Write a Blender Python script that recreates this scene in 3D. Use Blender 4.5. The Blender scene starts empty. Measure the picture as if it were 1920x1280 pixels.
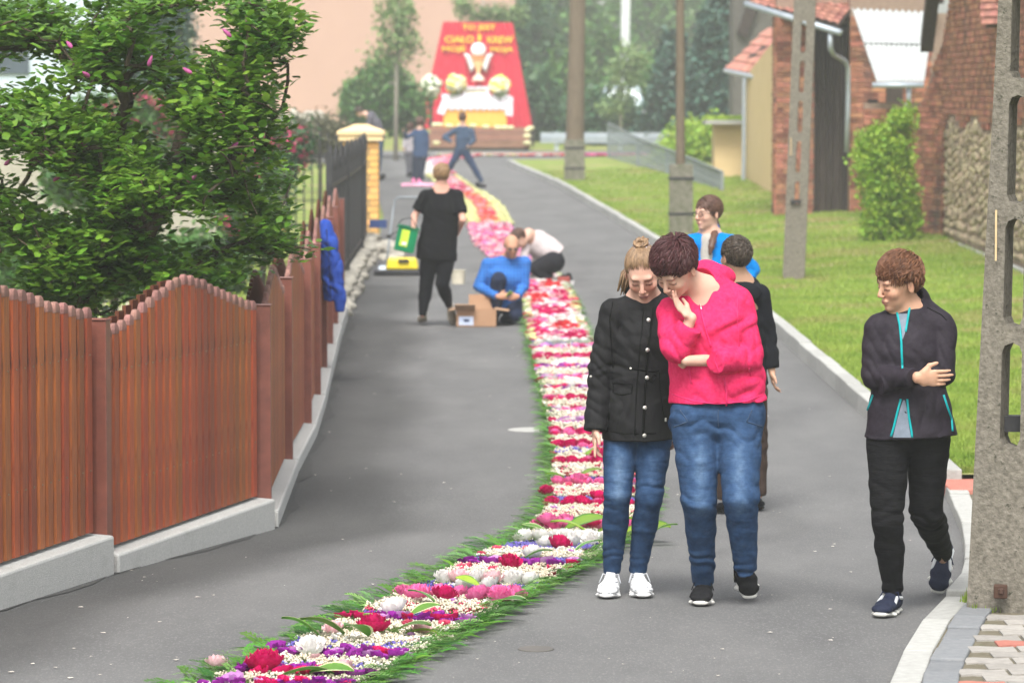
import bpy, math, random
import numpy as np
from math import radians as R, sin, cos, pi, sqrt
from mathutils import Vector, Matrix
from mathutils.bvhtree import BVHTree
rng = np.random.default_rng(7)
random.seed(7)
scn = bpy.context.scene
COL = scn.collection
# ---------------------------------------------------------------- camera
CAMZ = 2.4
PITCH = math.atan(464/7200)
cam = bpy.data.cameras.new('camera'); camo = bpy.data.objects.new('camera', cam); COL.objects.link(camo)
camo.location = (0, 0, CAMZ); camo.rotation_euler = (pi/2-PITCH, 0, 0)
cam.sensor_width = 36; cam.lens = 135; cam.clip_start = .5; cam.clip_end = 3000
cam.dof.use_dof = True; cam.dof.focus_distance = 17.0; cam.dof.aperture_fstop = 5.6
scn.camera = camo
# ---------------------------------------------------------------- sky, sun, exposure
world = bpy.data.worlds.new('World'); scn.world = world; world.use_nodes = True
nt = world.node_tree; nt.nodes.clear()
wo = nt.nodes.new('ShaderNodeOutputWorld'); bg = nt.nodes.new('ShaderNodeBackground')
sky = nt.nodes.new('ShaderNodeTexSky'); sky.sky_type = 'NISHITA'; sky.sun_disc = False
SUN_EL, SUN_ROT = R(55), R(187)
sky.sun_elevation = SUN_EL; sky.sun_rotation = SUN_ROT
sky.air_density = 1.0; sky.dust_density = 4.0; sky.ozone_density = 1.0
hsv = nt.nodes.new('ShaderNodeHueSaturation'); hsv.inputs['Saturation'].default_value = .22   # cloud cover: nearly white sky
nt.links.new(sky.outputs[0], hsv.inputs['Color']); nt.links.new(hsv.outputs[0], bg.inputs[0])
bg.inputs[1].default_value = .135
nt.links.new(bg.outputs[0], wo.inputs[0])
sl = bpy.data.lights.new('sun', 'SUN'); sl.energy = 1.55; sl.angle = R(22); sl.color = (1, .965, .91)
so = bpy.data.objects.new('sun', sl); COL.objects.link(so)
so.rotation_euler = (pi/2-SUN_EL, 0, pi-SUN_ROT)
scn.view_settings.view_transform = 'Standard'; scn.view_settings.look = 'None'
scn.view_settings.gamma = 1; scn.view_settings.use_curve_mapping = False
scn.view_settings.exposure = 1.22
scn.cycles.max_bounces = 6; scn.cycles.diffuse_bounces = 3; scn.cycles.glossy_bounces = 2
scn.cycles.transmission_bounces = 4; scn.cycles.volume_bounces = 1; scn.cycles.transparent_max_bounces = 6
scn.cycles.caustics_reflective = False; scn.cycles.caustics_refractive = False
scn.cycles.volume_step_rate = 4
# ---------------------------------------------------------------- survey: ground heights and sight lines measured from the photograph
ZP = [(0, .12), (17, .10), (18.6, .07), (21.3, -.01), (24, 0), (45, 0), (60, .06), (85, .38), (104, .50), (115, .57), (126, .75), (200, 2.2), (400, 9), (900, 12)]
_zx = np.array([a for a, b in ZP], float); _zy = np.array([b for a, b in ZP], float)
def zg(y): return np.interp(y, _zx, _zy)
ST, CT = sin(PITCH), cos(PITCH)
def P(px, py, d):
    cx = (px-960)/7200; cy = (640-py)/7200
    k = d/(CT+cy*ST)
    return Vector((cx*k, d, CAMZ+(-ST+cy*CT)*k))
def G(px, py, dz=0.0):
    d = 30.
    for _ in range(40):
        z = P(px, py, 1.)[2]-CAMZ
        dn = (float(zg(d))+dz-CAMZ)/z
        d = d*.5+dn*.5
    return P(px, py, d)
# ---------------------------------------------------------------- object helpers
def props(o, label=None, cat=None, group=None, kind=None):
    if label: o['label'] = label
    if cat: o['category'] = cat
    if group: o['group'] = group
    if kind: o['kind'] = kind
    return o
def thing(name, label, cat, loc=(0, 0, 0), group=None, rz=0):
    o = bpy.data.objects.new(name, None); COL.objects.link(o); o.location = loc; o.rotation_euler = (0, 0, rz)
    o.empty_display_size = .1
    return props(o, label, cat, group)
def rootloc(o):
    v = Vector((0, 0, 0))
    while o is not None:
        v += o.location; o = o.parent
    return v
def link_mesh(name, me, parent=None, loc=None):
    o = bpy.data.objects.new(name, me); COL.objects.link(o)
    if parent is not None: o.parent = parent
    if loc is not None: o.location = loc
    return o
def mesh_np(name, V, F, mat=None, smooth=False, rv=None, col=None):
    """V (n,3), F list of int arrays (m,k)"""
    me = bpy.data.meshes.new(name)
    V = np.asarray(V, np.float32)
    Fs = [np.asarray(f, np.int32) for f in (F if isinstance(F, list) else [F]) if len(f)]
    me.vertices.add(len(V)); me.vertices.foreach_set('co', V.ravel())
    nl = sum(f.size for f in Fs); npoly = sum(len(f) for f in Fs)
    me.loops.add(nl); me.polygons.add(npoly)
    me.loops.foreach_set('vertex_index', np.concatenate([f.ravel() for f in Fs]))
    tot = np.concatenate([np.full(len(f), f.shape[1], np.int32) for f in Fs])
    st = np.concatenate([[0], np.cumsum(tot)[:-1]]).astype(np.int32)
    me.polygons.foreach_set('loop_start', st)
    if smooth: me.polygons.foreach_set('use_smooth', np.ones(npoly, bool))
    me.update(calc_edges=True)
    if rv is not None:
        a = me.attributes.new('rv', 'FLOAT', 'POINT'); a.data.foreach_set('value', np.asarray(rv, np.float32))
    if col is not None:
        a = me.attributes.new('Col', 'FLOAT_COLOR', 'POINT')
        c = np.ones((len(V), 4), np.float32); c[:, :3] = col; a.data.foreach_set('color', c.ravel())
    if mat: me.materials.append(mat)
    return me
class MB:
    def __init__(s): s.v = []; s.f = []; s.r = []; s.cur = 0.
    def add(s, vs, fs):
        n = len(s.v); s.v += [tuple(v) for v in vs]; s.f += [tuple(i+n for i in f) for f in fs]; s.r += [s.cur]*len(vs)
        return s
    def box(s, c, h, rz=0, M=None, taper=1.):
        cr, sr = cos(rz), sin(rz); vs = []
        for z in (-1, 1):
            t = taper if z > 0 else 1
            for x, y in ((-1, -1), (1, -1), (1, 1), (-1, 1)):
                X, Y, Z = x*h[0]*t, y*h[1]*t, z*h[2]
                if M is not None: p = M @ Vector((X, Y, Z)); X, Y, Z = p; vs.append((c[0]+X, c[1]+Y, c[2]+Z))
                else: vs.append((c[0]+X*cr-Y*sr, c[1]+X*sr+Y*cr, c[2]+Z))
        return s.add(vs, [(3, 2, 1, 0), (4, 5, 6, 7), (0, 1, 5, 4), (1, 2, 6, 5), (2, 3, 7, 6), (3, 0, 4, 7)])
    def hexa(s, q):
        return s.add(q, [(3, 2, 1, 0), (4, 5, 6, 7), (0, 1, 5, 4), (1, 2, 6, 5), (2, 3, 7, 6), (3, 0, 4, 7)])
    def slab(s, q, t):
        """four corners + thickness vector"""
        t = Vector(t); q = [Vector(p) for p in q]
        return s.hexa([p+t for p in q]+q) if False else s.hexa(q+[p+t for p in q])
    def tube(s, pts, rad, n=8, caps=True):
        pts = [Vector(p) for p in pts]; m = len(pts)
        if not hasattr(rad, '__len__'): rad = [rad]*m
        vs = []; up = Vector((0, 0, 1)); prev = None
        for i, p in enumerate(pts):
            t = (pts[min(i+1, m-1)]-pts[max(i-1, 0)]).normalized()
            if prev is None:
                a = t.cross(up)
                if a.length < .1: a = t.cross(Vector((1, 0, 0)))
            else: a = prev-t*prev.dot(t)
            a.normalize(); prev = a.copy(); b = t.cross(a)
            for k in range(n):
                w = 2*pi*k/n; vs.append(p+(a*cos(w)+b*sin(w))*rad[i])
        fs = [(i*n+k, i*n+(k+1) % n, (i+1)*n+(k+1) % n, (i+1)*n+k) for i in range(m-1) for k in range(n)]
        if caps: fs += [tuple(range(n-1, -1, -1)), tuple((m-1)*n+k for k in range(n))]
        return s.add(vs, fs)
    def lathe(s, c, prof, n=16):
        vs = []
        for r, z in prof:
            for k in range(n): vs.append((c[0]+r*cos(2*pi*k/n), c[1]+r*sin(2*pi*k/n), c[2]+z))
        m = len(prof)
        return s.add(vs, [(i*n+k, i*n+(k+1) % n, (i+1)*n+(k+1) % n, (i+1)*n+k) for i in range(m-1) for k in range(n)]+[tuple(range(n-1, -1, -1)), tuple((m-1)*n+k for k in range(n))])
    def build(s, name, mat, parent=None, smooth=False, loc=None, bevel=0, label=None):
        base = rootloc(parent) if parent is not None else Vector((0, 0, 0))
        if loc is not None: base = base+Vector(loc)
        me = bpy.data.meshes.new(name)
        b = base
        me.from_pydata([(v[0]-b[0], v[1]-b[1], v[2]-b[2]) for v in s.v], [], s.f)
        if any(s.r):
            a = me.attributes.new('rv', 'FLOAT', 'POINT'); a.data.foreach_set('value', s.r)
        if smooth: me.polygons.foreach_set('use_smooth', [True]*len(me.polygons))
        me.materials.append(mat); me.update()
        o = link_mesh(name, me, parent, loc)
        if bevel:
            m = o.modifiers.new('bevel', 'BEVEL'); m.width = bevel; m.segments = 2; m.limit_method = 'ANGLE'
        if label: o['label'] = label
        return o
def inst(Vp, Fp, pos, scale, rot, rvs=None):
    """numpy instancing joined: Vp (n,3), Fp list of arrays, pos (m,3), scale (m,) or (m,3), rot (m,3,3)"""
    m = len(pos); n = len(Vp)
    sc = np.asarray(scale, float)
    if sc.ndim == 1: sc = sc[:, None]
    V = np.einsum('mij,mnj->mni', rot, Vp[None]*sc[:, None, :] if sc.shape[1] == 3 else Vp[None]*sc[:, None, :1])+pos[:, None, :]
    Fo = [(np.asarray(f)[None]+(np.arange(m)*n)[:, None, None]).reshape(-1, np.asarray(f).shape[1]) for f in Fp]
    rv = np.repeat(rvs, n) if rvs is not None else None
    return V.reshape(-1, 3), Fo, rv
def eul(rx, ry, rz):
    rx, ry, rz = np.broadcast_arrays(np.asarray(rx, float), ry, rz)
    cx, sx, cy, sy, cz, sz = np.cos(rx), np.sin(rx), np.cos(ry), np.sin(ry), np.cos(rz), np.sin(rz)
    M = np.empty(rx.shape+(3, 3))
    M[..., 0, 0] = cz*cy; M[..., 0, 1] = cz*sy*sx-sz*cx; M[..., 0, 2] = cz*sy*cx+sz*sx
    M[..., 1, 0] = sz*cy; M[..., 1, 1] = sz*sy*sx+cz*cx; M[..., 1, 2] = sz*sy*cx-cz*sx
    M[..., 2, 0] = -sy; M[..., 2, 1] = cy*sx; M[..., 2, 2] = cy*cx
    return M
# ---------------------------------------------------------------- materials
def mat(name, col, col2=None, rough=.85, scale=4., var=.18, bump=0., bscale=60., detail=4., rnd=0., rnd_hue=0., spec=.25, stretch=(1, 1, 1), attr=False,
        sheen=0., trans=0., metal=0., col3=None, c3thr=(.6, .7), c3scale=3., bdist=.01, rv=False, alpha=1., coord='Object', bstretch=None):
    m = bpy.data.materials.new(name); m.use_nodes = True; t = m.node_tree; N = t.nodes; L = t.links
    b = N['Principled BSDF']; b.inputs['Roughness'].default_value = rough; b.inputs['Specular IOR Level'].default_value = spec
    b.inputs['Metallic'].default_value = metal
    tc = N.new('ShaderNodeTexCoord'); mp = N.new('ShaderNodeMapping'); mp.inputs['Scale'].default_value = stretch
    L.new(tc.outputs[coord], mp.inputs[0])
    nz = N.new('ShaderNodeTexNoise'); nz.inputs['Scale'].default_value = scale; nz.inputs['Detail'].default_value = detail; nz.inputs['Roughness'].default_value = .65
    L.new(mp.outputs[0], nz.inputs['Vector'])
    ramp = N.new('ShaderNodeMapRange'); ramp.inputs[1].default_value = .3; ramp.inputs[2].default_value = .7
    L.new(nz.outputs[0], ramp.inputs[0])
    mx = N.new('ShaderNodeMix'); mx.data_type = 'RGBA'
    if col2 is None:
        c1 = tuple(c*(1-var) for c in col); c2 = tuple(min(1, c*(1+var)) for c in col)
    else: c1, c2 = col, col2
    mx.inputs[6].default_value = (*c1, 1); mx.inputs[7].default_value = (*c2, 1)
    L.new(ramp.outputs[0], mx.inputs[0]); out = mx.outputs[2]
    if col3 is not None:
        n3 = N.new('ShaderNodeTexNoise'); n3.inputs['Scale'].default_value = c3scale; n3.inputs['Detail'].default_value = 6; n3.inputs['Roughness'].default_value = .7
        L.new(mp.outputs[0], n3.inputs['Vector'])
        r3 = N.new('ShaderNodeMapRange'); r3.inputs[1].default_value = c3thr[0]; r3.inputs[2].default_value = c3thr[1]; L.new(n3.outputs[0], r3.inputs[0])
        m3 = N.new('ShaderNodeMix'); m3.data_type = 'RGBA'; L.new(r3.outputs[0], m3.inputs[0]); L.new(out, m3.inputs[6]); m3.inputs[7].default_value = (*col3, 1); out = m3.outputs[2]
    if rnd or rnd_hue:
        oi = N.new('ShaderNodeObjectInfo'); ad = N.new('ShaderNodeMath'); ad.operation = 'ADD'; L.new(oi.outputs['Random'], ad.inputs[0])
        at = N.new('ShaderNodeAttribute'); at.attribute_name = 'rv'; L.new(at.outputs['Fac'], ad.inputs[1])
        fr = N.new('ShaderNodeMath'); fr.operation = 'FRACT'; L.new(ad.outputs[0], fr.inputs[0])
        h = N.new('ShaderNodeHueSaturation'); L.new(out, h.inputs['Color'])
        a = N.new('ShaderNodeMapRange'); a.inputs[3].default_value = 1-rnd; a.inputs[4].default_value = 1+rnd; L.new(fr.outputs[0], a.inputs[0]); L.new(a.outputs[0], h.inputs['Value'])
        f2 = N.new('ShaderNodeMath'); f2.operation = 'MULTIPLY'; f2.inputs[1].default_value = 7.31; L.new(fr.outputs[0], f2.inputs[0])
        f3 = N.new('ShaderNodeMath'); f3.operation = 'FRACT'; L.new(f2.outputs[0], f3.inputs[0])
        a2 = N.new('ShaderNodeMapRange'); a2.inputs[3].default_value = .5-rnd_hue; a2.inputs[4].default_value = .5+rnd_hue; L.new(f3.outputs[0], a2.inputs[0]); L.new(a2.outputs[0], h.inputs['Hue'])
        out = h.outputs[0]
    if attr:
        at = N.new('ShaderNodeAttribute'); at.attribute_name = 'Col'
        mm = N.new('ShaderNodeMix'); mm.data_type = 'RGBA'; mm.blend_type = 'MULTIPLY'; mm.inputs[0].default_value = 1
        L.new(out, mm.inputs[6]); L.new(at.outputs['Color'], mm.inputs[7]); out = mm.outputs[2]
    L.new(out, b.inputs['Base Color'])
    if bump:
        mp2 = N.new('ShaderNodeMapping'); mp2.inputs['Scale'].default_value = bstretch or stretch; L.new(tc.outputs[coord], mp2.inputs[0])
        nb = N.new('ShaderNodeTexNoise'); nb.inputs['Scale'].default_value = bscale; nb.inputs['Detail'].default_value = 3; L.new(mp2.outputs[0], nb.inputs['Vector'])
        bp = N.new('ShaderNodeBump'); bp.inputs['Strength'].default_value = bump; bp.inputs['Distance'].default_value = bdist
        L.new(nb.outputs[0], bp.inputs['Height']); L.new(bp.outputs[0], b.inputs['Normal'])
    if sheen: b.inputs['Sheen Weight'].default_value = sheen; b.inputs['Sheen Roughness'].default_value = .5
    if trans:
        o = N['Material Output']; tr = N.new('ShaderNodeBsdfTranslucent'); L.new(out, tr.inputs[0]); ms = N.new('ShaderNodeMixShader'); ms.inputs[0].default_value = trans
        L.new(b.outputs[0], ms.inputs[1]); L.new(tr.outputs[0], ms.inputs[2]); L.new(ms.outputs[0], o.inputs[0])
    return m
MT = {}
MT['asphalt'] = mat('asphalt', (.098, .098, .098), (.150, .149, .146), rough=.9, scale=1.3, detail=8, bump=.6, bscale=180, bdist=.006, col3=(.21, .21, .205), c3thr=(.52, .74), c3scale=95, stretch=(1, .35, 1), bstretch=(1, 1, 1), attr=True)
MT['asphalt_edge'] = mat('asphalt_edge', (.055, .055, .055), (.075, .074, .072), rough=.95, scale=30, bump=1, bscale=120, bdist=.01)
MT['ground'] = mat('ground_soil', (.13, .19, .03), (.22, .29, .05), rough=.95, scale=2, bump=.5, bscale=40, bdist=.05, col3=(.28, .24, .11), c3thr=(.46, .64), c3scale=.5)
MT['grass'] = mat('grass_blades', (.15, .26, .03), (.30, .38, .07), rough=.7, scale=1.2, trans=.3, col3=(.30, .27, .10), c3thr=(.50, .64), c3scale=.5)
MT['kerb'] = mat('kerb_concrete', (.30, .30, .28), (.38, .38, .36), rough=.9, scale=20, bump=.3, bscale=150, bdist=.004, rnd=.10, col3=(.2, .2, .18), c3thr=(.6, .8), c3scale=6)
MT['plinth'] = mat('plinth_plaster', (.38, .385, .37), (.50, .50, .48), rough=.95, scale=90, detail=2, bump=.9, bscale=220, bdist=.006, col3=(.33, .33, .31), c3thr=(.55, .8), c3scale=3)
MT['paver'] = mat('concrete_paver', (.25, .235, .215), (.33, .31, .28), rough=.95, scale=25, bump=.4, bscale=200, bdist=.004, rnd=.15)
MT['paver_grey'] = mat('grey_paver', (.155, .165, .175), (.20, .205, .21), rough=.95, scale=25, bump=.4, bscale=200, bdist=.004, rnd=.1)
MT['paver_red'] = mat('red_paver', (.36, .13, .10), (.42, .17, .13), rough=.95, scale=25, bump=.4, bscale=200, rnd=.1)
MT['paver_yellow'] = mat('yellow_paver', (.50, .37, .20), (.56, .42, .25), rough=.95, scale=25, rnd=.1)
MT['picket'] = mat('stained_picket', (.32, .072, .012), (.15, .032, .009), rough=.55, scale=9, stretch=(6, 6, .7), var=.2, bump=.25, bscale=30, bdist=.004, rnd=.3, rnd_hue=.012, col3=(.07, .022, .012), c3thr=(.6, .68), c3scale=5, spec=.5)
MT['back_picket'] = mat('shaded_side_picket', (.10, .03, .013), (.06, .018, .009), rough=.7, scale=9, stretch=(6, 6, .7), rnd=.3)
MT['picket_top'] = mat('weathered_picket_head', (.13, .07, .055), (.26, .13, .11), rough=.8, scale=14, rnd=.25, rnd_hue=.01)
MT['postmetal'] = mat('brown_post_paint', (.13, .040, .028), (.19, .06, .04), rough=.45, scale=12, bump=.3, bscale=90, bdist=.003, spec=.5)
MT['screw'] = mat('screw_metal', (.22, .17, .12), rough=.4, metal=.6)
MT['concrete'] = mat('pole_concrete', (.095, .086, .068), (.215, .195, .16), rough=.95, scale=36, detail=8, bump=.6, bscale=60, bdist=.012, col3=(.05, .05, .035), c3thr=(.60, .66), c3scale=30)
MT['moss'] = mat('mossy_concrete', (.09, .10, .055), (.22, .2, .17), rough=.95, scale=12, detail=8, bump=1, bscale=70, bdist=.015)
MT['wood_pole'] = mat('grey_wood_pole', (.095, .072, .048), (.17, .135, .095), rough=.95, scale=10, stretch=(6, 6, .5), bump=.5, bscale=30)
MT['iron'] = mat('black_iron', (.012, .012, .014), (.03, .03, .033), rough=.55, scale=8, spec=.4)
MT['brick'] = mat('red_brick', (.22, .085, .05), (.36, .165, .10), rough=.95, scale=9, detail=5, bump=.5, bscale=60, rnd=.45, rnd_hue=.015, col3=(.10, .06, .05), c3thr=(.52, .66), c3scale=.9, coord='Object')
MT['mortar'] = mat('lime_mortar', (.19, .13, .10), (.27, .20, .15), rough=.95, scale=15)
MT['ybrick'] = mat('yellow_clinker', (.60, .34, .10), (.70, .42, .14), rough=.75, scale=20, rnd=.15, rnd_hue=.008)
MT['ymortar'] = mat('grey_mortar', (.22, .17, .10), (.30, .24, .15), rough=.95)
MT['ycap'] = mat('cream_cap', (.68, .50, .27), (.74, .56, .32), rough=.8)
MT['rubble'] = mat('rubble_stone', (.24, .19, .12), (.50, .41, .28), rough=.95, scale=8, bump=.6, bscale=40, rnd=.45, rnd_hue=.02, bdist=.02)
MT['rock'] = mat('pale_rock', (.34, .32, .27), (.48, .45, .38), rough=.95, scale=6, bump=.5, bscale=25, rnd=.25, bdist=.02)
MT['tile'] = mat('clay_tile', (.34, .145, .105), (.46, .21, .165), rough=.85, scale=7, rnd=.25, rnd_hue=.01)
MT['pinkwall'] = mat('salmon_render', (.40, .255, .205), (.43, .275, .22), rough=.95, scale=.6, bump=.2, bscale=20)
MT['yellow'] = mat('yellow_render', (.56, .42, .22), (.62, .47, .26), rough=.95, scale=2)
MT['brownplinth'] = mat('brown_plinth_paint', (.11, .065, .05), (.15, .09, .07), rough=.9)
MT['darkwood'] = mat('dark_boards', (.030, .022, .019), (.06, .045, .038), rough=.9, scale=6, stretch=(5, 5, .5), bump=.4, bscale=20, rnd=.2)
MT['zinc'] = mat('zinc', (.32, .37, .42), (.42, .46, .50), rough=.45, metal=.35, spec=.5)
MT['sheet'] = mat('corrugated_sheet', (.36, .38, .38), (.44, .46, .45), rough=.7, scale=3)
MT['bluegrey'] = mat('bluegrey_render', (.42, .50, .55), (.48, .55, .60), rough=.9)
MT['black'] = mat('dark_interior', (.008, .008, .009), rough=.9)
MT['bark'] = mat('bark', (.055, .04, .028), (.10, .08, .055), rough=.95, scale=12, stretch=(3, 3, 1), bump=.7, bscale=25, bdist=.02)
MT['birchbark'] = mat('pale_bark', (.32, .30, .25), (.20, .18, .14), rough=.9, scale=8)
def leafmat(n, a, b, trans=.35, rough=.5, rnd=.3, hue=.02, spec=.35): return mat(n, a, b, rough=rough, scale=3, rnd=rnd, rnd_hue=hue, trans=trans, spec=spec)
MT['mag_leaf'] = leafmat('magnolia_leaf', (.055, .15, .014), (.17, .31, .03), rough=.35, spec=.5, rnd=.35, hue=.015)
MT['leaf_mid'] = leafmat('mid_green_leaf', (.055, .15, .03), (.10, .21, .04))
MT['leaf_dark'] = leafmat('dark_green_leaf', (.020, .075, .025), (.05, .12, .04))
MT['leaf_light'] = leafmat('light_green_leaf', (.24, .40, .03), (.36, .50, .06))
MT['leaf_lime'] = leafmat('lime_leaf', (.20, .36, .03), (.36, .52, .06), trans=.4)
MT['leaf_pale'] = leafmat('pale_green_leaf', (.15, .24, .08), (.22, .31, .12))
MT['needle'] = leafmat('spruce_needle', (.025, .075, .05), (.05, .11, .075), trans=.1)
MT['rhodo'] = mat('rhododendron_bloom', (.50, .05, .13), (.62, .09, .2), rough=.6, rnd=.2, trans=.3)
MT['orange_bloom'] = mat('orange_bloom', (.70, .22, .05), (.75, .35, .08), rough=.6, rnd=.2, trans=.3)
# ================================================================ GROUND, ROAD, KERB, VERGE
def sheet(name, left, right, mt, dz, y0, y1, step=1.2, kind='structure', nx=3):
    ys = np.arange(y0, y1+step*.5, step); V = []; F = []
    for i, y in enumerate(ys):
        a, b = left(y), right(y)
        for k in range(nx+1):
            x = a+(b-a)*k/nx; V.append((x, y, float(zg(y))+(dz(x, y) if callable(dz) else dz)))
    n = nx+1
    for i in range(len(ys)-1):
        for k in range(nx): F.append((i*n+k, i*n+k+1, (i+1)*n+k+1, (i+1)*n+k))
    me = mesh_np(name, V, [np.array(F)], mt, smooth=True)
    if name == 'road':
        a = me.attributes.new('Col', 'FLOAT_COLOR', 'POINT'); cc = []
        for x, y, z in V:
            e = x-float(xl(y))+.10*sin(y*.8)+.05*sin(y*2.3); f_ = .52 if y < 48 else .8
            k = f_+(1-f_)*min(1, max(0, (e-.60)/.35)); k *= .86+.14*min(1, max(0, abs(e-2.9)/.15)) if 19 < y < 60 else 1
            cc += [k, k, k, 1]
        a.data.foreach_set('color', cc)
    elif mt.name == 'asphalt': a = me.attributes.new('Col', 'FLOAT_COLOR', 'POINT'); a.data.foreach_set('color', [1.]*4*len(V))
    return props(link_mesh(name, me), kind=kind)
_L = [(0, -2.6), (15, -2.86), (15.7, -2.70), (17.4, -2.34), (18.6, -2.06), (21.2, -1.44), (24, -1.45), (28.9, -1.53), (34.9, -1.71), (41, -1.83), (50, -1.95), (60, -2.05), (70, -2.3), (85, -3.0), (104, -4.0), (112, -5.0)]
_Rr = [(0, .9), (12, 1.1), (14.9, 1.47), (16.4, 1.75), (17.4, 1.98), (18.2, 2.14), (19.3, 2.28), (21, 2.46), (23, 2.60), (28, 2.62), (38, 2.62), (45, 2.60), (55, 2.38), (62, 2.07), (72, 1.60), (83, 1.05), (93, .45), (100, .05), (105, -.18), (108, .3), (112, 2)]
def xl(y): return np.interp(y, [a for a, b in _L], [b for a, b in _L])
def xr(y): return np.interp(y, [a for a, b in _Rr], [b for a, b in _Rr])
g = sheet('ground', lambda y: -30-max(y, 0)*.35, lambda y: 30+max(y, 0)*.35, MT['ground'], lambda x, y: -.07 if abs(x) < 12 else -.07+.02*(abs(x)-12), -6, 421, 3, nx=24)
g.name = 'ground'
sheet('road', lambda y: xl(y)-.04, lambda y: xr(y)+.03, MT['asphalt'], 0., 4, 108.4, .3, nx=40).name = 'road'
sheet('crossing_road', lambda y: -14, lambda y: 14, MT['asphalt'], .004, 105.5, 119, 1.5, nx=4)
# loose darker strip of patched asphalt along the fence plinth
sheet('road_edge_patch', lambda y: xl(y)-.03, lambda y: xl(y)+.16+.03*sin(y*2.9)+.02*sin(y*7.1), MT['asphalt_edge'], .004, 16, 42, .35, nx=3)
# green verge on the right, above the kerb
VERGE = lambda y: xr(y)+.13
sheet('verge', lambda y: VERGE(y), lambda y: 14 if y < 100 else 12, MT['ground'], lambda x, y: .10+.05*max(0, x-VERGE(y)-1), 23.2, 105, 1.3, nx=10)
sheet('left_garden_ground', lambda y: -16, lambda y: xl(y)-.2, MT['ground'], .0, 17, 104, 2.5, nx=4)
# kerb stones, each one a piece
kerb = props(thing('kerb', None, None), kind='structure'); kerb.name = 'kerb'
def kerb_run(f, y0, y1, w=.13, h=.11, L=1.0, parent=kerb, mt=None, nm='kerb_stone', z0=0., off=0.):
    y = y0; i = 0
    while y < y1:
        y2 = min(y+L*(.97+.05*random.random()), y1)
        a = Vector((f(y)+off, y, 0)); b = Vector((f(y2)+off, y2-.012, 0)); t = (b-a).normalized(); nrm = Vector((t.y, -t.x, 0))
        za, zb = float(zg(y))+z0, float(zg(y2))+z0; j = random.uniform(-.008, .008)
        q = [a+Vector((0, 0, za-.1)), a+nrm*w+Vector((0, 0, za-.1)), b+nrm*w+Vector((0, 0, zb-.1)), b+Vector((0, 0, zb-.1)),
             a+nrm*.012+Vector((0, 0, za+h+j)), a+nrm*w+Vector((0, 0, za+h+j)), b+nrm*w+Vector((0, 0, zb+h+j)), b+nrm*.012+Vector((0, 0, zb+h+j))]
        MB().hexa(q).build(nm, mt or MT['kerb'], parent, bevel=.008)
        y = y2; i += 1
kerb_run(xr, 11.5, 17.25, h=.05); kerb_run(xr, 17.3, 23.2, h=.06, L=.75); kerb_run(xr, 23.2, 104, h=.13)
# the paved footpath at the lower right: grey edging row and interlocking setts
path = props(thing('footpath', None, None), kind='structure'); path.name = 'footpath'
sheet('footpath_bed', lambda y: xr(y)+.12, lambda y: xr(y)+4, mat('joint_sand', (.10, .09, .06), (.16, .14, .10), scale=30, col3=(.07, .09, .03), c3scale=8), .039, 11, 23.4, .8)
kerb_run(xr, 12, 17.0, w=.15, h=.05, L=.32, parent=path, mt=MT['paver_grey'], nm='edging_paver', off=.128)
kerb_run(xr, 18.9, 22.9, w=.15, h=.062, L=.22, parent=path, mt=MT['paver_grey'], nm='edging_paver', off=.15)
def setts(y0, y1, x0f, x1, mats, L=.19, Wd=.10):
    y = y0; r = 0
    while y < y1:
        x = x0f(y)+(L/2 if r % 2 else 0)
        while x < x1:
            s = random.uniform(.0, .004); e = .018
            z = float(zg(y))+.045+s; l, w = L/2-.004, Wd/2-.004
            pts = [(-l, -w), (-l*.5, -w+e), (0, -w), (l*.5, -w-e), (l, -w), (l, w), (l*.5, w-e), (0, w), (-l*.5, w+e), (-l, w)]
            m = MB(); n = len(pts)
            m.add([(x+a, y+b, z-.06) for a, b in pts]+[(x+a*.97, y+b*.95, z) for a, b in pts], [tuple(range(n, 2*n))]+[(i, (i+1) % n, n+(i+1) % n, n+i) for i in range(n)])
            m.build('paver', mats[0] if random.random() > .05 else mats[1], path)
            x += L
        y += Wd; r += 1
setts(13.6, 16.6, lambda y: xr(y)+.37, 2.6, (MT['paver'], MT['paver_red']), L=.2, Wd=.16)
setts(19.0, 21.9, lambda y: xr(y)+.42, 3.3, (MT['paver'], MT['paver']), L=.2, Wd=.16)
for i, (x, c) in enumerate([(2.72, 'paver_red'), (2.99, 'paver_yellow'), (3.26, 'paver_red')]):
    MB().box((x, 22.95, .018), (.125, .30, .05)).build('border_paver', MT[c], path, bevel=.01)
# grass blades (nobody could count them)
def blades(name, n, xf, yf, h, mt, dzf, w=.006):
    y = yf(rng.random(n)); x = xf(rng.random(n), y)
    hh = h*(.4+rng.random(n)*.9); a = rng.random(n)*2*pi; ln = rng.random(n)*.6*hh; la = rng.random(n)*2*pi
    z = zg(y)+dzf(x, y); ww = w*(1+y/25)
    b = np.stack([x, y, z-.01], 1); dx = np.stack([np.cos(a)*ww, np.sin(a)*ww, np.zeros(n)], 1)
    tip = b+np.stack([np.cos(la)*ln, np.sin(la)*ln, hh], 1)
    V = np.stack([b-dx, b+dx, tip], 1).reshape(-1, 3); F = np.arange(3*n).reshape(-1, 3)
    return link_mesh(name, mesh_np(name, V, [F], mt, rv=np.repeat(rng.random(n), 3)))
vy = lambda u: 23.3+(u**1.7)*70
vdz = lambda x, y: .10+.05*np.maximum(0, x-np.interp(y, [a for a, b in _Rr], [b for a, b in _Rr])-1.13)
XR = lambda y: np.interp(y, [a for a, b in _Rr], [b for a, b in _Rr])
o = blades('grass', 170000, lambda u, y: XR(y)+.15+u**1.2*(y*.135-XR(y)+.6), vy, .045, MT['grass'], vdz); props(o, 'short mown green grass on the verge right of the road', 'grass', kind='stuff')
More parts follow.
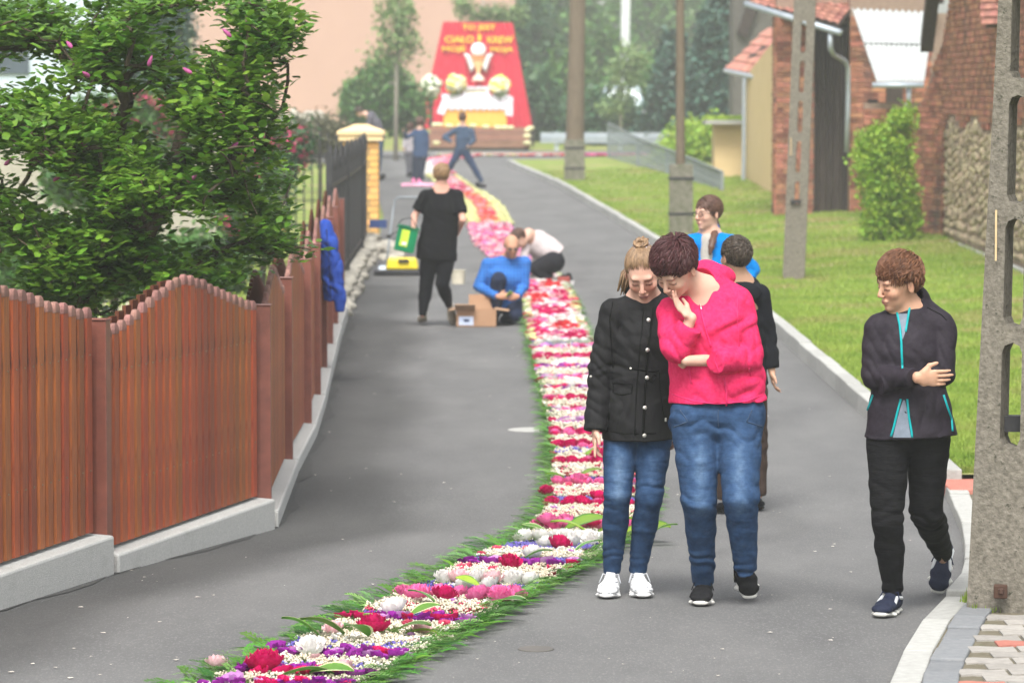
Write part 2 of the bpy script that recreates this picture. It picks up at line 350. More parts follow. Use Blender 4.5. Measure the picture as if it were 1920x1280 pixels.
o = blades('grass', 4200, lambda u, y: XR(y)+.10+u*.4, lambda u: 17.0+u*1.9, .05, MT['grass'], lambda x, y: .03+0*x); props(o, 'weeds and short grass tufts around the foot of the concrete pole', 'weeds', kind='stuff')
o = blades('grass', 2500, lambda u, y: xl(y)-.3+0*u-u*3.5, lambda u: 24+u*30, .12, MT['grass'], lambda x, y: 0*x, w=.01); props(o, 'garden grass behind the wooden picket fence', 'grass', kind='stuff')
# fallen petals and grit on the asphalt
o = blades('grass', 700, lambda u, y: 2.02+u**1.3*.6, lambda u: 16.68+u*.2, .05, MT['grass'], lambda x, y: .03+0*x, w=.007); props(o, 'yellow green weeds and grass at the front foot of the concrete pole', 'weeds', kind='stuff')
n = 420
y = 15+rng.random(n)**1.5*60; x = np.array([xl(v) for v in y])+.1+rng.random(n)*4.0
x = np.minimum(x, XR(y)-.1)
q = np.array([(-1, -1, 0), (1, -1, .1), (1.2, 1, 0), (-.8, 1, .15)], float)
V, F, rv = inst(q, [np.array([[0, 1, 2, 3]])], np.stack([x, y, zg(y)+.006], 1), .0025+rng.random(n)**2*.008, eul(0, 0, rng.random(n)*6.3), rng.random(n))
props(link_mesh('fallen_petals', mesh_np('fallen_petals', V, F, mat('petal_litter', (.6, .55, .48), rnd=.3, rough=.8), rv=rv)), 'tiny pale petals and crumbs scattered over the asphalt', 'petals', kind='stuff')
n = 2600   # crumbs of tar and gravel where the asphalt meets the plinth
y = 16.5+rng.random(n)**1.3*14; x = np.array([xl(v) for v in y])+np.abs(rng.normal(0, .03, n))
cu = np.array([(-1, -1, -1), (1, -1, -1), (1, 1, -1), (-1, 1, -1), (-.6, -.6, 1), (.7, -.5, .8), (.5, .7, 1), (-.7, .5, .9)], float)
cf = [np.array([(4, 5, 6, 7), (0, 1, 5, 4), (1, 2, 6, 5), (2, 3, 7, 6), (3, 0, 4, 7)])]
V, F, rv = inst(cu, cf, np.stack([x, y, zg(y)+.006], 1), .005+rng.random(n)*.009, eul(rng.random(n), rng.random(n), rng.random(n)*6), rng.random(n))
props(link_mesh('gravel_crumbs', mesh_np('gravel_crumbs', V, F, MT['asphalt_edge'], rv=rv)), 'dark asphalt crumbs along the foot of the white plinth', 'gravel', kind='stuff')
# manhole covers in the road
for (px, py, w, lb) in ((996, 806, .17, 'small pale round cover in the asphalt left of the flowers'), (1005, 1217, .075, 'small round iron cover sunk in the asphalt in the foreground')):
    c = G(px, py); MB().lathe((c[0], c[1], c[2]-.02), [(w, 0), (w, .024), (w*.93, .027), (w*.3, .026)], 20).build('manhole_cover', MT['kerb'] if py < 1000 else mat('worn_iron', (.10, .095, .088), (.13, .12, .11)))
    o = bpy.context.scene.collection.objects[-1]; props(o, lb, 'cover')

# ================================================================ WOODEN FENCE
posts = [(-2.46, 17.0), (-2.05, 18.62), (-1.43, 21.25), (-1.485, 24.3), (-1.50, 26.9), (-1.56, 29.4), (-1.645, 32.2), (-1.73, 35.1), (-1.815, 38.0), (-1.88, 40.9)]
posts = [(-2.72, 15.7)]+posts[1:]
basez = [.285, .185, .11, .115, .12, .13, .14, .15, .16]
fence = thing('wooden_fence', 'brown stained wooden picket fence with scalloped top on the left of the road', 'fence', (posts[1][0], posts[1][1], 0))
def picket_mesh(h):
    w, d = .047, .026; pr = [(-w, 0), (-w, -d*.65), (-w*.72, -d), (w*.72, -d), (w, -d*.65), (w, 0)]; k = len(pr); V = []; F = []; mi = []
    rings = [(0, 1, 1), (h-.052, 1, 1), (h-.050, 1.0, 1.08), (h-.030, .96, 1.08), (h-.014, .78, 1.0), (h-.004, .5, .9), (h, .22, .8)]
    for z, sx, sy in rings: V += [(x*sx, y*sy, z) for x, y in pr]
    for r in range(len(rings)-1):
        for i in range(k): F.append((r*k+i, r*k+(i+1) % k, (r+1)*k+(i+1) % k, (r+1)*k+i)); mi.append(0 if r < 1 else 1)
    F.append(tuple((len(rings)-1)*k+i for i in range(k))); mi.append(1)
    me = bpy.data.meshes.new('picket'); me.from_pydata(V, [], F); me.materials.append(MT['picket']); me.materials.append(MT['picket_top'])
    me.polygons.foreach_set('material_index', mi); me.update(); return me
pcache = {}
screws = MB()
for i in range(len(posts)-1):
    a = Vector((*posts[i], 0)); b = Vector((*posts[i+1], 0)); t = (b-a); L = t.length; t.normalize(); nrm = Vector((t.y, -t.x, 0)); ang = math.atan2(t.y, t.x)
    z0 = basez[i]; npk = max(8, int(round((L-.16)/.112)))
    for k in range(npk):
        u = (k+.5)/npk; c = a+t*(.09+(L-.18)*u)
        h = 1.08+.20*(.45*(0.5+0.5*cos((u-.5)*2*pi))+.55*(1-abs(2*u-1))**1.15)+random.uniform(-.006, .006)
        key = round(h, 2)
        if key not in pcache: pcache[key] = picket_mesh(key)
        o = link_mesh('picket', pcache[key], fence, (c+nrm*.022)-fence.location+Vector((0, 0, z0))); o.rotation_euler = (0, random.uniform(-.004, .004), ang)
        # back-side picket seen through the gap, joined rails carry both
        if i < 2:
            for zz in (.30, .86):
                screws.lathe(tuple(c+nrm*.049+Vector((0, 0, z0+zz))), [(.004, -.004), (.004, .003)], 6)
    # backing boards closing the gaps
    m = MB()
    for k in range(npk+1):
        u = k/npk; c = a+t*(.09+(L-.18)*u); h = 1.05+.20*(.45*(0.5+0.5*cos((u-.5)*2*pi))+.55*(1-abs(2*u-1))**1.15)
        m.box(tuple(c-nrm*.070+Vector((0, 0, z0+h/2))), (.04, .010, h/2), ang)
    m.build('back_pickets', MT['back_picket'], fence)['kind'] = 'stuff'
    for zz in (.30, .86):
        m = MB(); m.box(tuple((a+b)/2+Vector((0, 0, z0+zz))), (L/2-.06, .018, .03), ang); m.build('rail', MT['postmetal'], fence)
    # plinth panel
    zb0, zb1 = float(zg(a.y))-.15, float(zg(b.y))-.15
    w0, w1 = nrm*.13, -nrm*.06; e = t*.035
    q = [a+e+w1, a+e+w0, b-e+w0, b-e+w1]; lo = [zb0, zb0, zb1, zb1]
    top = z0-.012
    m = MB(); m.hexa([Vector((*p.xy, z)) for p, z in zip(q, lo)]+[Vector((*p.xy, top-(.012 if j in (1, 2) else 0))) for j, p in enumerate(q)]); m.build('plinth', MT['plinth'], fence, bevel=.012)
for i, (x, y) in enumerate(posts):
    z0 = min(basez[min(i, len(basez)-1)], basez[max(i-1, 0)]); top = basez[max(i-1, 0)]*.0+basez[min(i, 8)]+1.12
    zb = float(zg(y))-.05
    j = min(i, len(posts)-2); t = Vector((posts[j+1][0]-posts[j][0], posts[j+1][1]-posts[j][1], 0)).normalized(); ang = math.atan2(t.y, t.x)
    nrm = Vector((t.y, -t.x, 0)); c = Vector((x, y, 0))+nrm*.045
    m = MB(); m.box((c.x, c.y, (zb+top)/2), (.035, .048, (top-zb)/2), ang); m.box((c.x, c.y, top+.004), (.042, .054, .004), ang); m.build('post', MT['postmetal'], fence, bevel=.004)
screws.build('screws', MT['screw'], fence)['kind'] = 'stuff'

# ================================================================ IRON FENCE, CLINKER PILLAR, ROCK EDGE
irona = [(-1.98, 41.6), (-2.02, 47), (-2.10, 53.5), (-2.22, 58.6)]
iron = thing('iron_fence', 'black iron bar fence on the stone edging before the yellow brick pillar', 'fence', (-2.0, 42, 0))
m = MB()
for i in range(len(irona)-1):
    a = Vector((*irona[i], 0)); b = Vector((*irona[i+1], 0)); t = (b-a); L = t.length; t.normalize(); ang = math.atan2(t.y, t.x)
    z0 = .27
    for k in range(int(L/.13)):
        c = a+t*(.13*k+.05); h = 1.38+.10*sin(k*.5); bb = MB(); bb.box((c.x, c.y, z0+h/2), (.011, .011, h/2), ang); bb.lathe((c.x, c.y, z0+h), [(.018, 0), (.024, .02), (.003, .09)], 6); bb.build('bar', MT['iron'], iron)
    for zz in (.1, 1.12):
        MB().box(tuple((a+b)/2+Vector((0, 0, z0+zz))), (L/2, .012, .022), ang).build('rail', MT['iron'], iron)
    MB().box((a.x, a.y, z0+.72), (.035, .035, .78), ang).build('post', MT['iron'], iron)
iron2 = thing('iron_fence', 'black iron fence running left across the garden behind the flowering shrub', 'fence', (-3, 61.5, 0))
for k in range(38):
    x = -2.55-k*.13; h = 1.45+.12*sin(k*.4)
    bb = MB(); bb.box((x, 61.5, .15+h/2), (.013, .012, h/2)); bb.lathe((x, 61.5, .15+h), [(.018, 0), (.024, .02), (.003, .09)], 6); bb.build('bar', MT['iron'], iron2)
for zz in (.3, 1.4): MB().box((-5, 61.5, zz), (2.5, .012, .025)).build('rail', MT['iron'], iron2)
for x in (-2.5, -3.6, -5.2): MB().box((x, 61.45, .9), (.04, .04, .85)).build('post', MT['iron'], iron2)
pil = thing('brick_pillar', 'yellow clinker brick gate pillar with a cream pyramid cap', 'pillar', (-2.36, 60.2, .06))
px0, py0 = -2.36, 60.2; w = .27
MB().box((px0, py0, .06+.80), (w-.012, w-.012, .80)).build('core', MT['ymortar'], pil)
for r in range(16):
    z = .10+r*.1+.0; off = 0 if r % 2 else .13
    for (ux, uy, nx_, ny_) in ((1, 0, 0, -1), (0, 1, 1, 0), (0, 1, -1, 0)):
        segs = [(-w, -w+.25), (-w+.27, w)] if r % 2 else [(-w, -w+.39-.13), (-w+.28, w)]
        segs = [(-w, -.02), (.0, w)] if r % 2 else [(-w, -w+.13), (-w+.15, w-.15), (w-.13, w)]
        for s0, s1 in segs:
            c = (s0+s1)/2; hl = (s1-s0)/2-.004
            bx = MB(); bx.box((px0+ux*c+nx_*(w-.006), py0+uy*c+ny_*(w-.006), z), (hl if ux else .010, hl if uy else .010, .043)); bx.build('brick', MT['ybrick'], pil)
m = MB(); m.box((px0, py0, 1.72), (.34, .34, .05)); m.box((px0, py0, 1.79), (.37, .37, .025)); m.build('cap', MT['ycap'], pil)
MB().box((px0, py0, 1.87), (.37, .37, .055), taper=.25).build('cap_top', MT['ycap'], pil)
# rubble edging under the iron fence
def rock_mesh(seed, n=10):
    r = np.random.default_rng(seed); V = []; F = []
    nu, nv = 8, 5
    for j in range(nv+1):
        th = pi*j/nv
        for i in range(nu):
            ph = 2*pi*i/nu; rr = 1+r.uniform(-.22, .18)
            V.append((rr*sin(th)*cos(ph), rr*sin(th)*sin(ph), .75*rr*cos(th)))
    for j in range(nv):
        for i in range(nu): F.append((j*nu+i, j*nu+(i+1) % nu, (j+1)*nu+(i+1) % nu, (j+1)*nu+i))
    return np.array(V), np.array(F)
rocks = [rock_mesh(s) for s in range(6)]
rme = [mesh_np('stone', V, [F[:, ::-1]], MT['rock']) for V, F in rocks]
edge = thing('stone_edging', 'low dry stone edging under the black iron fence', 'stone edging', (-1.95, 42, 0))
for k in range(110):
    y = 40.5+k*.165; 
    for lay in range(2):
        o = link_mesh('stone', rme[random.randrange(6)], edge, Vector((xl(y)-.06+random.uniform(-.05, .03)-lay*.05, y+random.uniform(-.05, .05), float(zg(y))+.05+lay*.12))-edge.location)
        s = random.uniform(.08, .13); o.scale = (s*.9, s*1.5, s*.75); o.rotation_euler = (random.uniform(-.2, .2), random.uniform(-.2, .2), random.uniform(0, 6))
pile = thing('stone_pile', 'pile of pale stones at the foot of the yellow brick pillar', 'stones', (-2.05, 57.0, 0))
for k in range(46):
    a = random.random()*6.28; rr = random.random()**.6*.50
    x, y = -1.98+rr*cos(a)*.8, 56.3+rr*sin(a)*3.4; s = random.uniform(.12, .22)
    o = link_mesh('stone', rme[random.randrange(6)], pile, Vector((x, y, .04+(.5-rr)*.30))-pile.location); o.scale = (s, s, s*.6); o.rotation_euler = (random.uniform(-.3, .3), random.uniform(-.3, .3), random.uniform(0, 6))
bb = MB(); bb.box((-2.02, 58.0, .44), (.13, .12, .06)); bb.build('blue_crate', mat('blue_plastic', (.03, .06, .18), rough=.5)); props(COL.objects[-1], 'small dark blue crate on the stones by the brick pillar', 'crate')
# ================================================================ BUILDINGS
def bricks_on(parent, O, U, Wd, Vd, H, nrm, mask=None, bl=.25, bh=.075, maxpart=300, mt='brick', name='brick', proud=.012, key=None):
    """courses of real bricks on a wall rectangle O + u*U (0..Wd) + v*Vd (0..H)"""
    U = Vector(U).normalized(); Vd = Vector(Vd).normalized(); nrm = Vector(nrm).normalized()
    L = []
    nr = int(H/(bh+.012))
    for r in range(nr):
        v = (r+.5)*(bh+.012); u = -(bl/2 if r % 2 else 0)
        while u < Wd:
            a, b = max(u, 0), min(u+bl-.012, Wd)
            if b-a > .05 and (mask is None or mask((a+b)/2, v)): L.append(((a+b)/2, v, b-a))
            u += bl
    me = bpy.data.meshes.new(name); B = MB(); B.box((0, 0, 0), (.5, .5, .5)); me.from_pydata(B.v, [], B.f); me.materials.append(MT[mt]); me.update()
    M3 = Matrix((U, nrm, Vd)).transposed()
    rot = M3.to_euler()
    if key: L.sort(key=key)
    base = rootloc(parent); stuff = MB()
    for i, (u, v, l) in enumerate(L):
        c = Vector(O)+U*u+Vd*v+nrm*random.uniform(proud*.3, proud)
        if i < maxpart:
            o = link_mesh(name, me, parent, c-base); o.rotation_euler = rot; o.scale = (l, .05, bh)
        else:
            stuff.cur = random.random()*.999+.0005
            stuff.box(tuple(c), (l/2, .025, bh/2), M=M3)
    if stuff.v: stuff.build('bricks', MT[mt], parent)['kind'] = 'stuff'
def tiles_on(parent, A, B, C, D, tw=.22, th=.34, maxpart=60):
    """A,B eave corners, D,C ridge corners (A-B eave, D above A). clay tiles in courses, each tilted"""
    A, B, C, D = map(Vector, (A, B, C, D)); stuff = MB(); base = rootloc(parent)
    n = (B-A).cross(D-A).normalized()
    if n.z < 0: n = -n
    m = MB(); m.slab([A, B, C, D], -n*.06); m.build('roof_deck', MT['darkwood'], parent)
    rows = max(2, int((D-A).length/th)); cols = max(2, int((B-A).length/tw)); cnt = 0
    for r in range(rows):
        for c in range(cols):
            def pt(u, v): return (A*(1-u)+B*u)*(1-v)+(D*(1-u)+C*u)*v
            u0, u1 = c/cols+.004, (c+1)/cols-.004; v0, v1 = r/rows, (r+1.15)/rows
            lift = .045+random.uniform(-.006, .006)
            q = [pt(u0, v0)+n*lift, pt((u0+u1)/2, v0)+n*(lift+.03), pt(u1, v0)+n*lift, pt(u1, v1)+n*.012, pt((u0+u1)/2, v1)+n*.03, pt(u0, v1)+n*.012]
            vs = q+[p-n*.018 for p in q]; fs = [(0, 1, 4, 5), (1, 2, 3, 4), (0, 6, 7, 1), (1, 7, 8, 2), (0, 5, 11, 6), (2, 8, 9, 3)]
            if cnt < maxpart: MB().add(vs, fs).build('tile', MT['tile'], parent)
            else: stuff.cur = random.random(); stuff.add(vs, fs)
            cnt += 1
    if stuff.v: stuff.build('tiles', MT['tile'], parent)['kind'] = 'stuff'
# --- brick house with the rubble patch (front right)
A = Vector((6.12, 58.6, 0)); B = Vector((6.42, 57.2, 0)); C = Vector((6.25, 46.0, 0))
house = thing('brick_house', 'old red brick house with a patch of rubble stone in its wall', 'house', (6.3, 52, .2))
gz = .05
def eave(y):  # verge rises towards the ridge
    return float(np.interp(y, [46, 51, 57.2, 58.6], [8.0, 7.0, 3.25, 1.9]))
m = MB()
for P0, P1 in ((C, B), (B, A)):
    bk = Vector((1.5, 0, 0))
    m.hexa([Vector((P0.x, P0.y, gz-.3)), Vector((P1.x, P1.y, gz-.3)), Vector((P1.x, P1.y, gz-.3))+bk, Vector((P0.x, P0.y, gz-.3))+bk,
            Vector((P0.x, P0.y, eave(P0.y))), Vector((P1.x, P1.y, eave(P1.y))), Vector((P1.x, P1.y, eave(P1.y)))+bk, Vector((P0.x, P0.y, eave(P0.y)))+bk])
m.build('wall', MT['mortar'], house)
patch = lambda u, v: (u < 9.3 and v < 2.1+.12*sin(u*3)) 
U1 = B-C; L1 = U1.length
bricks_on(house, (C.x, C.y, gz+.25), U1, L1, (0, 0, 1), 4.6, (-1, 0, 0), mask=lambda u, v: (not (.2 < u < 10.9 and v < 1.72+.1*sin(u*2.1))) and v+gz+.3 < eave(C.y+u)-.05, bl=.27, bh=.078, key=lambda t: -t[2]*0-(t[0] > 2)*1-t[0]*.01)
U2 = A-B
bricks_on(house, (B.x, B.y, gz+.25), U2, U2.length, (0, 0, 1), 3.1, (U2.y*-1, U2.x, 0) if False else (-abs(U2.y), -abs(U2.x), 0), mask=lambda u, v: v+gz+.3 < eave(B.y+u*.98)-.05, maxpart=0)
# rubble stones of the patch
cnt = 0; u = .25
st = []
while u < 10.8:
    v = .12
    while v < 1.66+.1*sin(u*2.1):
        s = random.uniform(.07, .13); st.append((u+random.uniform(-.06, .06), v, s)); v += s*1.35
    u += .19
for (u, v, s) in st:
    c = C+U1.normalized()*u+Vector((-.01, 0, gz+.22+v)); o = link_mesh('stone', bpy.data.meshes['rs%d' % random.randrange(4)] if cnt > 0 else None or rme[0], house, c-house.location) if False else None
    cnt += 1
rsm = [mesh_np('stone', V, [F[:, ::-1]], MT['rubble']) for V, F in rocks]
st.sort(key=lambda t: -t[2]); SV = []; SF = []; SR = []; nn = 0
for i, (u, v, s) in enumerate(st):
    c = C+U1.normalized()*u+Vector((0, 0, gz+.22+v)); sc = (.045, s*1.0, s*.72)
    if i < 300:
        o = link_mesh('stone', rsm[i % 6], house, c-house.location); o.scale = sc; o.rotation_euler = (random.uniform(-.4, .4), 0, 0)
    else:
        V, F = rocks[i % 6]; SV.append(V*np.array(sc)+np.array(c-house.location)); SF.append(F[:, ::-1]+nn); SR += [random.random()]*len(V); nn += len(V)
if SV: props(link_mesh('stones', mesh_np('stones', np.concatenate(SV), [np.concatenate(SF)], MT['rubble'], rv=SR), house), kind='stuff')
m = MB(); m.hexa([Vector((6.15, 46, -.1)), Vector((6.32, 57.3, -.1)), Vector((6.6, 57.3, -.1)), Vector((6.5, 46, -.1)), Vector((6.17, 46, gz+.22)), Vector((6.34, 57.3, gz+.24)), Vector((6.6, 57.3, gz+.24)), Vector((6.5, 46, gz+.22))]); m.hexa([Vector((6.02, 58.6, -.1)), Vector((6.34, 57.2, -.1)), Vector((6.6, 57.3, -.1)), Vector((6.4, 58.8, -.1)), Vector((6.04, 58.6, gz+.2)), Vector((6.36, 57.2, gz+.2)), Vector((6.6, 57.3, gz+.2)), Vector((6.4, 58.8, gz+.2))])
m.build('foundation', MT['kerb'], house)
# verge board of that roof
m = MB(); v0 = Vector((6.28, 57.6, 3.02)); v1 = Vector((6.13, 53.2, 5.9)); m.hexa([v0+Vector((-.17, 0, -.0)), v0+Vector((.02, 0, -.0)), v1+Vector((.02, 0, 0)), v1+Vector((-.17, 0, 0)), v0+Vector((-.17, 0, .22)), v0+Vector((.02, 0, .22)), v1+Vector((.02, 0, .22)), v1+Vector((-.17, 0, .22))]); m.build('verge_board', MT['darkwood'], house)
tiles_on(house, P(1846, 48, 50.5), P(1905, 46, 48.5), P(1900, -25, 49.3), P(1842, -20, 51.5), tw=.20, th=.2)
# --- barn
by = 66.0
barn = thing('barn', 'brick barn with tall dark plank gate, clay tiles and a zinc downpipe', 'barn', (5.4, by, .3))
def X(px, d): return (px-960)/7200*d
def Z(py, d): return P(0, py, d)[2]
gb = .05
x0, x1, x2, x3 = X(1455, by), X(1525, by), X(1592, by), X(1745, by)
m = MB(); m.box(((x0+x1)/2, by+.35, 1.8), ((x1-x0)/2, .35, 2.3)); m.box(((x2+x3)/2, by+1.5, 1.8), ((x3-x2)/2, 1.5, 2.3)); m.box(((x1+x2)/2, by+1.9, 1.8), ((x2-x1)/2+.05, 1.4, 2.4)); m.build('wall', MT['mortar'], barn)
bricks_on(barn, (x0, by, -.1), (1, 0, 0), x1-x0, (0, 0, 1), 3.9, (0, -1, 0), maxpart=150)
bricks_on(barn, (x2, by, -.1), (1, 0, 0), x3-x2, (0, 0, 1), 3.9, (0, -1, 0), maxpart=0, mt='brick')
bricks_on(barn, (x0, by+.7, -.1), (0, -1, 0), .7, (0, 0, 1), 3.9, (-1, 0, 0), maxpart=0)
for k in range(5):
    w = (x2-x1)/5; MB().box((x1+w*(k+.5), by+.42+random.uniform(-.01, .01), 1.75), (w/2-.006, .02, 1.85)).build('gate_board', MT['darkwood'], barn)
m = MB(); m.box((X(1635, by), by-.035, Z(196, by)), (.09, .03, .09)); m.build('vent_opening', MT['black'], barn)
m = MB(); m.box((X(1675, by), by-.06, 1.6), (.14, .04, 1.5)); m.build('shutter_board', MT['darkwood'], barn)
for (a, b, c_) in ((1536, 1566, .18), (1560, 1590, .14)):
    o = link_mesh('footing_stone', rme[2], barn, Vector((X((a+b)/2, by-.2), by-.2, .07))-barn.location); o.scale = (.16, .14, c_)
tiles_on(barn, P(1405, 8, 66.5), P(1572, 48, 64.8), P(1640, -36, 69), P(1470, -80, 70.5), tw=.19, th=.30, maxpart=120)
m = MB(); m.tube([P(1398, 8, 66.2), P(1576, 62, 64.6)], .055, 10); m.build('gutter', MT['zinc'], barn, smooth=True)
m = MB(); d = 64.8; m.tube([P(1557, 64, d), P(1557, 92, d), P(1564, 104, d+.4), P(1583, 114, d+.9), P(1590, 126, d+1.0), P(1590, 200, d+1), P(1587, 285, d+1)], .042, 8); m.build('downpipe', MT['zinc'], barn, smooth=True)
MB().slab([P(1562, 50, 64.9), P(1574, 40, 64.9), P(1640, -40, 69), P(1640, -30, 69)], (0, .05, -.05)).build('verge_board', MT['darkwood'], barn)
# --- shed with the white corrugated roof
sd = 61.5
shed = thing('shed', 'lean-to shed with a white corrugated sheet roof beside the barn', 'shed', (6.1, sd, .2))
q = [P(1597, 17, sd+3.0), P(1752, 24, sd+3.0), P(1733, 153, sd), P(1643, 153, sd)]
n = 13; V = []; F = []; NS = 8
for j in range(2):
    for i in range(n*NS+1):
        u = i/(n*NS); p = (q[0].lerp(q[1], u)) if j == 0 else (q[3].lerp(q[2], u)); off = .022*cos(2*pi*u*n); V.append((p.x, p.y-off*.3, p.z+off)); 
K = n*NS+1
F = [(i, i+1, K+i+1, K+i) for i in range(K-1)]
V += [(x, y, z-.012) for x, y, z in V]; F += [(2*K+K+i, 2*K+K+i+1, 2*K+i+1, 2*K+i) for i in range(K-1)]+[(K+i, K+i+1, 3*K+i+1, 3*K+i) for i in range(K-1)]
o = link_mesh('corrugated_roof', mesh_np('corrugated_roof', np.array(V)-np.array(shed.location), [np.array(F)], MT['sheet'], smooth=True), shed)
mid0, mid1 = P(1620, 84, sd+1.55), P(1745, 86, sd+1.55)
MB().slab([mid0+Vector((0, -.05, .03)), mid1+Vector((0, -.05, .03)), mid1+Vector((0, .05, .05)), mid0+Vector((0, .05, .05))], (0, 0, .012)).build('sheet_lap', MT['sheet'], shed)
MB().box((X(1690, sd+.8), sd+.8, 1.0), (.62, .06, 1.25)).build('wall', MT['mortar'], shed)
bricks_on(shed, (X(1690, sd+.74)-.62, sd+.74, -.1), (1, 0, 0), 1.24, (0, 0, 1), 2.3, (0, -1, 0), maxpart=60)
MB().tube([P(1636, 160, sd-.1), P(1732, 160, sd-.1)], .045, 10).build('gutter', MT['zinc'], shed, smooth=True)
MB().tube([P(1704, 164, sd), P(1704, 190, sd), P(1690, 215, sd+.3), P(1684, 240, sd+.4)], [.045, .035, .03, .03], 8).build('downpipe', MT['zinc'], shed, smooth=True)
# strip of pale roof behind the shed and rear tiled roof
rear = thing('rear_outbuilding', 'pale metal roof strip of an outbuilding behind the corrugated shed', 'outbuilding', (6.6, 72, .3))
MB().box((X(1690, 72), 72.4, 1.9), (1.0, .3, 2.0)).build('wall', MT['mortar'], rear)
MB().slab([P(1608, 22, 71.8), P(1760, 20, 71.8), P(1755, 2, 73), P(1612, 4, 73)], (0, 0, -.05)).build('metal_roof', MT['sheet'], rear)
tiles_on(rear, P(1606, 3, 73), P(1770, 2, 73), P(1770, -40, 75), P(1606, -40, 75), maxpart=30)
MB().tube([P(1697, -10, 71.6), P(1697, 20, 71.6)], .05, 8).build('pipe', MT['zinc'], rear)
# --- yellow house and little annex
yh = thing('yellow_house', 'narrow yellow rendered house with clay tile roof and brown plinth', 'house', (3.9, 78, .2))
a0 = Vector((X(1395, 83), 83, 0)); a1 = Vector((X(1452, 74), 74, 0)); t = (a1-a0).normalized()
zt0, zt1 = Z(150, 83), Z(100, 76)
def wallseg(p, q, zb, zt, th=.25):
    n_ = Vector((1, .0, 0)); return [Vector((p.x, p.y, zb)), Vector((q.x, q.y, zb)), Vector((q.x, q.y, zb))+n_*th, Vector((p.x, p.y, zb))+n_*th, Vector((p.x, p.y, zt)), Vector((q.x, q.y, zt)), Vector((q.x, q.y, zt))+n_*th, Vector((p.x, p.y, zt))+n_*th]
g0 = .2
qq = wallseg(a0, a1, g0-.05, 3, 1.2); qq[4].z = Z(146, 83); qq[5].z = Z(75, 75); qq[6].z = qq[5].z+.2; qq[7].z = qq[4].z+.3
MB().hexa(qq).build('wall', MT['yellow'], yh)
MB().hexa([v+Vector((-.025, -.03, 0)) for v in wallseg(a0, a1, -.2, Z(376, 83), .2)]).build('plinth', MT['brownplinth'], yh)
tiles_on(yh, P(1362, 131, 85), P(1426, 143, 80), P(1466, 56, 80), P(1440, 56, 86), tw=.24, th=.33, maxpart=60)
MB().slab([P(1420, 146, 79.8), P(1428, 140, 79.8), P(1466, 58, 79.8), P(1466, 70, 79.8)], (.0, .2, 0)).build('verge_board', MT['darkwood'], yh)
MB().tube([P(1360, 133, 85), P(1424, 147, 79.6)], .05, 8).build('gutter', MT['zinc'], yh)
MB().tube([P(1397, 146, 81.5), P(1396, 160, 81.5), P(1395, 300, 81.5), P(1392, 398, 81.5)], .045, 8).build('downpipe', MT['zinc'], yh)
an = thing('annex', 'small yellow rendered annex with a flat mossy concrete roof', 'annex', (3.9, 84, .3))
MB().box((X(1366, 84), 84.6, Z(310, 84)), (.31, .6, 1.0)).build('wall', MT['yellow'], an)
MB().box((X(1366, 84), 84.55, Z(390, 84)), (.33, .62, .16)).build('plinth', MT['brownplinth'], an)
MB().box((X(1360, 84), 84.4, Z(229, 84)), (.46, .85, .045)).build('roof_slab', MT['kerb'], an)
props(blades('moss', 1500, lambda u, y: X(1360, 84)-.44+u*.88, lambda u: 83.7+u*1.4, .09, MT['leaf_light'], lambda x, y: Z(229, 84)+.045-zg(y), w=.012), 'yellow green moss growing on the flat annex roof', 'moss', kind='stuff')
# dark timber house far behind
dh = thing('timber_house', 'dark grey timber house in the haze behind the yellow house', 'house', (6, 100, .5))
MB().box((X(1435, 100), 101, 2.3), (.85, 1, 2.9)).build('wall', mat('grey_timber', (.09, .085, .075), rough=.9), dh)
MB().slab([P(1382, 60, 99.8), P(1400, 72, 99.8), P(1452, -70, 99.8), P(1432, -70, 99.8)], (0, 2.4, 0)).build('roof_edge', MT['darkwood'], dh)
# --- big salmon coloured building behind the altar
ph = thing('salmon_building', 'large plain salmon pink rendered building behind the birches and altar', 'building', (-4, 150, 1))
d = 150
xa, xb = X(362, d), X(966, d)
MB().box(((xa+xb)/2, d+5, 5.0), ((xb-xa)/2, 5, 5.0)).build('wall', MT['pinkwall'], ph)
MB().box(((xa+xb)/2, d+4.9, .3), ((xb-xa)/2+.06, 5, .8)).build('plinth', MT['kerb'], ph)
m = MB(); m.slab([Vector((xa-.6, d-.6, 9.9)), Vector((xb+.6, d-.6, 9.9)), Vector((xb+.6, d+5, 13)), Vector((xa-.6, d+5, 13))], (0, 0, .25)); m.slab([Vector((xa-.6, d+10.6, 9.9)), Vector((xa-.6, d+5, 13)), Vector((xb+.6, d+5, 13)), Vector((xb+.6, d+10.6, 9.9))], (0, 0, .25)); m.build('roof', MT['tile'], ph)
bh = thing('bluegrey_house', 'pale blue grey house glimpsed through the magnolia at upper left', 'house', (-9, 78, .3))
MB().box((X(90, 78), 80, 3.2), (1.6, 2, 3.6)).build('wall', MT['bluegrey'], bh)
MB().box((X(20, 78), 77.97, 3.4), (.4, .02, .6)).build('window', mat('window_glass', (.05, .07, .09), rough=.15, spec=.6), bh)
MB().box((X(230, 90), 90, 2.4), (.035, .035, 2.4)).build('drainpipe', MT['zinc'], bh)
